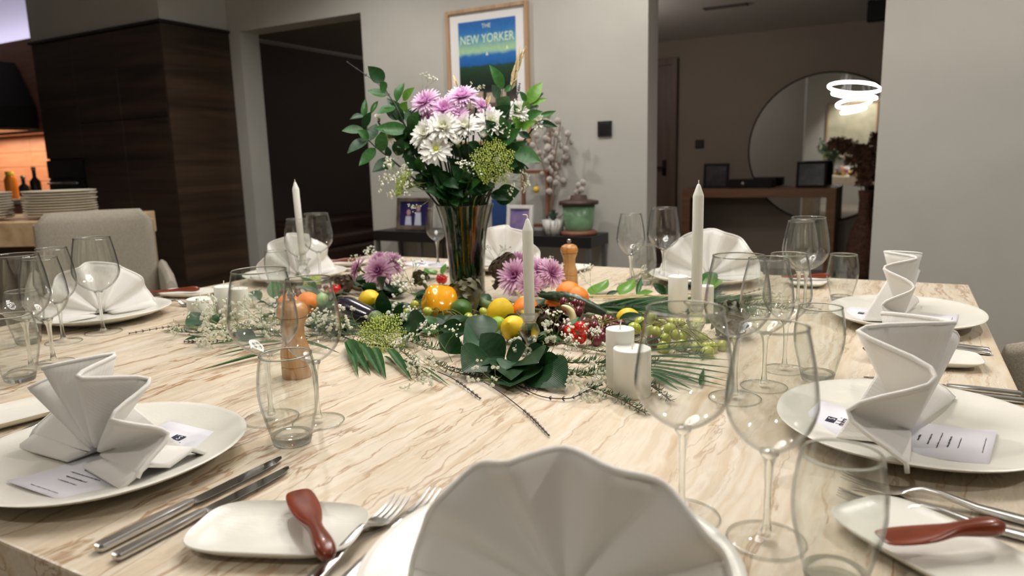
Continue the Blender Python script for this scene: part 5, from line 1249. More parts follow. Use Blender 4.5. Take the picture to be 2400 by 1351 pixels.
# mauve heads lying in the garland
def low_mum(label, c, r, face):
    c = Vector(c); f = Vector(face).normalized(); e = c - f * 0.05; e.z = max(TZ + 0.006, e.z - 0.03)
    mum(label, c, r, face, 'm', [e + Vector((0, 0.04, 0)) * 0 - f * 0.03 + Vector((0, 0, 0)), c - f * r * 0.25], 'mauve chrysanthemums in the garland')
low_mum('mauve chrysanthemum facing front in the left cluster', (-1.3222, 1.6124, 0.8250), 0.051, (0.15, -0.75, 0.45))
low_mum('mauve chrysanthemum at the right of the left cluster', (-1.3384, 1.6980, 0.8350), 0.044, (0.55, -0.4, 0.7))
low_mum('mauve chrysanthemum on top of the left cluster', (-1.3910, 1.7037, 0.8450), 0.041, (0.0, -0.3, 0.9))
low_mum('mauve chrysanthemum at the left of the left cluster', (-1.4419, 1.6586, 0.8200), 0.044, (-0.75, -0.45, 0.4))
low_mum('mauve chrysanthemum facing front in the right cluster', (-0.8992, 1.6632, 0.8250), 0.055, (0.05, -0.8, 0.45))
low_mum('mauve chrysanthemum on top of the right cluster', (-0.9346, 1.7484, 0.8500), 0.048, (0.1, -0.4, 0.85))
low_mum('mauve chrysanthemum right behind the centre candle', (-0.8522, 1.7080, 0.8300), 0.048, (0.5, -0.6, 0.5))
low_mum('mauve chrysanthemum at the right edge of the right cluster', (-0.8182, 1.7198, 0.8300), 0.044, (0.85, -0.35, 0.4))
low_mum('small mauve chrysanthemum low in the right cluster', (-0.8431, 1.6334, 0.8100), 0.037, (0.4, -0.8, 0.2))

# ================================================================== baby's breath
m_gyp = mat('gypsophila_white', (238, 238, 226), (222, 224, 200), rough=0.8, scale=200)
def gyp_variant(seed, n=52, sp=0.62):
    rr = random.Random(seed); st = MB(); bl = MB(); tips = []
    def grow(p, d, L, lev, r):
        e = p + d * L; m_ = p + d * L * 0.5 + Vector((rr.uniform(-.05, .05), rr.uniform(-.05, .05), 0)) * L
        st.tube(curve_pts([p, m_, e], 4), [r, r, r * 0.8, r * 0.7, r * 0.7][:5], 4, False)
        if lev == 0 or len(tips) > n: tips.append((e, d)); return
        for k in range(rr.choice((2, 3, 3))):
            dd = (d + Vector((rr.uniform(-1, 1), rr.uniform(-1, 1), rr.uniform(-.4, .6))) * sp).normalized()
            grow(e, dd, L * rr.uniform(0.55, 0.8), lev - 1, r * 0.75)
    grow(Vector((0, 0, 0)), Vector((0, 0, 1)), 0.045, 4, 0.0009)
    for e, d in tips:
        s_ = rr.uniform(0.0018, 0.0032)
        bl.ball(e, s_, 6, 4, (1, 1, 0.85))
        for k in range(5):
            a = 2 * PI * k / 5 + rr.uniform(0, 1); q = Vector((math.cos(a), math.sin(a), rr.uniform(-.2, .6))) * s_ * 0.75
            bl.ball(e + q, s_ * 0.62, 5, 3, (1, 1, 0.6))
    return st.mesh('stems', m_stemp), bl.mesh('blossoms', m_gyp, False)
GYP = [gyp_variant(s_, 70, sp) for s_, sp in ((1, 0.62), (2, 0.75), (3, 0.55), (4, 0.9))]
GYPS = [gyp_variant(s_, 16, 0.8) for s_ in (11, 12)]
def gyp(label, base, tip, s_=1.0, group='baby breath sprigs', sparse=False, long_stem=None):
    base, tip = Vector(base), Vector(tip); d = (tip - base); L = d.length
    root = thing('babys_breath_sprig', label, 'flower sprig', base, 0, group)
    st, bl = (GYPS if sparse else GYP)[rnd.randrange(2 if sparse else 4)]
    z = d.normalized(); y = z.orthogonal().normalized(); x = y.cross(z)
    M = Matrix(((x.x, y.x, z.x, 0), (x.y, y.y, z.y, 0), (x.z, y.z, z.z, 0), (0, 0, 0, 1))) @ Matrix.Rotation(rnd.uniform(0, 6), 4, 'Z')
    k = min(max(L / 0.12 * s_, 0.75), 1.35); M = M @ Matrix.Scale(k, 4)
    link('stems', st, root, M=M); o = link('blossoms', bl, root, M=M); o['kind'] = 'stuff'
    if long_stem: part('long_stem', MB().tube([p - base for p in curve_pts(long_stem + [base], 10)], 0.0014, 5), m_stem, root)
    return root
GV = 'baby breath sprigs in the vase'
for b_, t_, lab, s_, sp in (((-1.1995, 1.6641, 1.2859), (-1.1876, 1.6820, 1.3379), 'baby breath sprig above the left pink flower', 1.1, False), ((-1.1256, 1.6133, 1.0763), (-1.1942, 1.5530, 1.0849), 'baby breath sprig at the lower left of the bouquet', 1.4, False), ((-1.1206, 1.6047, 1.0594), (-1.1735, 1.5415, 1.0513), 'baby breath sprig hanging lowest at the left of the bouquet', 1.35, False), ((-1.1261, 1.6245, 1.0816), (-1.1753, 1.5177, 1.0693), 'second baby breath sprig hanging at the left of the bouquet', 1.3, False), ((-1.1312, 1.6103, 1.0650), (-1.1403, 1.5369, 1.0794), 'baby breath sprig before the pale umbel of the bouquet', 1.2, False), ((-1.0037, 1.7143, 1.0714), (-0.9209, 1.7596, 1.0806), 'second baby breath sprig at the lower right of the bouquet', 1.2, False), ((-1.1411, 1.6162, 1.0878), (-1.1668, 1.5566, 1.1126), 'upper baby breath sprig at the lower left of the bouquet', 1.0, False), ((-1.1052, 1.6017, 1.0481), (-1.1094, 1.5766, 1.0325), 'small baby breath sprig at the vase rim left', 1.0, True), ((-1.0388, 1.6267, 1.0638), (-1.0156, 1.6051, 1.1255), 'sparse baby breath sprig in the middle below the white flowers', 1.2, True), ((-1.0293, 1.6319, 1.0465), (-0.9915, 1.6184, 1.1138), 'sparse baby breath sprig left of the green umbel', 1.2, True), ((-0.9993, 1.6711, 1.0501), (-0.9235, 1.6670, 1.0781), 'baby breath sprig below the green umbel', 1.0, True), ((-0.9888, 1.6996, 1.0603), (-0.9136, 1.7294, 1.1044), 'baby breath sprig at the lower right of the bouquet', 1.1, False), ((-0.9891, 1.6995, 1.0487), (-0.9136, 1.6952, 1.0601), 'lowest baby breath sprig at the right of the bouquet', 1.0, True), ((-1.0046, 1.7138, 1.2208), (-0.9644, 1.7016, 1.2187), 'baby breath sprig between the white flowers at the right', 0.9, True), ((-1.2260, 1.6039, 1.1933), (-1.2148, 1.5759, 1.1472), 'baby breath sprig below the turned away white flower', 0.8, True), ((-1.0846, 1.7042, 1.2928), (-1.0525, 1.7445, 1.3389), 'baby breath sprig behind the highest pink flower', 0.9, True)):
    gyp(lab, b_, t_, s_, GV, sp, stem_path(Vector(b_))[:-1])
GG = 'baby breath sprigs in the garland'
for b_, t_, s_, where in (
    ((-1.3854, 1.1177, 0.7580), (-1.4315, 1.0694, 0.7900), 1.1, 'in front of the short left pillar candle'),
    ((-1.3378, 1.1141, 0.7580), (-1.4066, 1.0801, 0.8000), 1.1, 'before the left pillar candles, upper'),
    ((-1.3168, 1.1457, 0.7580), (-1.2632, 1.0202, 0.8000), 1.2, 'in front of the left pillar candles, middle'),
    ((-1.2539, 1.0415, 0.7580), (-1.2068, 0.9601, 0.7820), 1.0, 'lowest at the left end of the garland'),
    ((-1.2935, 1.2030, 0.7580), (-1.2418, 1.0719, 0.8100), 1.2, 'behind the large left wine glass, left'),
    ((-1.2367, 1.2020, 0.7580), (-1.2137, 1.1069, 0.8100), 1.15, 'behind the large left wine glass, right'),
    ((-1.3182, 1.2693, 0.7580), (-1.3204, 1.2197, 0.8000), 1.0, 'above the left wine glass'),
    ((-1.1246, 1.2243, 0.7580), (-1.1260, 1.1670, 0.8000), 1.1, 'behind the slim left wine glass'),
    ((-1.1716, 1.2770, 0.7580), (-1.0539, 1.1083, 0.7900), 1.0, 'left of the front umbel'),
    ((-1.0802, 1.5032, 0.7580), (-1.0396, 1.3616, 0.8200), 1.15, 'above the left green grapes'),
    ((-1.1671, 1.5955, 0.7580), (-1.0869, 1.4435, 0.8300), 1.0, 'right of the left mauve flowers'),
    ((-1.0437, 1.3791, 0.7580), (-1.0094, 1.2878, 0.8100), 1.0, 'beside the large dark leaf'),
    ((-1.5372, 1.8549, 0.7580), (-1.4853, 1.7658, 0.8300), 1.0, 'among the left mauve flowers'),
    ((-1.5074, 1.7751, 0.7580), (-1.5424, 1.7700, 0.8200), 0.9, 'left among the left mauve flowers'),
    ((-1.3624, 1.7434, 0.7580), (-1.2529, 1.6362, 0.8200), 0.8, 'right under the left mauve flowers'),
    ((-0.7268, 1.0561, 0.7580), (-0.7655, 1.0590, 0.7900), 1.1, 'right of the front umbel'),
    ((-0.7114, 1.0332, 0.7580), (-0.6961, 0.9797, 0.7900), 1.0, 'low right of the front umbel'),
    ((-0.7278, 1.0865, 0.7580), (-0.7350, 1.0645, 0.8000), 0.9, 'left of the front leaf cluster'),
    ((-0.5831, 1.2138, 0.7580), (-0.5512, 1.1860, 0.8100), 1.2, 'right of the centre candle holder'),
    ((-0.5551, 1.1927, 0.7580), (-0.5153, 1.1735, 0.8000), 1.1, 'below the small tomatoes'),
    ((-0.5210, 1.1757, 0.7580), (-0.4778, 1.1643, 0.7900), 1.1, 'left of the front pillar candles'),
    ((-0.4782, 1.1348, 0.7580), (-0.4268, 1.0867, 0.7850), 1.1, 'beside the wide pillar candle'),
    ((-0.4855, 1.0767, 0.7580), (-0.4138, 1.0076, 0.7800), 1.0, 'low left of the wide pillar candle'),
    ((-0.5988, 1.0540, 0.7580), (-0.5591, 0.9556, 0.7800), 0.9, 'under the front leaf cluster left'),
    ((-1.0205, 1.7393, 0.8166), (-0.9918, 1.7550, 0.8955), 0.9, 'right of the vase'),
    ((-1.2006, 2.2786, 0.7580), (-0.9778, 1.8992, 0.8600), 0.9, 'on top of the right mauve flowers'),
    ((-0.9328, 1.9813, 0.7580), (-0.8902, 1.8634, 0.8300), 0.8, 'at the right of the right mauve flowers'),
    ((-1.1257, 2.0000, 0.7580), (-0.9857, 1.7164, 0.8400), 0.8, 'left of the right mauve flowers'),
    ((-0.2943, 1.7036, 0.7580), (-0.2583, 1.7105, 0.7900), 1.2, 'behind the right wine glasses'),
    ((-0.3037, 1.6509, 0.7580), (-0.2515, 1.6120, 0.7850), 1.1, 'low behind the right wine glasses'),
    ((-0.7300, 1.8284, 0.7580), (-0.7482, 1.8110, 0.7900), 0.8, 'behind the right orange'),
    ((-0.5737, 1.9570, 0.7580), (-0.6166, 1.9733, 0.7900), 0.9, 'before the far wine glasses'),
    ((-0.6465, 1.2954, 0.7580), (-0.5259, 1.1124, 0.7900), 0.8, 'at the foot of the centre candle')):
    gyp('baby breath sprig ' + where, b_, t_, s_, GG)
    if not any(q in where for q in ('left pillar', 'left wine glass', 'left end', 'wide pillar', 'front umbel', 'right wine', 'front pillar')): continue
    j_ = Vector((rnd.uniform(-.03, .03), rnd.uniform(-.03, .03), 0))
    gyp('companion baby breath sprig ' + where, Vector(b_) + j_, Vector(t_) + j_ * 1.6 + Vector((0, 0, rnd.uniform(-.012, .006))), s_ * 0.9, GG)

# ================================================================== green umbels
m_umb = mat('umbel_floret', (196, 206, 104), (150, 172, 70), rough=0.7, scale=120)
def umbel(label, c, r, face, path, group='green umbel flowers'):
    c = Vector(c); f = Vector(face).normalized(); root = thing('green_umbel', label, 'flower', c, 0, group)
    y = f.orthogonal().normalized(); z = f.cross(y); hub = c - f * r * 0.75
    part('stem', MB().tube([p - c for p in curve_pts(list(path) + [hub], 12)], 0.0017, 6), m_stemp, root)
    rays, fl = MB(), MB(); rr = random.Random(int(r * 1e4))
    for k in range(34):
        q = math.sqrt((k + 0.5) / 34); a = k * 2.39996
        e = c + (y * math.cos(a) + z * math.sin(a)) * r * q + f * (0.25 * r * (1 - q * q))
        rays.tube([p - c for p in curve_pts([hub, hub.lerp(e, 0.5) + f * 0.002, e - f * 0.006], 3)], 0.0006, 4, False)
        for j in range(12):
            b = j * 2.4; qq = math.sqrt((j + 0.5) / 12) * r * 0.20
            p = e + (y * math.cos(b) + z * math.sin(b)) * qq + f * rr.uniform(-.002, .003)
            rays.tube([(e - f * 0.006) - c, p - c], 0.00035, 3, False)
            fl.ball(p - c, rr.uniform(0.0016, 0.0027), 5, 3)
    part('rays', rays, m_stemp, root, kind='stuff'); part('florets', fl, m_umb, root, False, kind='stuff')
    return root
umbel('yellow-green umbel at the front right of the bouquet', (-0.9519, 1.6515, 1.1290), 0.056, (0.45, -0.85, 0.2), stem_path((-0.9885, 1.6770, 1.0727)))
umbel('pale green umbel at the lower left of the bouquet', (-1.1915, 1.5772, 1.0805), 0.040, (-0.5, -0.6, 0.4), stem_path((-1.1625, 1.6045, 1.0654)))
umbel('yellow-green umbel lying in front of the garland', (-0.9417, 1.1428, 0.7760), 0.054, (0.15, -0.62, 0.75), [(-1.2126, 1.3079, 0.7620), (-1.0837, 1.2367, 0.7640)])
umbel('green umbel behind the slim left wine glass', (-1.5594, 1.5866, 0.7800), 0.030, (0.0, -0.5, 0.8), [(-1.4502, 1.5352, 0.7620)])

# ================================================================== leafy branches in the vase
LB = 'leafy green branches in the vase'
def VL(*quads):
    return quads
def vbranch(label, path, leaves, kind='m', up=None):
    p = stem_path(path[0], path[1:-1] if len(path) > 2 else None)
    pts = stem_path(path[0]) + list(path[1:])
    inner = []
    for q in range(9):
        t = rnd.uniform(0.05, 0.95); b = pts[0].lerp(pts[1], t); a = rnd.uniform(0, 2 * PI); e = b + Vector((0.03 * math.cos(a), 0.03 * math.sin(a), 0.07))
        rr_ = math.hypot(e.x - VX, e.y - VY)
        if rr_ > 0.042: e.x = VX + (e.x - VX) * 0.042 / rr_; e.y = VY + (e.y - VY) * 0.042 / rr_
        inner.append((b, e, 'd', 0.36))
    branch('leafy_branch', label, 'leafy branch', pts, 0.0034, 0.0011, list(leaves) + inner, 0.42, kind, LB, up or (0.42, -0.75, 0.45), m_stemd, wk=1.28)
vbranch('tall leafy branch leaning up to the left', [(-1.1992, 1.6187, 1.2200), (-1.2308, 1.6128, 1.2884), (-1.2576, 1.6095, 1.3284), (-1.2631, 1.6064, 1.3601)],
  [((-1.2615, 1.6073, 1.3522), (-1.2852, 1.5716, 1.3921), 'd', .55), ((-1.2575, 1.6095, 1.3295), (-1.2528, 1.5779, 1.3492), 'm', .6), ((-1.2550, 1.6109, 1.3181), (-1.2927, 1.5675, 1.3278), 'm', .40), ((-1.2334, 1.6227, 1.2971), (-1.2246, 1.6503, 1.3507), 'm', .35), ((-1.2178, 1.6312, 1.3012), (-1.1768, 1.6309, 1.3334), 'b', .40), ((-1.2309, 1.6127, 1.2850), (-1.2505, 1.5564, 1.2632), 'm', .40), ((-1.2212, 1.6180, 1.2529), (-1.2461, 1.5816, 1.2809), 'g', .45), ((-1.2101, 1.6241, 1.2708), (-1.1847, 1.6038, 1.2953), 'b', .60), ((-1.2092, 1.6245, 1.2446), (-1.1857, 1.6488, 1.2843), 'g', .50), ((-1.1990, 1.6187, 1.2234), (-1.2529, 1.5436, 1.2271), 'm', .34), ((-1.1960, 1.6204, 1.2233), (-1.1528, 1.6099, 1.2692), 'm', .42), ((-1.1963, 1.6202, 1.2153), (-1.1595, 1.6404, 1.2620), 'd', .5), ((-1.2146, 1.6216, 1.2390), (-1.2581, 1.6206, 1.2984), 'd', .34), ((-1.2245, 1.6276, 1.2683), (-1.2700, 1.6255, 1.3109), 'g', .4), ((-1.1967, 1.6200, 1.2062), (-1.2440, 1.5827, 1.2210), 'd', .34)])
vbranch('leafy branch reaching far out to the left', [(-1.2118, 1.5889, 1.1253), (-1.2489, 1.5687, 1.1618), (-1.2891, 1.5580, 1.1984), (-1.3001, 1.5634, 1.2286), (-1.2856, 1.5713, 1.2702)],
  [((-1.3062, 1.5601, 1.2299), (-1.2770, 1.5646, 1.2717), 'd', .40), ((-1.3043, 1.5611, 1.2265), (-1.3363, 1.5094, 1.2220), 'm', .34), ((-1.2871, 1.5591, 1.1972), (-1.3010, 1.5287, 1.2221), 'm', .55), ((-1.2891, 1.5580, 1.1984), (-1.3199, 1.5069, 1.1617), 'g', .36), ((-1.2655, 1.5595, 1.1749), (-1.2946, 1.5208, 1.1281), 'm', .42), ((-1.2528, 1.5665, 1.1642), (-1.2384, 1.5630, 1.2225), 'm', .48), ((-1.2831, 1.5613, 1.1948), (-1.2856, 1.5941, 1.2415), 'g', .46), ((-1.2313, 1.5783, 1.1453), (-1.2577, 1.5296, 1.1102), 'd', .46), ((-1.2341, 1.5767, 1.1500), (-1.2306, 1.5673, 1.1783), 'd', .5), ((-1.2217, 1.5835, 1.1324), (-1.2346, 1.5536, 1.1127), 'm', .34), ((-1.3020, 1.5623, 1.2492), (-1.3077, 1.5820, 1.3106), 'm', .22), ((-1.3014, 1.5627, 1.2605), (-1.3221, 1.5286, 1.2523), 'g', .34), ((-1.2858, 1.5712, 1.2657), (-1.2784, 1.5981, 1.3018), 'm', .24)])
vbranch('leafy branch behind the left white flowers', [(-1.1670, 1.6249, 1.1168), (-1.1961, 1.6204, 1.1752), (-1.2100, 1.6127, 1.2066)],
  [((-1.2218, 1.5949, 1.1530), (-1.1931, 1.5878, 1.2010), 'd', .5), ((-1.1670, 1.6249, 1.1168), (-1.1856, 1.5805, 1.1442), 'd', .4), ((-1.1517, 1.6332, 1.1129), (-1.1738, 1.5755, 1.1146), 'd', .34), ((-1.1760, 1.6200, 1.1459), (-1.1427, 1.6268, 1.1906), 'd', .5), ((-1.1881, 1.6247, 1.1692), (-1.1628, 1.6272, 1.2141), 'd', .45), ((-1.1938, 1.6216, 1.1809), (-1.2084, 1.5794, 1.1754), 'm', .4)], 'd')
vbranch('dark leafy branch low at the left of the vase neck', [(-1.1008, 1.6383, 1.0751), (-1.1243, 1.6141, 1.1106), (-1.1274, 1.6009, 1.1392)],
  [((-1.1108, 1.6329, 1.0812), (-1.1162, 1.5843, 1.1302), 'd', .6), ((-1.0912, 1.6436, 1.0575), (-1.0950, 1.5959, 1.1128), 'd', .5), ((-1.0765, 1.6402, 1.0288), (-1.1154, 1.5619, 1.0603), 'd', .36), ((-1.0713, 1.6430, 1.0309), (-1.0911, 1.5866, 1.0658), 'd', .42), ((-1.0918, 1.6432, 1.0402), (-1.0370, 1.6162, 1.1035), 'd', .4), ((-1.1146, 1.6194, 1.0989), (-1.1322, 1.5755, 1.1060), 'd', .4)], 'd')
vbranch('leafy branch rising at the right of the pink flowers', [(-0.9748, 1.7187, 1.1970), (-0.9758, 1.7410, 1.2680), (-0.9780, 1.7626, 1.3259)],
  [((-0.9780, 1.7625, 1.3237), (-0.9980, 1.7288, 1.3872), 'm', .36), ((-0.9847, 1.7589, 1.3035), (-0.9894, 1.7221, 1.3338), 'g', .5), ((-0.9759, 1.7409, 1.2635), (-0.9334, 1.7186, 1.2999), 'm', .62), ((-0.9838, 1.7252, 1.2384), (-0.9367, 1.7281, 1.2774), 'd', .6), ((-0.9741, 1.7647, 1.3179), (-0.9450, 1.7806, 1.3363), 'm', .36), ((-0.9762, 1.7407, 1.2488), (-1.0081, 1.7461, 1.2734), 'd', .45), ((-0.9545, 1.7184, 1.2075), (-0.9468, 1.6884, 1.2507), 'm', .5), ((-0.9700, 1.7099, 1.1944), (-0.9827, 1.6688, 1.2396), 'd', .48), ((-0.9701, 1.7098, 1.1877), (-0.9823, 1.6576, 1.2139), 'm', .4), ((-0.9704, 1.7097, 1.1786), (-0.8943, 1.7057, 1.2136), 'm', .42), ((-0.9650, 1.7127, 1.1909), (-0.9289, 1.7210, 1.2344), 'm', .36)])
vbranch('leafy branch leaning out to the upper right', [(-0.9392, 1.7496, 1.1848), (-0.9193, 1.7719, 1.2380), (-0.9127, 1.7869, 1.2871)],
  [((-0.9127, 1.7869, 1.2837), (-0.8824, 1.8149, 1.3401), 'b', .42), ((-0.9056, 1.7908, 1.2801), (-0.8612, 1.8037, 1.2940), 'b', .3), ((-0.9168, 1.7847, 1.2872), (-0.9242, 1.7578, 1.3152), 'm', .42), ((-0.9163, 1.7849, 1.2600), (-0.9090, 1.7547, 1.2895), 'b', .55), ((-0.9172, 1.7730, 1.2368), (-0.8598, 1.7703, 1.2585), 'm', .40), ((-0.8844, 1.7910, 1.2461), (-0.8370, 1.8055, 1.2612), 'm', .28), ((-0.8918, 1.7869, 1.2293), (-0.8345, 1.8069, 1.2181), 'd', .26), ((-0.9232, 1.7583, 1.2162), (-0.9343, 1.7295, 1.2518), 'b', .45), ((-0.9212, 1.7594, 1.2161), (-0.8684, 1.7428, 1.2312), 'b', .36), ((-0.9254, 1.7685, 1.2371), (-0.9333, 1.7414, 1.2824), 'm', .34), ((-0.9110, 1.7878, 1.2689), (-0.9016, 1.8272, 1.2796), 'd', .45), ((-0.9285, 1.7554, 1.2073), (-0.8937, 1.7631, 1.1890), 'd', .4)])
vbranch('dark leafy branch at the right below the white flowers', [(-0.9728, 1.7084, 1.0829), (-0.9461, 1.7230, 1.1336), (-0.9247, 1.7461, 1.1672)],
  [((-0.9568, 1.7172, 1.1145), (-0.8984, 1.7491, 1.1833), 'd', .55), ((-0.9354, 1.7289, 1.1595), (-0.8537, 1.7394, 1.1257), 'm', .42), ((-0.9744, 1.6961, 1.0304), (-0.9007, 1.7022, 1.0506), 'd', .62), ((-0.9842, 1.6907, 1.0434), (-0.9244, 1.6893, 1.0263), 'd', .45), ((-0.9515, 1.7201, 1.1224), (-0.9070, 1.7102, 1.1160), 'd', .5), ((-1.0063, 1.6787, 1.1593), (-1.0146, 1.6285, 1.1816), 'd', .45), ((-0.9468, 1.7226, 1.1051), (-0.9003, 1.7595, 1.1092), 'd', .5), ((-0.9936, 1.6856, 1.0724), (-1.0097, 1.6540, 1.1359), 'd', .45), ((-0.9831, 1.6913, 1.0836), (-0.9965, 1.6270, 1.1192), 'b', .5)], 'd')
vbranch('dark leafy branch filling the middle of the bouquet', [(-1.0646, 1.6923, 1.1077), (-1.0730, 1.6877, 1.1659), (-1.0716, 1.6771, 1.2001)],
  [((-1.0597, 1.6836, 1.0963), (-1.0825, 1.6369, 1.1434), 'd', .45), ((-1.0541, 1.6867, 1.1077), (-1.0017, 1.6926, 1.1467), 'd', .45), ((-1.0633, 1.6817, 1.1426), (-1.0763, 1.6517, 1.1885), 'd', .45), ((-1.0606, 1.6831, 1.1310), (-1.0260, 1.6793, 1.1814), 'd', .45), ((-1.0499, 1.6776, 1.0732), (-1.0625, 1.6251, 1.1149), 'd', .4), ((-1.0452, 1.6802, 1.0614), (-0.9927, 1.6633, 1.1016), 'd', .4), ((-1.0456, 1.6686, 1.0446), (-1.0788, 1.6048, 1.0649), 'd', .4), ((-1.0355, 1.6741, 1.0385), (-0.9687, 1.6651, 1.0617), 'd', .4), ((-1.0722, 1.6882, 1.1888), (-1.0508, 1.7227, 1.2231), 'd', .4)], 'd')
for nm, c_, n_ in (('dark leafy branch filling the left shoulder of the bouquet', ((-1.1711, 1.6340, 1.1572), (-1.2013, 1.6289, 1.1927)), 10), ('dark leafy branch filling the lower left of the bouquet', ((-1.1314, 1.6216, 1.0760), (-1.1554, 1.6084, 1.1112)), 11), ('dark leafy branch filling the lower right of the bouquet', ((-1.0089, 1.6886, 1.0724), (-0.9723, 1.7087, 1.1058)), 11), ('dark leafy branch filling the right shoulder of the bouquet', ((-0.9805, 1.7384, 1.1631), (-0.9536, 1.7645, 1.1970)), 10), ('dark leafy branch filling the back of the bouquet', ((-1.1156, 1.7556, 1.1792), (-1.1079, 1.7712, 1.2507)), 12), ('dark leafy branch right above the vase rim', ((-1.0400, 1.6488, 1.0456), (-1.0180, 1.6380, 1.0857)), 13), ('dark leafy branch left above the vase rim', ((-1.0704, 1.6322, 1.0465), (-1.0838, 1.6134, 1.0816)), 12), ('dark leafy branch behind the pink flowers', ((-1.1193, 1.7194, 1.2143), (-1.1390, 1.7086, 1.2499)), 10), ('leafy branch between the white and right hand flowers', ((-0.9949, 1.7533, 1.1868), (-0.9730, 1.7653, 1.2324)), 10)):
    lv = []
    for q in range(n_):
        t = rnd.uniform(-0.6, 1.2); b = Vector(c_[0]).lerp(Vector(c_[1]), t); a = rnd.uniform(0, 2 * PI)
        e = b + Vector((math.cos(a) * 0.055, -abs(math.sin(a)) * 0.03 - 0.008, rnd.uniform(-0.03, 0.05)))
        lv.append((b, e, 'd' if q % 4 else 'm', 0.46))
    vbranch(nm, list(c_), lv, 'd')
# ------------------------------------------------------------------ bare fine stems, lavender, oats in the vase
m_lav = mat('lavender_bloom', (62, 46, 74), (44, 32, 52), rough=0.8, scale=80)
m_lavs = mat('lavender_stem', (60, 52, 58), rough=0.7)
_w = MB(); _rr = random.Random(4)
for k in range(7):
    a = 2 * PI * k / 7
    _w.rings([[(0.15 * math.cos(a + q) * 0.4, 0.15 * math.sin(a + q) * 0.4, -0.3) for q in (0, 2, 4)], [(0.55 * math.cos(a) + 0.16 * math.cos(q), 0.55 * math.sin(a) + 0.16 * math.sin(q), 0.15) for q in (0, 2, 4)], [(0.85 * math.cos(a), 0.85 * math.sin(a), 0.7) for q in (0, 2, 4)]], True)
whorl_me = _w.mesh('blossom_whorl', m_lav)
def lavender(label, path, n=7, t0=0.62, size=0.0042, group='lavender sprigs', r=0.0009):
    P = curve_pts(path, 20); o = Vector(path[0]); root = thing('lavender_sprig', label, 'lavender', o, 0, group)
    part('stem', MB().tube([p - o for p in P], r, 5), m_lavs, root)
    for k in range(n):
        t = lerp(t0, 0.99, k / max(1, n - 1)); i = min(int(t * (len(P) - 1)), len(P) - 2); p = P[i].lerp(P[i + 1], t * (len(P) - 1) - i); d = (P[i + 1] - P[i]).normalized()
        y = d.orthogonal().normalized(); z = d.cross(y); s_ = size * rnd.uniform(0.8, 1.15) * (0.75 if k == n - 1 else 1)
        link('blossom_whorl', whorl_me, root, M=Matrix(((y.x * s_, z.x * s_, d.x * s_ * 1.2, p.x - o.x), (y.y * s_, z.y * s_, d.y * s_ * 1.2, p.y - o.y), (y.z * s_, z.z * s_, d.z * s_ * 1.2, p.z - o.z), (0, 0, 0, 1))))
lavender('lavender sprig sticking out at the upper left of the bouquet', stem_path((-1.2221, 1.6403, 1.2284)) + [(-1.2701, 1.6254, 1.3281), (-1.3749, 1.5908, 1.4140)], 6, 0.72, 0.0052)
lavender('dark lavender sprig beside the oat ear', stem_path((-0.9650, 1.7013, 1.1964)) + [(-0.9270, 1.7449, 1.2967), (-0.9181, 1.7497, 1.3342)], 6, 0.76, 0.0050)
lavender('dark lavender stem in front of the pink flowers', stem_path((-1.0115, 1.6302, 1.1859)) + [(-1.0137, 1.6518, 1.2942)], 4, 0.75, 0.0034)
lavender('lavender sprig at the right behind the bright leaf', stem_path((-0.9371, 1.7849, 1.2198)) + [(-0.9087, 1.8233, 1.2890), (-0.8906, 1.8332, 1.3137)], 5, 0.85, 0.0046)
lavender('dark lavender stem before the right white flowers', stem_path((-0.9752, 1.6615, 1.1850)) + [(-0.9827, 1.6688, 1.2737)], 3, 0.8, 0.0036)
m_oat = mat('oat_straw', (226, 208, 166), (204, 182, 134), rough=0.8, scale=40)
oat_me = leaf_mesh('spikelet', m_oat, 0.15, 0.35, 5, 0.4)
def oats(label, path, n, L=0.030, w=0.009, group='dried oat ears'):
    P = curve_pts(path, 24); o = Vector(path[0]); root = thing('oat_ear', label, 'dried grass', o, 0, group)
    part('stem', MB().tube([p - o for p in P], 0.0012, 5), m_stem, root)
    for k in range(n):
        t = lerp(0.72, 0.995, k / (n - 1)); i = min(int(t * (len(P) - 1)), len(P) - 2); p = P[i].lerp(P[i + 1], t * (len(P) - 1) - i); d = (P[i + 1] - P[i]).normalized()
        sd = Vector((math.cos(k * 2.4), math.sin(k * 2.4), 0)) * 0.28
        b = p - o; tip = b + (d + sd).normalized() * L * rnd.uniform(0.8, 1.1)
        link('spikelet', oat_me, root, M=frame(b, tip, sd, w, w * 0.9))
oats('tall dried oat ear at the upper right of the bouquet', stem_path((-0.9850, 1.7359, 1.1863)) + [(-0.9544, 1.7412, 1.2758), (-0.9355, 1.7516, 1.3533), (-0.9193, 1.7605, 1.4079)], 22)
oats('short dried oat ear above the highest pink flower', stem_path((-1.0925, 1.7226, 1.2250)) + [(-1.0998, 1.7301, 1.3239), (-1.1135, 1.7340, 1.3562)], 7, 0.02, 0.007)
oats('short dried oat ear right of the pink flowers', stem_path((-1.0148, 1.7082, 1.2211)) + [(-0.9929, 1.6974, 1.2757), (-0.9896, 1.6992, 1.2890)], 7, 0.02, 0.007)

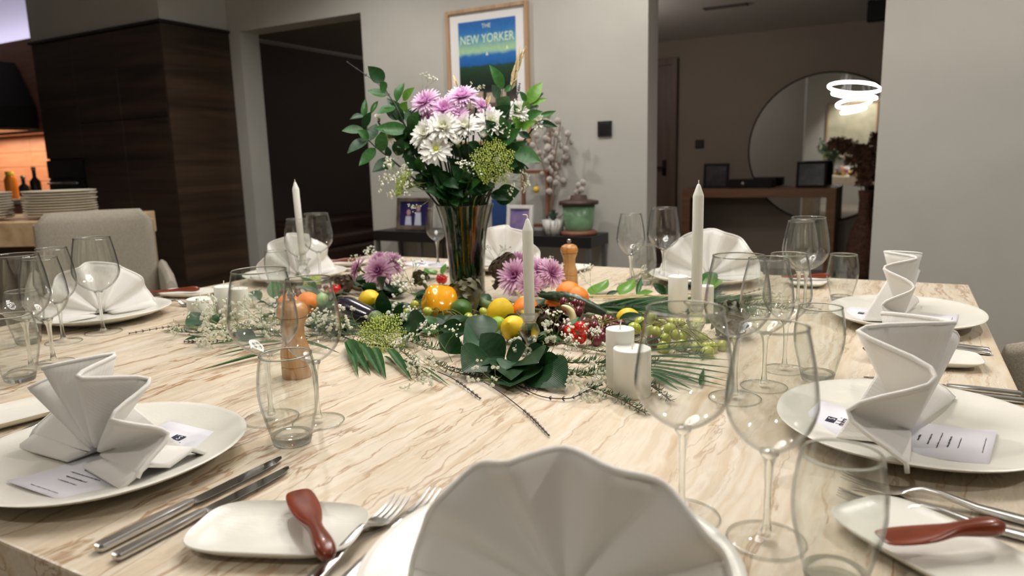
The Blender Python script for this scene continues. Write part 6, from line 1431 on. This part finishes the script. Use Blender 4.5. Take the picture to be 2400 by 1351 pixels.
# ================================================================== foliage of the garland on the table
def gbranch(label, path, leaves, kind='d', up=(0.1, -0.35, 0.9), group='leafy sprigs in the garland', wr=0.55, r=0.0014):
    branch('leafy_sprig', label, 'leafy sprig', path, r, r * 0.7, leaves, wr, kind, group, up, m_stem)
gbranch('large leafy sprig at the front centre of the garland', [(-0.8279, 1.3275, 0.7620), (-0.6599, 1.1388, 0.7620), (-0.6019, 1.1333, 0.7600), (-0.5631, 1.1211, 0.7580)],
  [((-0.7862, 1.2298, 0.7800), (-0.8238, 1.1880, 0.7950), 'r', .72), ((-0.7376, 1.1322, 0.7620), (-0.7780, 1.1178, 0.8000), 'r', .75), ((-0.7243, 1.1780, 0.7650), (-0.7553, 1.2501, 0.8150), 'r', .72), ((-0.6361, 1.1247, 0.7650), (-0.6832, 1.1206, 0.8100), 'r', .80), ((-0.6578, 1.1269, 0.7620), (-0.6552, 1.0088, 0.7700), 'r', .72), ((-0.6418, 1.1415, 0.7650), (-0.5845, 1.1151, 0.7950), 'r', .72), ((-0.6075, 1.1389, 0.7620), (-0.5351, 1.0623, 0.7850), 'r', .75), ((-0.6035, 1.1313, 0.7620), (-0.5482, 0.9852, 0.7640), 'r', .62), ((-0.5599, 1.1079, 0.7620), (-0.4967, 1.0878, 0.7780), 'r', .70), ((-0.5651, 1.1130, 0.7600), (-0.4659, 1.0259, 0.7620), 'r', .62), ((-0.6343, 1.1180, 0.7620), (-0.5629, 1.0166, 0.7640), 'r', .55), ((-0.6074, 1.1613, 0.7620), (-0.5533, 1.1486, 0.7900), 'r', .60), ((-0.7464, 1.2284, 0.7640), (-0.7191, 1.1127, 0.7900), 'g', .6), ((-0.6798, 1.1489, 0.7640), (-0.6431, 1.0408, 0.7720), 'r', .6), ((-0.6133, 1.1209, 0.7620), (-0.5918, 1.0420, 0.7700), 'g', .6)], up=(0.40, -0.80, 0.55))
gbranch('dark leafy sprig between the aubergine and the pepper', [(-0.9824, 1.2963, 0.7600), (-1.0794, 1.3586, 0.7700), (-1.1951, 1.4728, 0.7900)],
  [((-1.0781, 1.3315, 0.7650), (-1.0777, 1.3211, 0.8350), 'd', .62), ((-1.0378, 1.3127, 0.7650), (-1.0045, 1.3056, 0.8100), 'd', .6), ((-1.2302, 1.5161, 0.7800), (-1.1911, 1.4808, 0.8350), 'd', .8), ((-0.9825, 1.2643, 0.7620), (-0.8993, 1.2315, 0.7720), 'd', .5), ((-0.9864, 1.2855, 0.7620), (-0.8781, 1.2340, 0.7800), 'd', .5), ((-0.9392, 1.2381, 0.7620), (-0.8576, 1.1651, 0.7680), 'd', .5)], up=(0.1, -0.8, 0.5))
gbranch('dark leafy sprig behind the aubergine', [(-1.2696, 1.4906, 0.7700), (-1.3215, 1.4818, 0.7800), (-1.3575, 1.4799, 0.7900)],
  [((-1.2681, 1.4686, 0.7800), (-1.2895, 1.3937, 0.8000), 'd', .40), ((-1.2643, 1.5033, 0.7800), (-1.2296, 1.4049, 0.8200), 'd', .5), ((-1.2323, 1.4822, 0.7800), (-1.2845, 1.4944, 0.8100), 'd', .6), ((-1.3446, 1.4731, 0.7800), (-1.3072, 1.3900, 0.7800), 'd', .5)])
gbranch('leafy sprig left of the vase behind the wine glass', [(-1.3910, 1.4883, 0.7620), (-1.4258, 1.4426, 0.7800), (-1.4884, 1.4592, 0.8000)],
  [((-1.4244, 1.4652, 0.7700), (-1.4461, 1.4231, 0.8300), 'm', .4), ((-1.3838, 1.4471, 0.7700), (-1.4340, 1.3899, 0.8100), 'g', .36), ((-1.4757, 1.3795, 0.7700), (-1.5658, 1.4303, 0.8100), 'm', .42), ((-1.4185, 1.4339, 0.7700), (-1.4380, 1.4775, 0.8000), 'm', .4), ((-1.3502, 1.4276, 0.7700), (-1.3061, 1.4310, 0.7900), 'd', .4)])
gbranch('small leafy sprig right of the left pillar candles', [(-1.3952, 1.3012, 0.7620), (-1.4975, 1.3394, 0.7700), (-1.5912, 1.3804, 0.7800)],
  [((-1.5335, 1.3574, 0.7700), (-1.6018, 1.3828, 0.7850), 'g', .5), ((-1.4823, 1.3328, 0.7700), (-1.5106, 1.3218, 0.7700), 'd', .4), ((-1.4399, 1.3148, 0.7650), (-1.3882, 1.3050, 0.7900), 'd', .5), ((-1.5971, 1.3998, 0.7700), (-1.6085, 1.4307, 0.7850), 'm', .5), ((-1.4145, 1.3051, 0.7620), (-1.3363, 1.2895, 0.7800), 'd', .4), ((-1.3873, 1.2862, 0.7600), (-1.3866, 1.2226, 0.7620), 'd', .4)])
gbranch('leafy sprig at the far left end of the garland', [(-1.3510, 1.0772, 0.7600), (-1.3533, 1.0329, 0.7600), (-1.4013, 1.0258, 0.7620)],
  [((-1.3579, 1.0310, 0.7600), (-1.3771, 0.9981, 0.7580), 'd', .5), ((-1.4567, 1.1032, 0.7600), (-1.5454, 1.1406, 0.7800), 'g', .5), ((-1.4074, 1.0997, 0.7600), (-1.4297, 1.1454, 0.7850), 'd', .5), ((-1.3162, 1.0483, 0.7600), (-1.2630, 1.0496, 0.7600), 'd', .4), ((-1.3273, 1.0870, 0.7600), (-1.2358, 1.0731, 0.7620), 'd', .45)])
gbranch('row of bright leaves behind the right pillar candle', [(-0.7362, 1.7812, 0.7600), (-0.6284, 1.8220, 0.7600), (-0.5279, 1.8818, 0.7620), (-0.4015, 1.9293, 0.7620)],
  [((-0.7378, 1.8006, 0.7600), (-0.7347, 1.9235, 0.7850), 'b', .42), ((-0.6648, 1.8282, 0.7600), (-0.6501, 1.9135, 0.7950), 'b', .5), ((-0.6215, 1.8445, 0.7600), (-0.6308, 1.9196, 0.8000), 'm', .18), ((-0.6197, 1.8319, 0.7600), (-0.5697, 1.8321, 0.7750), 'b', .45), ((-0.5486, 1.8719, 0.7600), (-0.5842, 1.8703, 0.7900), 'd', .55), ((-0.5486, 1.8719, 0.7600), (-0.5383, 1.9261, 0.7800), 'd', .5), ((-0.6951, 1.8034, 0.7600), (-0.6705, 1.8372, 0.7700), 'd', .4), ((-0.4538, 1.9096, 0.7620), (-0.4639, 2.0592, 0.8000), 'm', .3), ((-0.4509, 1.8975, 0.7620), (-0.4275, 1.9935, 0.7900), 'b', .45), ((-0.4377, 1.8895, 0.7620), (-0.4038, 1.9073, 0.7750), 'd', .5), ((-0.4372, 1.8640, 0.7620), (-0.4050, 1.8637, 0.7620), 'd', .5), ((-0.4614, 1.8936, 0.7620), (-0.5001, 1.9997, 0.7800), 'd', .4)], 'b', (0.2, -0.6, 0.7))
gbranch('green leafy sprig left behind the vase', [(-1.2870, 1.9173, 0.7620), (-1.3641, 1.9315, 0.7700), (-1.3835, 1.9353, 0.7800)],
  [((-1.3424, 1.9246, 0.7650), (-1.4136, 1.9655, 0.7800), 'b', .5), ((-1.3218, 1.9318, 0.7650), (-1.3203, 1.9576, 0.8000), 'b', .5), ((-1.3722, 1.9428, 0.7650), (-1.3455, 1.8452, 0.7700), 'm', .5)])
_bed = [(-1.1876, 1.3578, 0.7560), (-1.0500, 1.2871, 0.7560), (-1.0494, 1.3865, 0.7560), (-1.1561, 1.6106, 0.7560), (-0.8644, 1.2954, 0.7560), (-0.9687, 1.5570, 0.7560), (-0.7945, 1.3460, 0.7560), (-0.7045, 1.3195, 0.7560), (-0.7464, 1.5334, 0.7560), (-0.6112, 1.3582, 0.7560), (-0.6500, 1.5718, 0.7560), (-0.5394, 1.4507, 0.7560), (-1.2663, 1.6382, 0.7560), (-1.4480, 1.7242, 0.7560), (-0.9259, 1.7661, 0.7560), (-1.3306, 1.3569, 0.7560), (-1.3646, 1.3151, 0.7560), (-1.1617, 1.2657, 0.7560)]
_where = ['below the aubergine', 'left of the front umbel', 'left of the green grapes', 'behind the yellow pepper', 'in front of the dark lime', 'between the lime and the upper lemon', 'under the upper lemon', 'under the lower lemon', 'behind the dry artichoke', 'under the small tomatoes', 'under the dark gourds', 'under the right red grapes', 'right of the left mauve flowers', 'under the left mauve flowers', 'under the right mauve flowers', 'behind the slim left wine glass', 'around the left oranges', 'left of the long green stems']
for b_, wh_ in zip(_bed, _where):
    B = Vector(b_); a = rnd.uniform(0, 2 * PI); lv = []
    for q in range(12):
        c_ = a + rnd.uniform(-2.2, 2.2); o_ = B + Vector((math.cos(a), math.sin(a), 0)) * rnd.uniform(0, 0.05)
        lv.append((o_, o_ + Vector((math.cos(c_) * 0.068, math.sin(c_) * 0.068, rnd.uniform(0.0, 0.030))), 'd' if q % 5 else 'm', 0.5))
    gbranch('dark leafy sprig bedded ' + wh_, [B, B + Vector((math.cos(a), math.sin(a), 0.04)) * 0.06], lv, 'd', (0.1, -0.25, 0.9), 'leafy sprigs bedded under the fruit')
# palm
def frond(label, base, tips, w, group='palm fronds', start=None, path=None):
    root = thing('palm_frond', label, 'palm frond', base, 0, group); o = root.location.copy()
    P = curve_pts(path, 14) if path else None
    if P: part('rachis', MB().tube([p - o for p in P], 0.0015, 6), m_stem, root)
    for bt in tips:
        b, t = bt[0], bt[1]
        add_leaf(root, b, t, bt[2] if len(bt) > 2 else w, 'p', (0.0, -0.1, 1), None, (bt[2] if len(bt) > 2 else w) * 1.6)
frond('palm frond with pointed leaflets hanging toward the front left', (-1.0617, 1.1540, 0.7600), [((-1.0139, 1.1166, 0.7640), (-0.8432, 0.9534, 0.7530), .017), ((-1.0175, 1.1263, 0.7660), (-0.8292, 0.9709, 0.7530), .021), ((-0.9420, 1.0901, 0.7640), (-0.8060, 0.9725, 0.7530), .018), ((-0.9248, 1.0974, 0.7640), (-0.7899, 0.9657, 0.7530), .019), ((-0.8906, 1.1010, 0.7640), (-0.7406, 0.9764, 0.7530), .019), ((-0.8733, 1.0652, 0.7600), (-0.8226, 1.0392, 0.7530), .006), ((-0.9899, 1.1266, 0.7640), (-0.8765, 1.0299, 0.7560), .014), ((-0.8583, 1.0794, 0.7580), (-0.6820, 0.9888, 0.7530), .005), ((-0.7637, 1.0402, 0.7580), (-0.6610, 0.9772, 0.7530), .006)], 0.012, path=[(-1.1078, 1.1775, 0.7600), (-0.9746, 1.1220, 0.7620), (-0.8903, 1.1282, 0.7600)])
frond('long dark palm leaf pointing left from the pepper mill', (-1.1264, 1.0188, 0.7560), [((-1.0987, 1.0515, 0.7600), (-1.1527, 0.8554, 0.7540), .016), ((-1.1737, 1.0166, 0.7580), (-1.2106, 0.9339, 0.7540), .007), ((-1.2060, 1.0941, 0.7600), (-1.3031, 0.9817, 0.7560), .010), ((-1.1581, 1.0731, 0.7600), (-1.2354, 0.9806, 0.7540), .010), ((-1.1167, 1.0820, 0.7620), (-0.9739, 1.0550, 0.7560), .010)], 0.012, path=[(-1.1192, 1.1095, 0.7600), (-1.1590, 1.0496, 0.7580), (-1.1824, 1.0130, 0.7580)])
frond('palm frond spreading behind the large right wine glass', (-0.4079, 1.2320, 0.7560), [((-0.4356, 1.3149, 0.7700), (-0.3474, 1.4871, 0.7720), .007), ((-0.4253, 1.2840, 0.7700), (-0.2930, 1.4272, 0.7680), .007), ((-0.4141, 1.2629, 0.7680), (-0.2752, 1.3822, 0.7640), .007), ((-0.4069, 1.2413, 0.7660), (-0.2477, 1.3013, 0.7600), .007), ((-0.3965, 1.2220, 0.7640), (-0.2346, 1.2579, 0.7580), .007), ((-0.3926, 1.2100, 0.7620), (-0.2298, 1.2227, 0.7560), .007), ((-0.3840, 1.1959, 0.7620), (-0.2263, 1.1805, 0.7550), .007), ((-0.3811, 1.1870, 0.7600), (-0.2286, 1.1579, 0.7540), .008), ((-0.3745, 1.1785, 0.7600), (-0.2677, 1.1462, 0.7560), .013), ((-0.3713, 1.1686, 0.7600), (-0.2808, 1.1202, 0.7540), .010), ((-0.3686, 1.1603, 0.7580), (-0.2979, 1.1054, 0.7540), .010), ((-0.4037, 1.2192, 0.7680), (-0.2795, 1.3196, 0.7640), .006), ((-0.2743, 1.1384, 0.7560), (-0.2932, 1.2456, 0.7560), .008)], 0.008, path=[(-0.5144, 1.3338, 0.7620), (-0.4396, 1.2759, 0.7620), (-0.3749, 1.1798, 0.7580)])
_l = []
_a0, _a1 = Vector((-0.6688, 1.6316, 0.7620)), Vector((-0.3701, 1.7818, 0.7620))
_u0, _d0 = Vector((-0.5728, 1.7794, 0.7680)) - _a0, Vector((-0.5208, 1.6029, 0.7560)) - _a0
_u1, _d1 = Vector((-0.2626, 1.9460, 0.7660)) - _a1, Vector((-0.2386, 1.7457, 0.7560)) - _a1
for k in range(52):
    t = k / 51; p = _a0.lerp(_a1, t)
    _l.append((p, p + _u0.lerp(_u1, t) * rnd.uniform(0.85, 1.0) + Vector((0, 0, rnd.uniform(-.003, .008))), .010))
    _l.append((p, p + _d0.lerp(_d1, t) * rnd.uniform(0.85, 1.0) + Vector((0, 0, rnd.uniform(0, .008))), .010))
frond('long feathery palm frond running right behind the grapes', (-0.6738, 1.6296, 0.7620), _l, 0.008, path=[(-0.6787, 1.6277, 0.7620), (-0.5232, 1.7119, 0.7640), (-0.3530, 1.7999, 0.7620), (-0.2518, 1.8717, 0.7580)])
# straw-coloured stalks beside that frond
for k, (a_, b_) in enumerate((((-0.7563, 1.7691, 0.7620), (-0.2916, 1.9288, 0.7580)), ((-0.7184, 1.7683, 0.7600), (-0.2298, 1.9386, 0.7560)))):
    sk = thing('straw_stalk', ('upper' if k == 0 else 'lower') + ' straw coloured stalk along the feathery palm frond', 'dried stalk', a_, 0, 'straw stalks')
    part('stalk', MB().tube([p - Vector(a_) for p in curve_pts([a_, (Vector(a_) + Vector(b_)) / 2 + Vector((0, 0, .004)), b_], 10)], 0.0022, 6), m_oat, sk)
    link('husk', oat_me, sk, M=frame(Vector(b_) - Vector(a_), Vector(b_) - Vector(a_) + Vector((0.05, 0.02, 0.004)), (0, 0, 1), 0.008, 0.008))
# rosemary
m_rose = leaf_mat('rosemary_needle', (52, 84, 50), (78, 110, 70), 0.5, 0.0)
def rosemary(label, path, L=0.017, n=130, seed=0):
    rr = random.Random(seed); P = curve_pts(path, 20); o = Vector(path[0]); root = thing('rosemary_sprig', label, 'rosemary', o, 0, 'rosemary sprigs')
    part('stem', MB().tube([p - o for p in P], 0.0011, 5), m_twig, root)
    mb = MB()
    for k in range(n):
        t = k / n; i = min(int(t * (len(P) - 1)), len(P) - 2); p = P[i].lerp(P[i + 1], t * (len(P) - 1) - i) - o; d = (P[i + 1] - P[i]).normalized()
        s_ = Vector((rr.uniform(-1, 1), rr.uniform(-1, 1), rr.uniform(-.2, 1))).normalized(); v = (d * 0.75 + s_ * 0.75).normalized(); l_ = L * rr.uniform(.7, 1.1)
        w_ = v.cross(Vector((0.3, 0.2, 1))).normalized() * 0.0011; m_ = p + v * l_ * 0.6 + Vector((0, 0, -0.001))
        q = p + v * l_
        if q.z + o.z < TZ: q.z = TZ - o.z + 0.001
        mb.add([p, m_ + w_, q, m_ - w_], [(0, 1, 2, 3)])
    part('needles', mb, m_rose, root, False, kind='stuff')
rosemary('rosemary sprig right of the front umbel', [(-0.9004, 1.1343, 0.7620), (-0.8040, 1.0620, 0.7600), (-0.7313, 0.9879, 0.7540)], 0.016, 150, 1)
rosemary('rosemary sprig in front of the wide pillar candle', [(-0.4476, 1.0616, 0.7560), (-0.3832, 1.0305, 0.7560), (-0.3176, 0.9847, 0.7540)], 0.016, 150, 2)
rosemary('rosemary sprig right of the wide pillar candle', [(-0.3641, 1.0784, 0.7620), (-0.3438, 1.0941, 0.7600), (-0.2974, 1.0497, 0.7550)], 0.015, 130, 3)
rosemary('rosemary sprig at the far left end', [(-1.3960, 1.0902, 0.7580), (-1.4295, 1.0581, 0.7570), (-1.5182, 1.0581, 0.7550)], 0.017, 90, 4)
rosemary('rosemary sprig under the front leaves', [(-0.7861, 1.0859, 0.7600), (-0.6971, 1.0395, 0.7580), (-0.6322, 1.0362, 0.7550)], 0.014, 130, 5)
rosemary('rosemary sprig under the small tomatoes', [(-0.6192, 1.2900, 0.7620), (-0.5485, 1.2807, 0.7580), (-0.4718, 1.2691, 0.7560)], 0.015, 140, 6)
rosemary('rosemary sprig behind the left grapes', [(-1.1279, 1.3522, 0.7620), (-0.9971, 1.2674, 0.7600), (-0.8904, 1.2337, 0.7580)], 0.014, 120, 7)
rosemary('rosemary sprig beside the left pillar candles', [(-1.3862, 1.1561, 0.7600), (-1.2732, 1.1316, 0.7600), (-1.1820, 1.1339, 0.7580)], 0.014, 120, 8)
for k, (lab, pa) in enumerate((('feathery green sprig left of the large left wine glass', [(-1.2780, 1.1616, 0.7580), (-1.3234, 1.1021, 0.7620), (-1.4369, 1.0876, 0.7600)]), ('feathery green sprig behind the left wine glasses', [(-1.1882, 1.2364, 0.7600), (-1.2196, 1.1722, 0.7660), (-1.3503, 1.1766, 0.7640)]), ('lower feathery green sprig behind the left wine glasses', [(-1.1085, 1.1643, 0.7580), (-1.1453, 1.1106, 0.7620), (-1.2494, 1.0973, 0.7600)]), ('feathery green sprig under the slim left wine glass', [(-1.0810, 1.2331, 0.7600), (-1.1342, 1.2070, 0.7660), (-1.2494, 1.2582, 0.7660)]), ('feathery green sprig left of the front umbel', [(-0.9783, 1.1972, 0.7580), (-1.0370, 1.1677, 0.7640), (-1.0944, 1.1490, 0.7580)]), ('feathery green sprig right of the front leaf cluster', [(-0.5850, 1.1799, 0.7580), (-0.5126, 1.1567, 0.7640), (-0.4606, 1.1942, 0.7600)]), ('lower feathery green sprig right of the front leaf cluster', [(-0.5340, 1.1105, 0.7580), (-0.4700, 1.0963, 0.7620), (-0.4298, 1.1347, 0.7600)]), ('feathery green sprig left of the front leaf cluster', [(-0.8978, 1.1819, 0.7600), (-0.7940, 1.1268, 0.7660), (-0.7556, 1.1607, 0.7660)]), ('feathery green sprig behind the wide pillar candle', [(-0.4648, 1.1624, 0.7600), (-0.4157, 1.1835, 0.7640), (-0.3752, 1.2311, 0.7600)]), ('feathery green sprig at the right under the grapes', [(-0.4716, 1.3685, 0.7580), (-0.3911, 1.3390, 0.7600), (-0.3114, 1.3210, 0.7560)]), ('feathery green sprig at the far right behind the glasses', [(-0.3772, 1.7669, 0.7600), (-0.3118, 1.7997, 0.7640), (-0.2326, 1.8062, 0.7580)]))):
    rosemary(lab, pa, 0.021, 170, 20 + k)
# bare green stems in the garland
for k, (a_, b_, lab) in enumerate((((-1.2465, 1.3222, 0.7640), (-0.9521, 1.2634, 0.7600), 'long green stem below the aubergine, upper'), ((-1.2225, 1.2883, 0.7620), (-0.9462, 1.2315, 0.7580), 'long green stem below the aubergine, lower'), ((-1.4386, 1.2560, 0.7620), (-1.1564, 1.2023, 0.7600), 'green stem behind the left wine glasses'), ((-0.6719, 1.1031, 0.7600), (-0.4479, 1.1201, 0.7580), 'green stem across the front right sprigs'), ((-0.7195, 1.0593, 0.7580), (-0.5152, 0.9895, 0.7540), 'dark stem under the front leaves'))):
    g_ = thing('flower_stalk', lab, 'stalk', a_, 0, 'bare stalks in the garland'); A = Vector(a_)
    part('stalk', MB().tube([p - A for p in curve_pts([a_, (A + Vector(b_)) / 2 + Vector((0.01, 0.005, .006)), b_], 8)], 0.0011, 5), m_stemp if k < 4 else m_stemd, g_)
    part('side_shoot', MB().tube([p - A for p in curve_pts([A.lerp(Vector(b_), .5), A.lerp(Vector(b_), .75) + Vector((0.012, -0.012, .006))], 4)], 0.0007, 4), m_stemp, g_)
# lavender on the table
LT = 'lavender sprigs on the table'
lavender('lavender sprig in front, pointing to the nearest napkin', [(-0.7083, 1.0568, 0.7600), (-0.5923, 0.9976, 0.7560), (-0.4845, 0.9152, 0.7540), (-0.4100, 0.8451, 0.7530)], 9, 0.66, 0.0042, LT)
lavender('short lavender sprig in front left of the longest one', [(-0.7409, 1.0351, 0.7580), (-0.6689, 1.0030, 0.7560), (-0.5787, 0.9410, 0.7530)], 7, 0.55, 0.0040, LT)
lavender('lavender sprig curving right to the wide pillar candle', [(-0.5521, 1.0221, 0.7540), (-0.4914, 0.9885, 0.7540), (-0.4460, 0.9964, 0.7550), (-0.4351, 1.0353, 0.7560), (-0.4206, 1.0744, 0.7580)], 7, 0.32, 0.0048, LT)
lavender('small lavender sprig under the front leaf cluster', [(-0.5830, 1.0407, 0.7560), (-0.5423, 1.0189, 0.7540), (-0.5169, 1.0210, 0.7530)], 5, 0.45, 0.0040, LT)
lavender('lavender sprig at the far left lying toward the plate', [(-1.4689, 1.1128, 0.7600), (-1.5139, 1.0707, 0.7620), (-1.5828, 1.0035, 0.7530)], 9, 0.40, 0.0046, LT)
lavender('dark lavender sprig under the left end of the garland', [(-1.2766, 1.0609, 0.7560), (-1.3187, 1.0270, 0.7550), (-1.3814, 1.0009, 0.7540)], 9, 0.42, 0.0048, LT)
lavender('lavender sprig at the right behind the wine glasses', [(-0.4100, 1.7721, 0.7620), (-0.3599, 1.9449, 0.7620), (-0.3090, 2.1278, 0.7580)], 8, 0.45, 0.0042, LT)
lavender('lavender sprig at the far side left of the mauve flowers', [(-1.5607, 1.7752, 0.7620), (-1.6893, 1.8363, 0.7600), (-1.7388, 1.8159, 0.7560)], 6, 0.4, 0.0042, LT)
lavender('dark lavender sprig on the feathery palm frond', [(-0.5245, 1.6468, 0.7700), (-0.5858, 1.6353, 0.7740), (-0.6284, 1.6301, 0.7740)], 6, 0.3, 0.0048, LT)
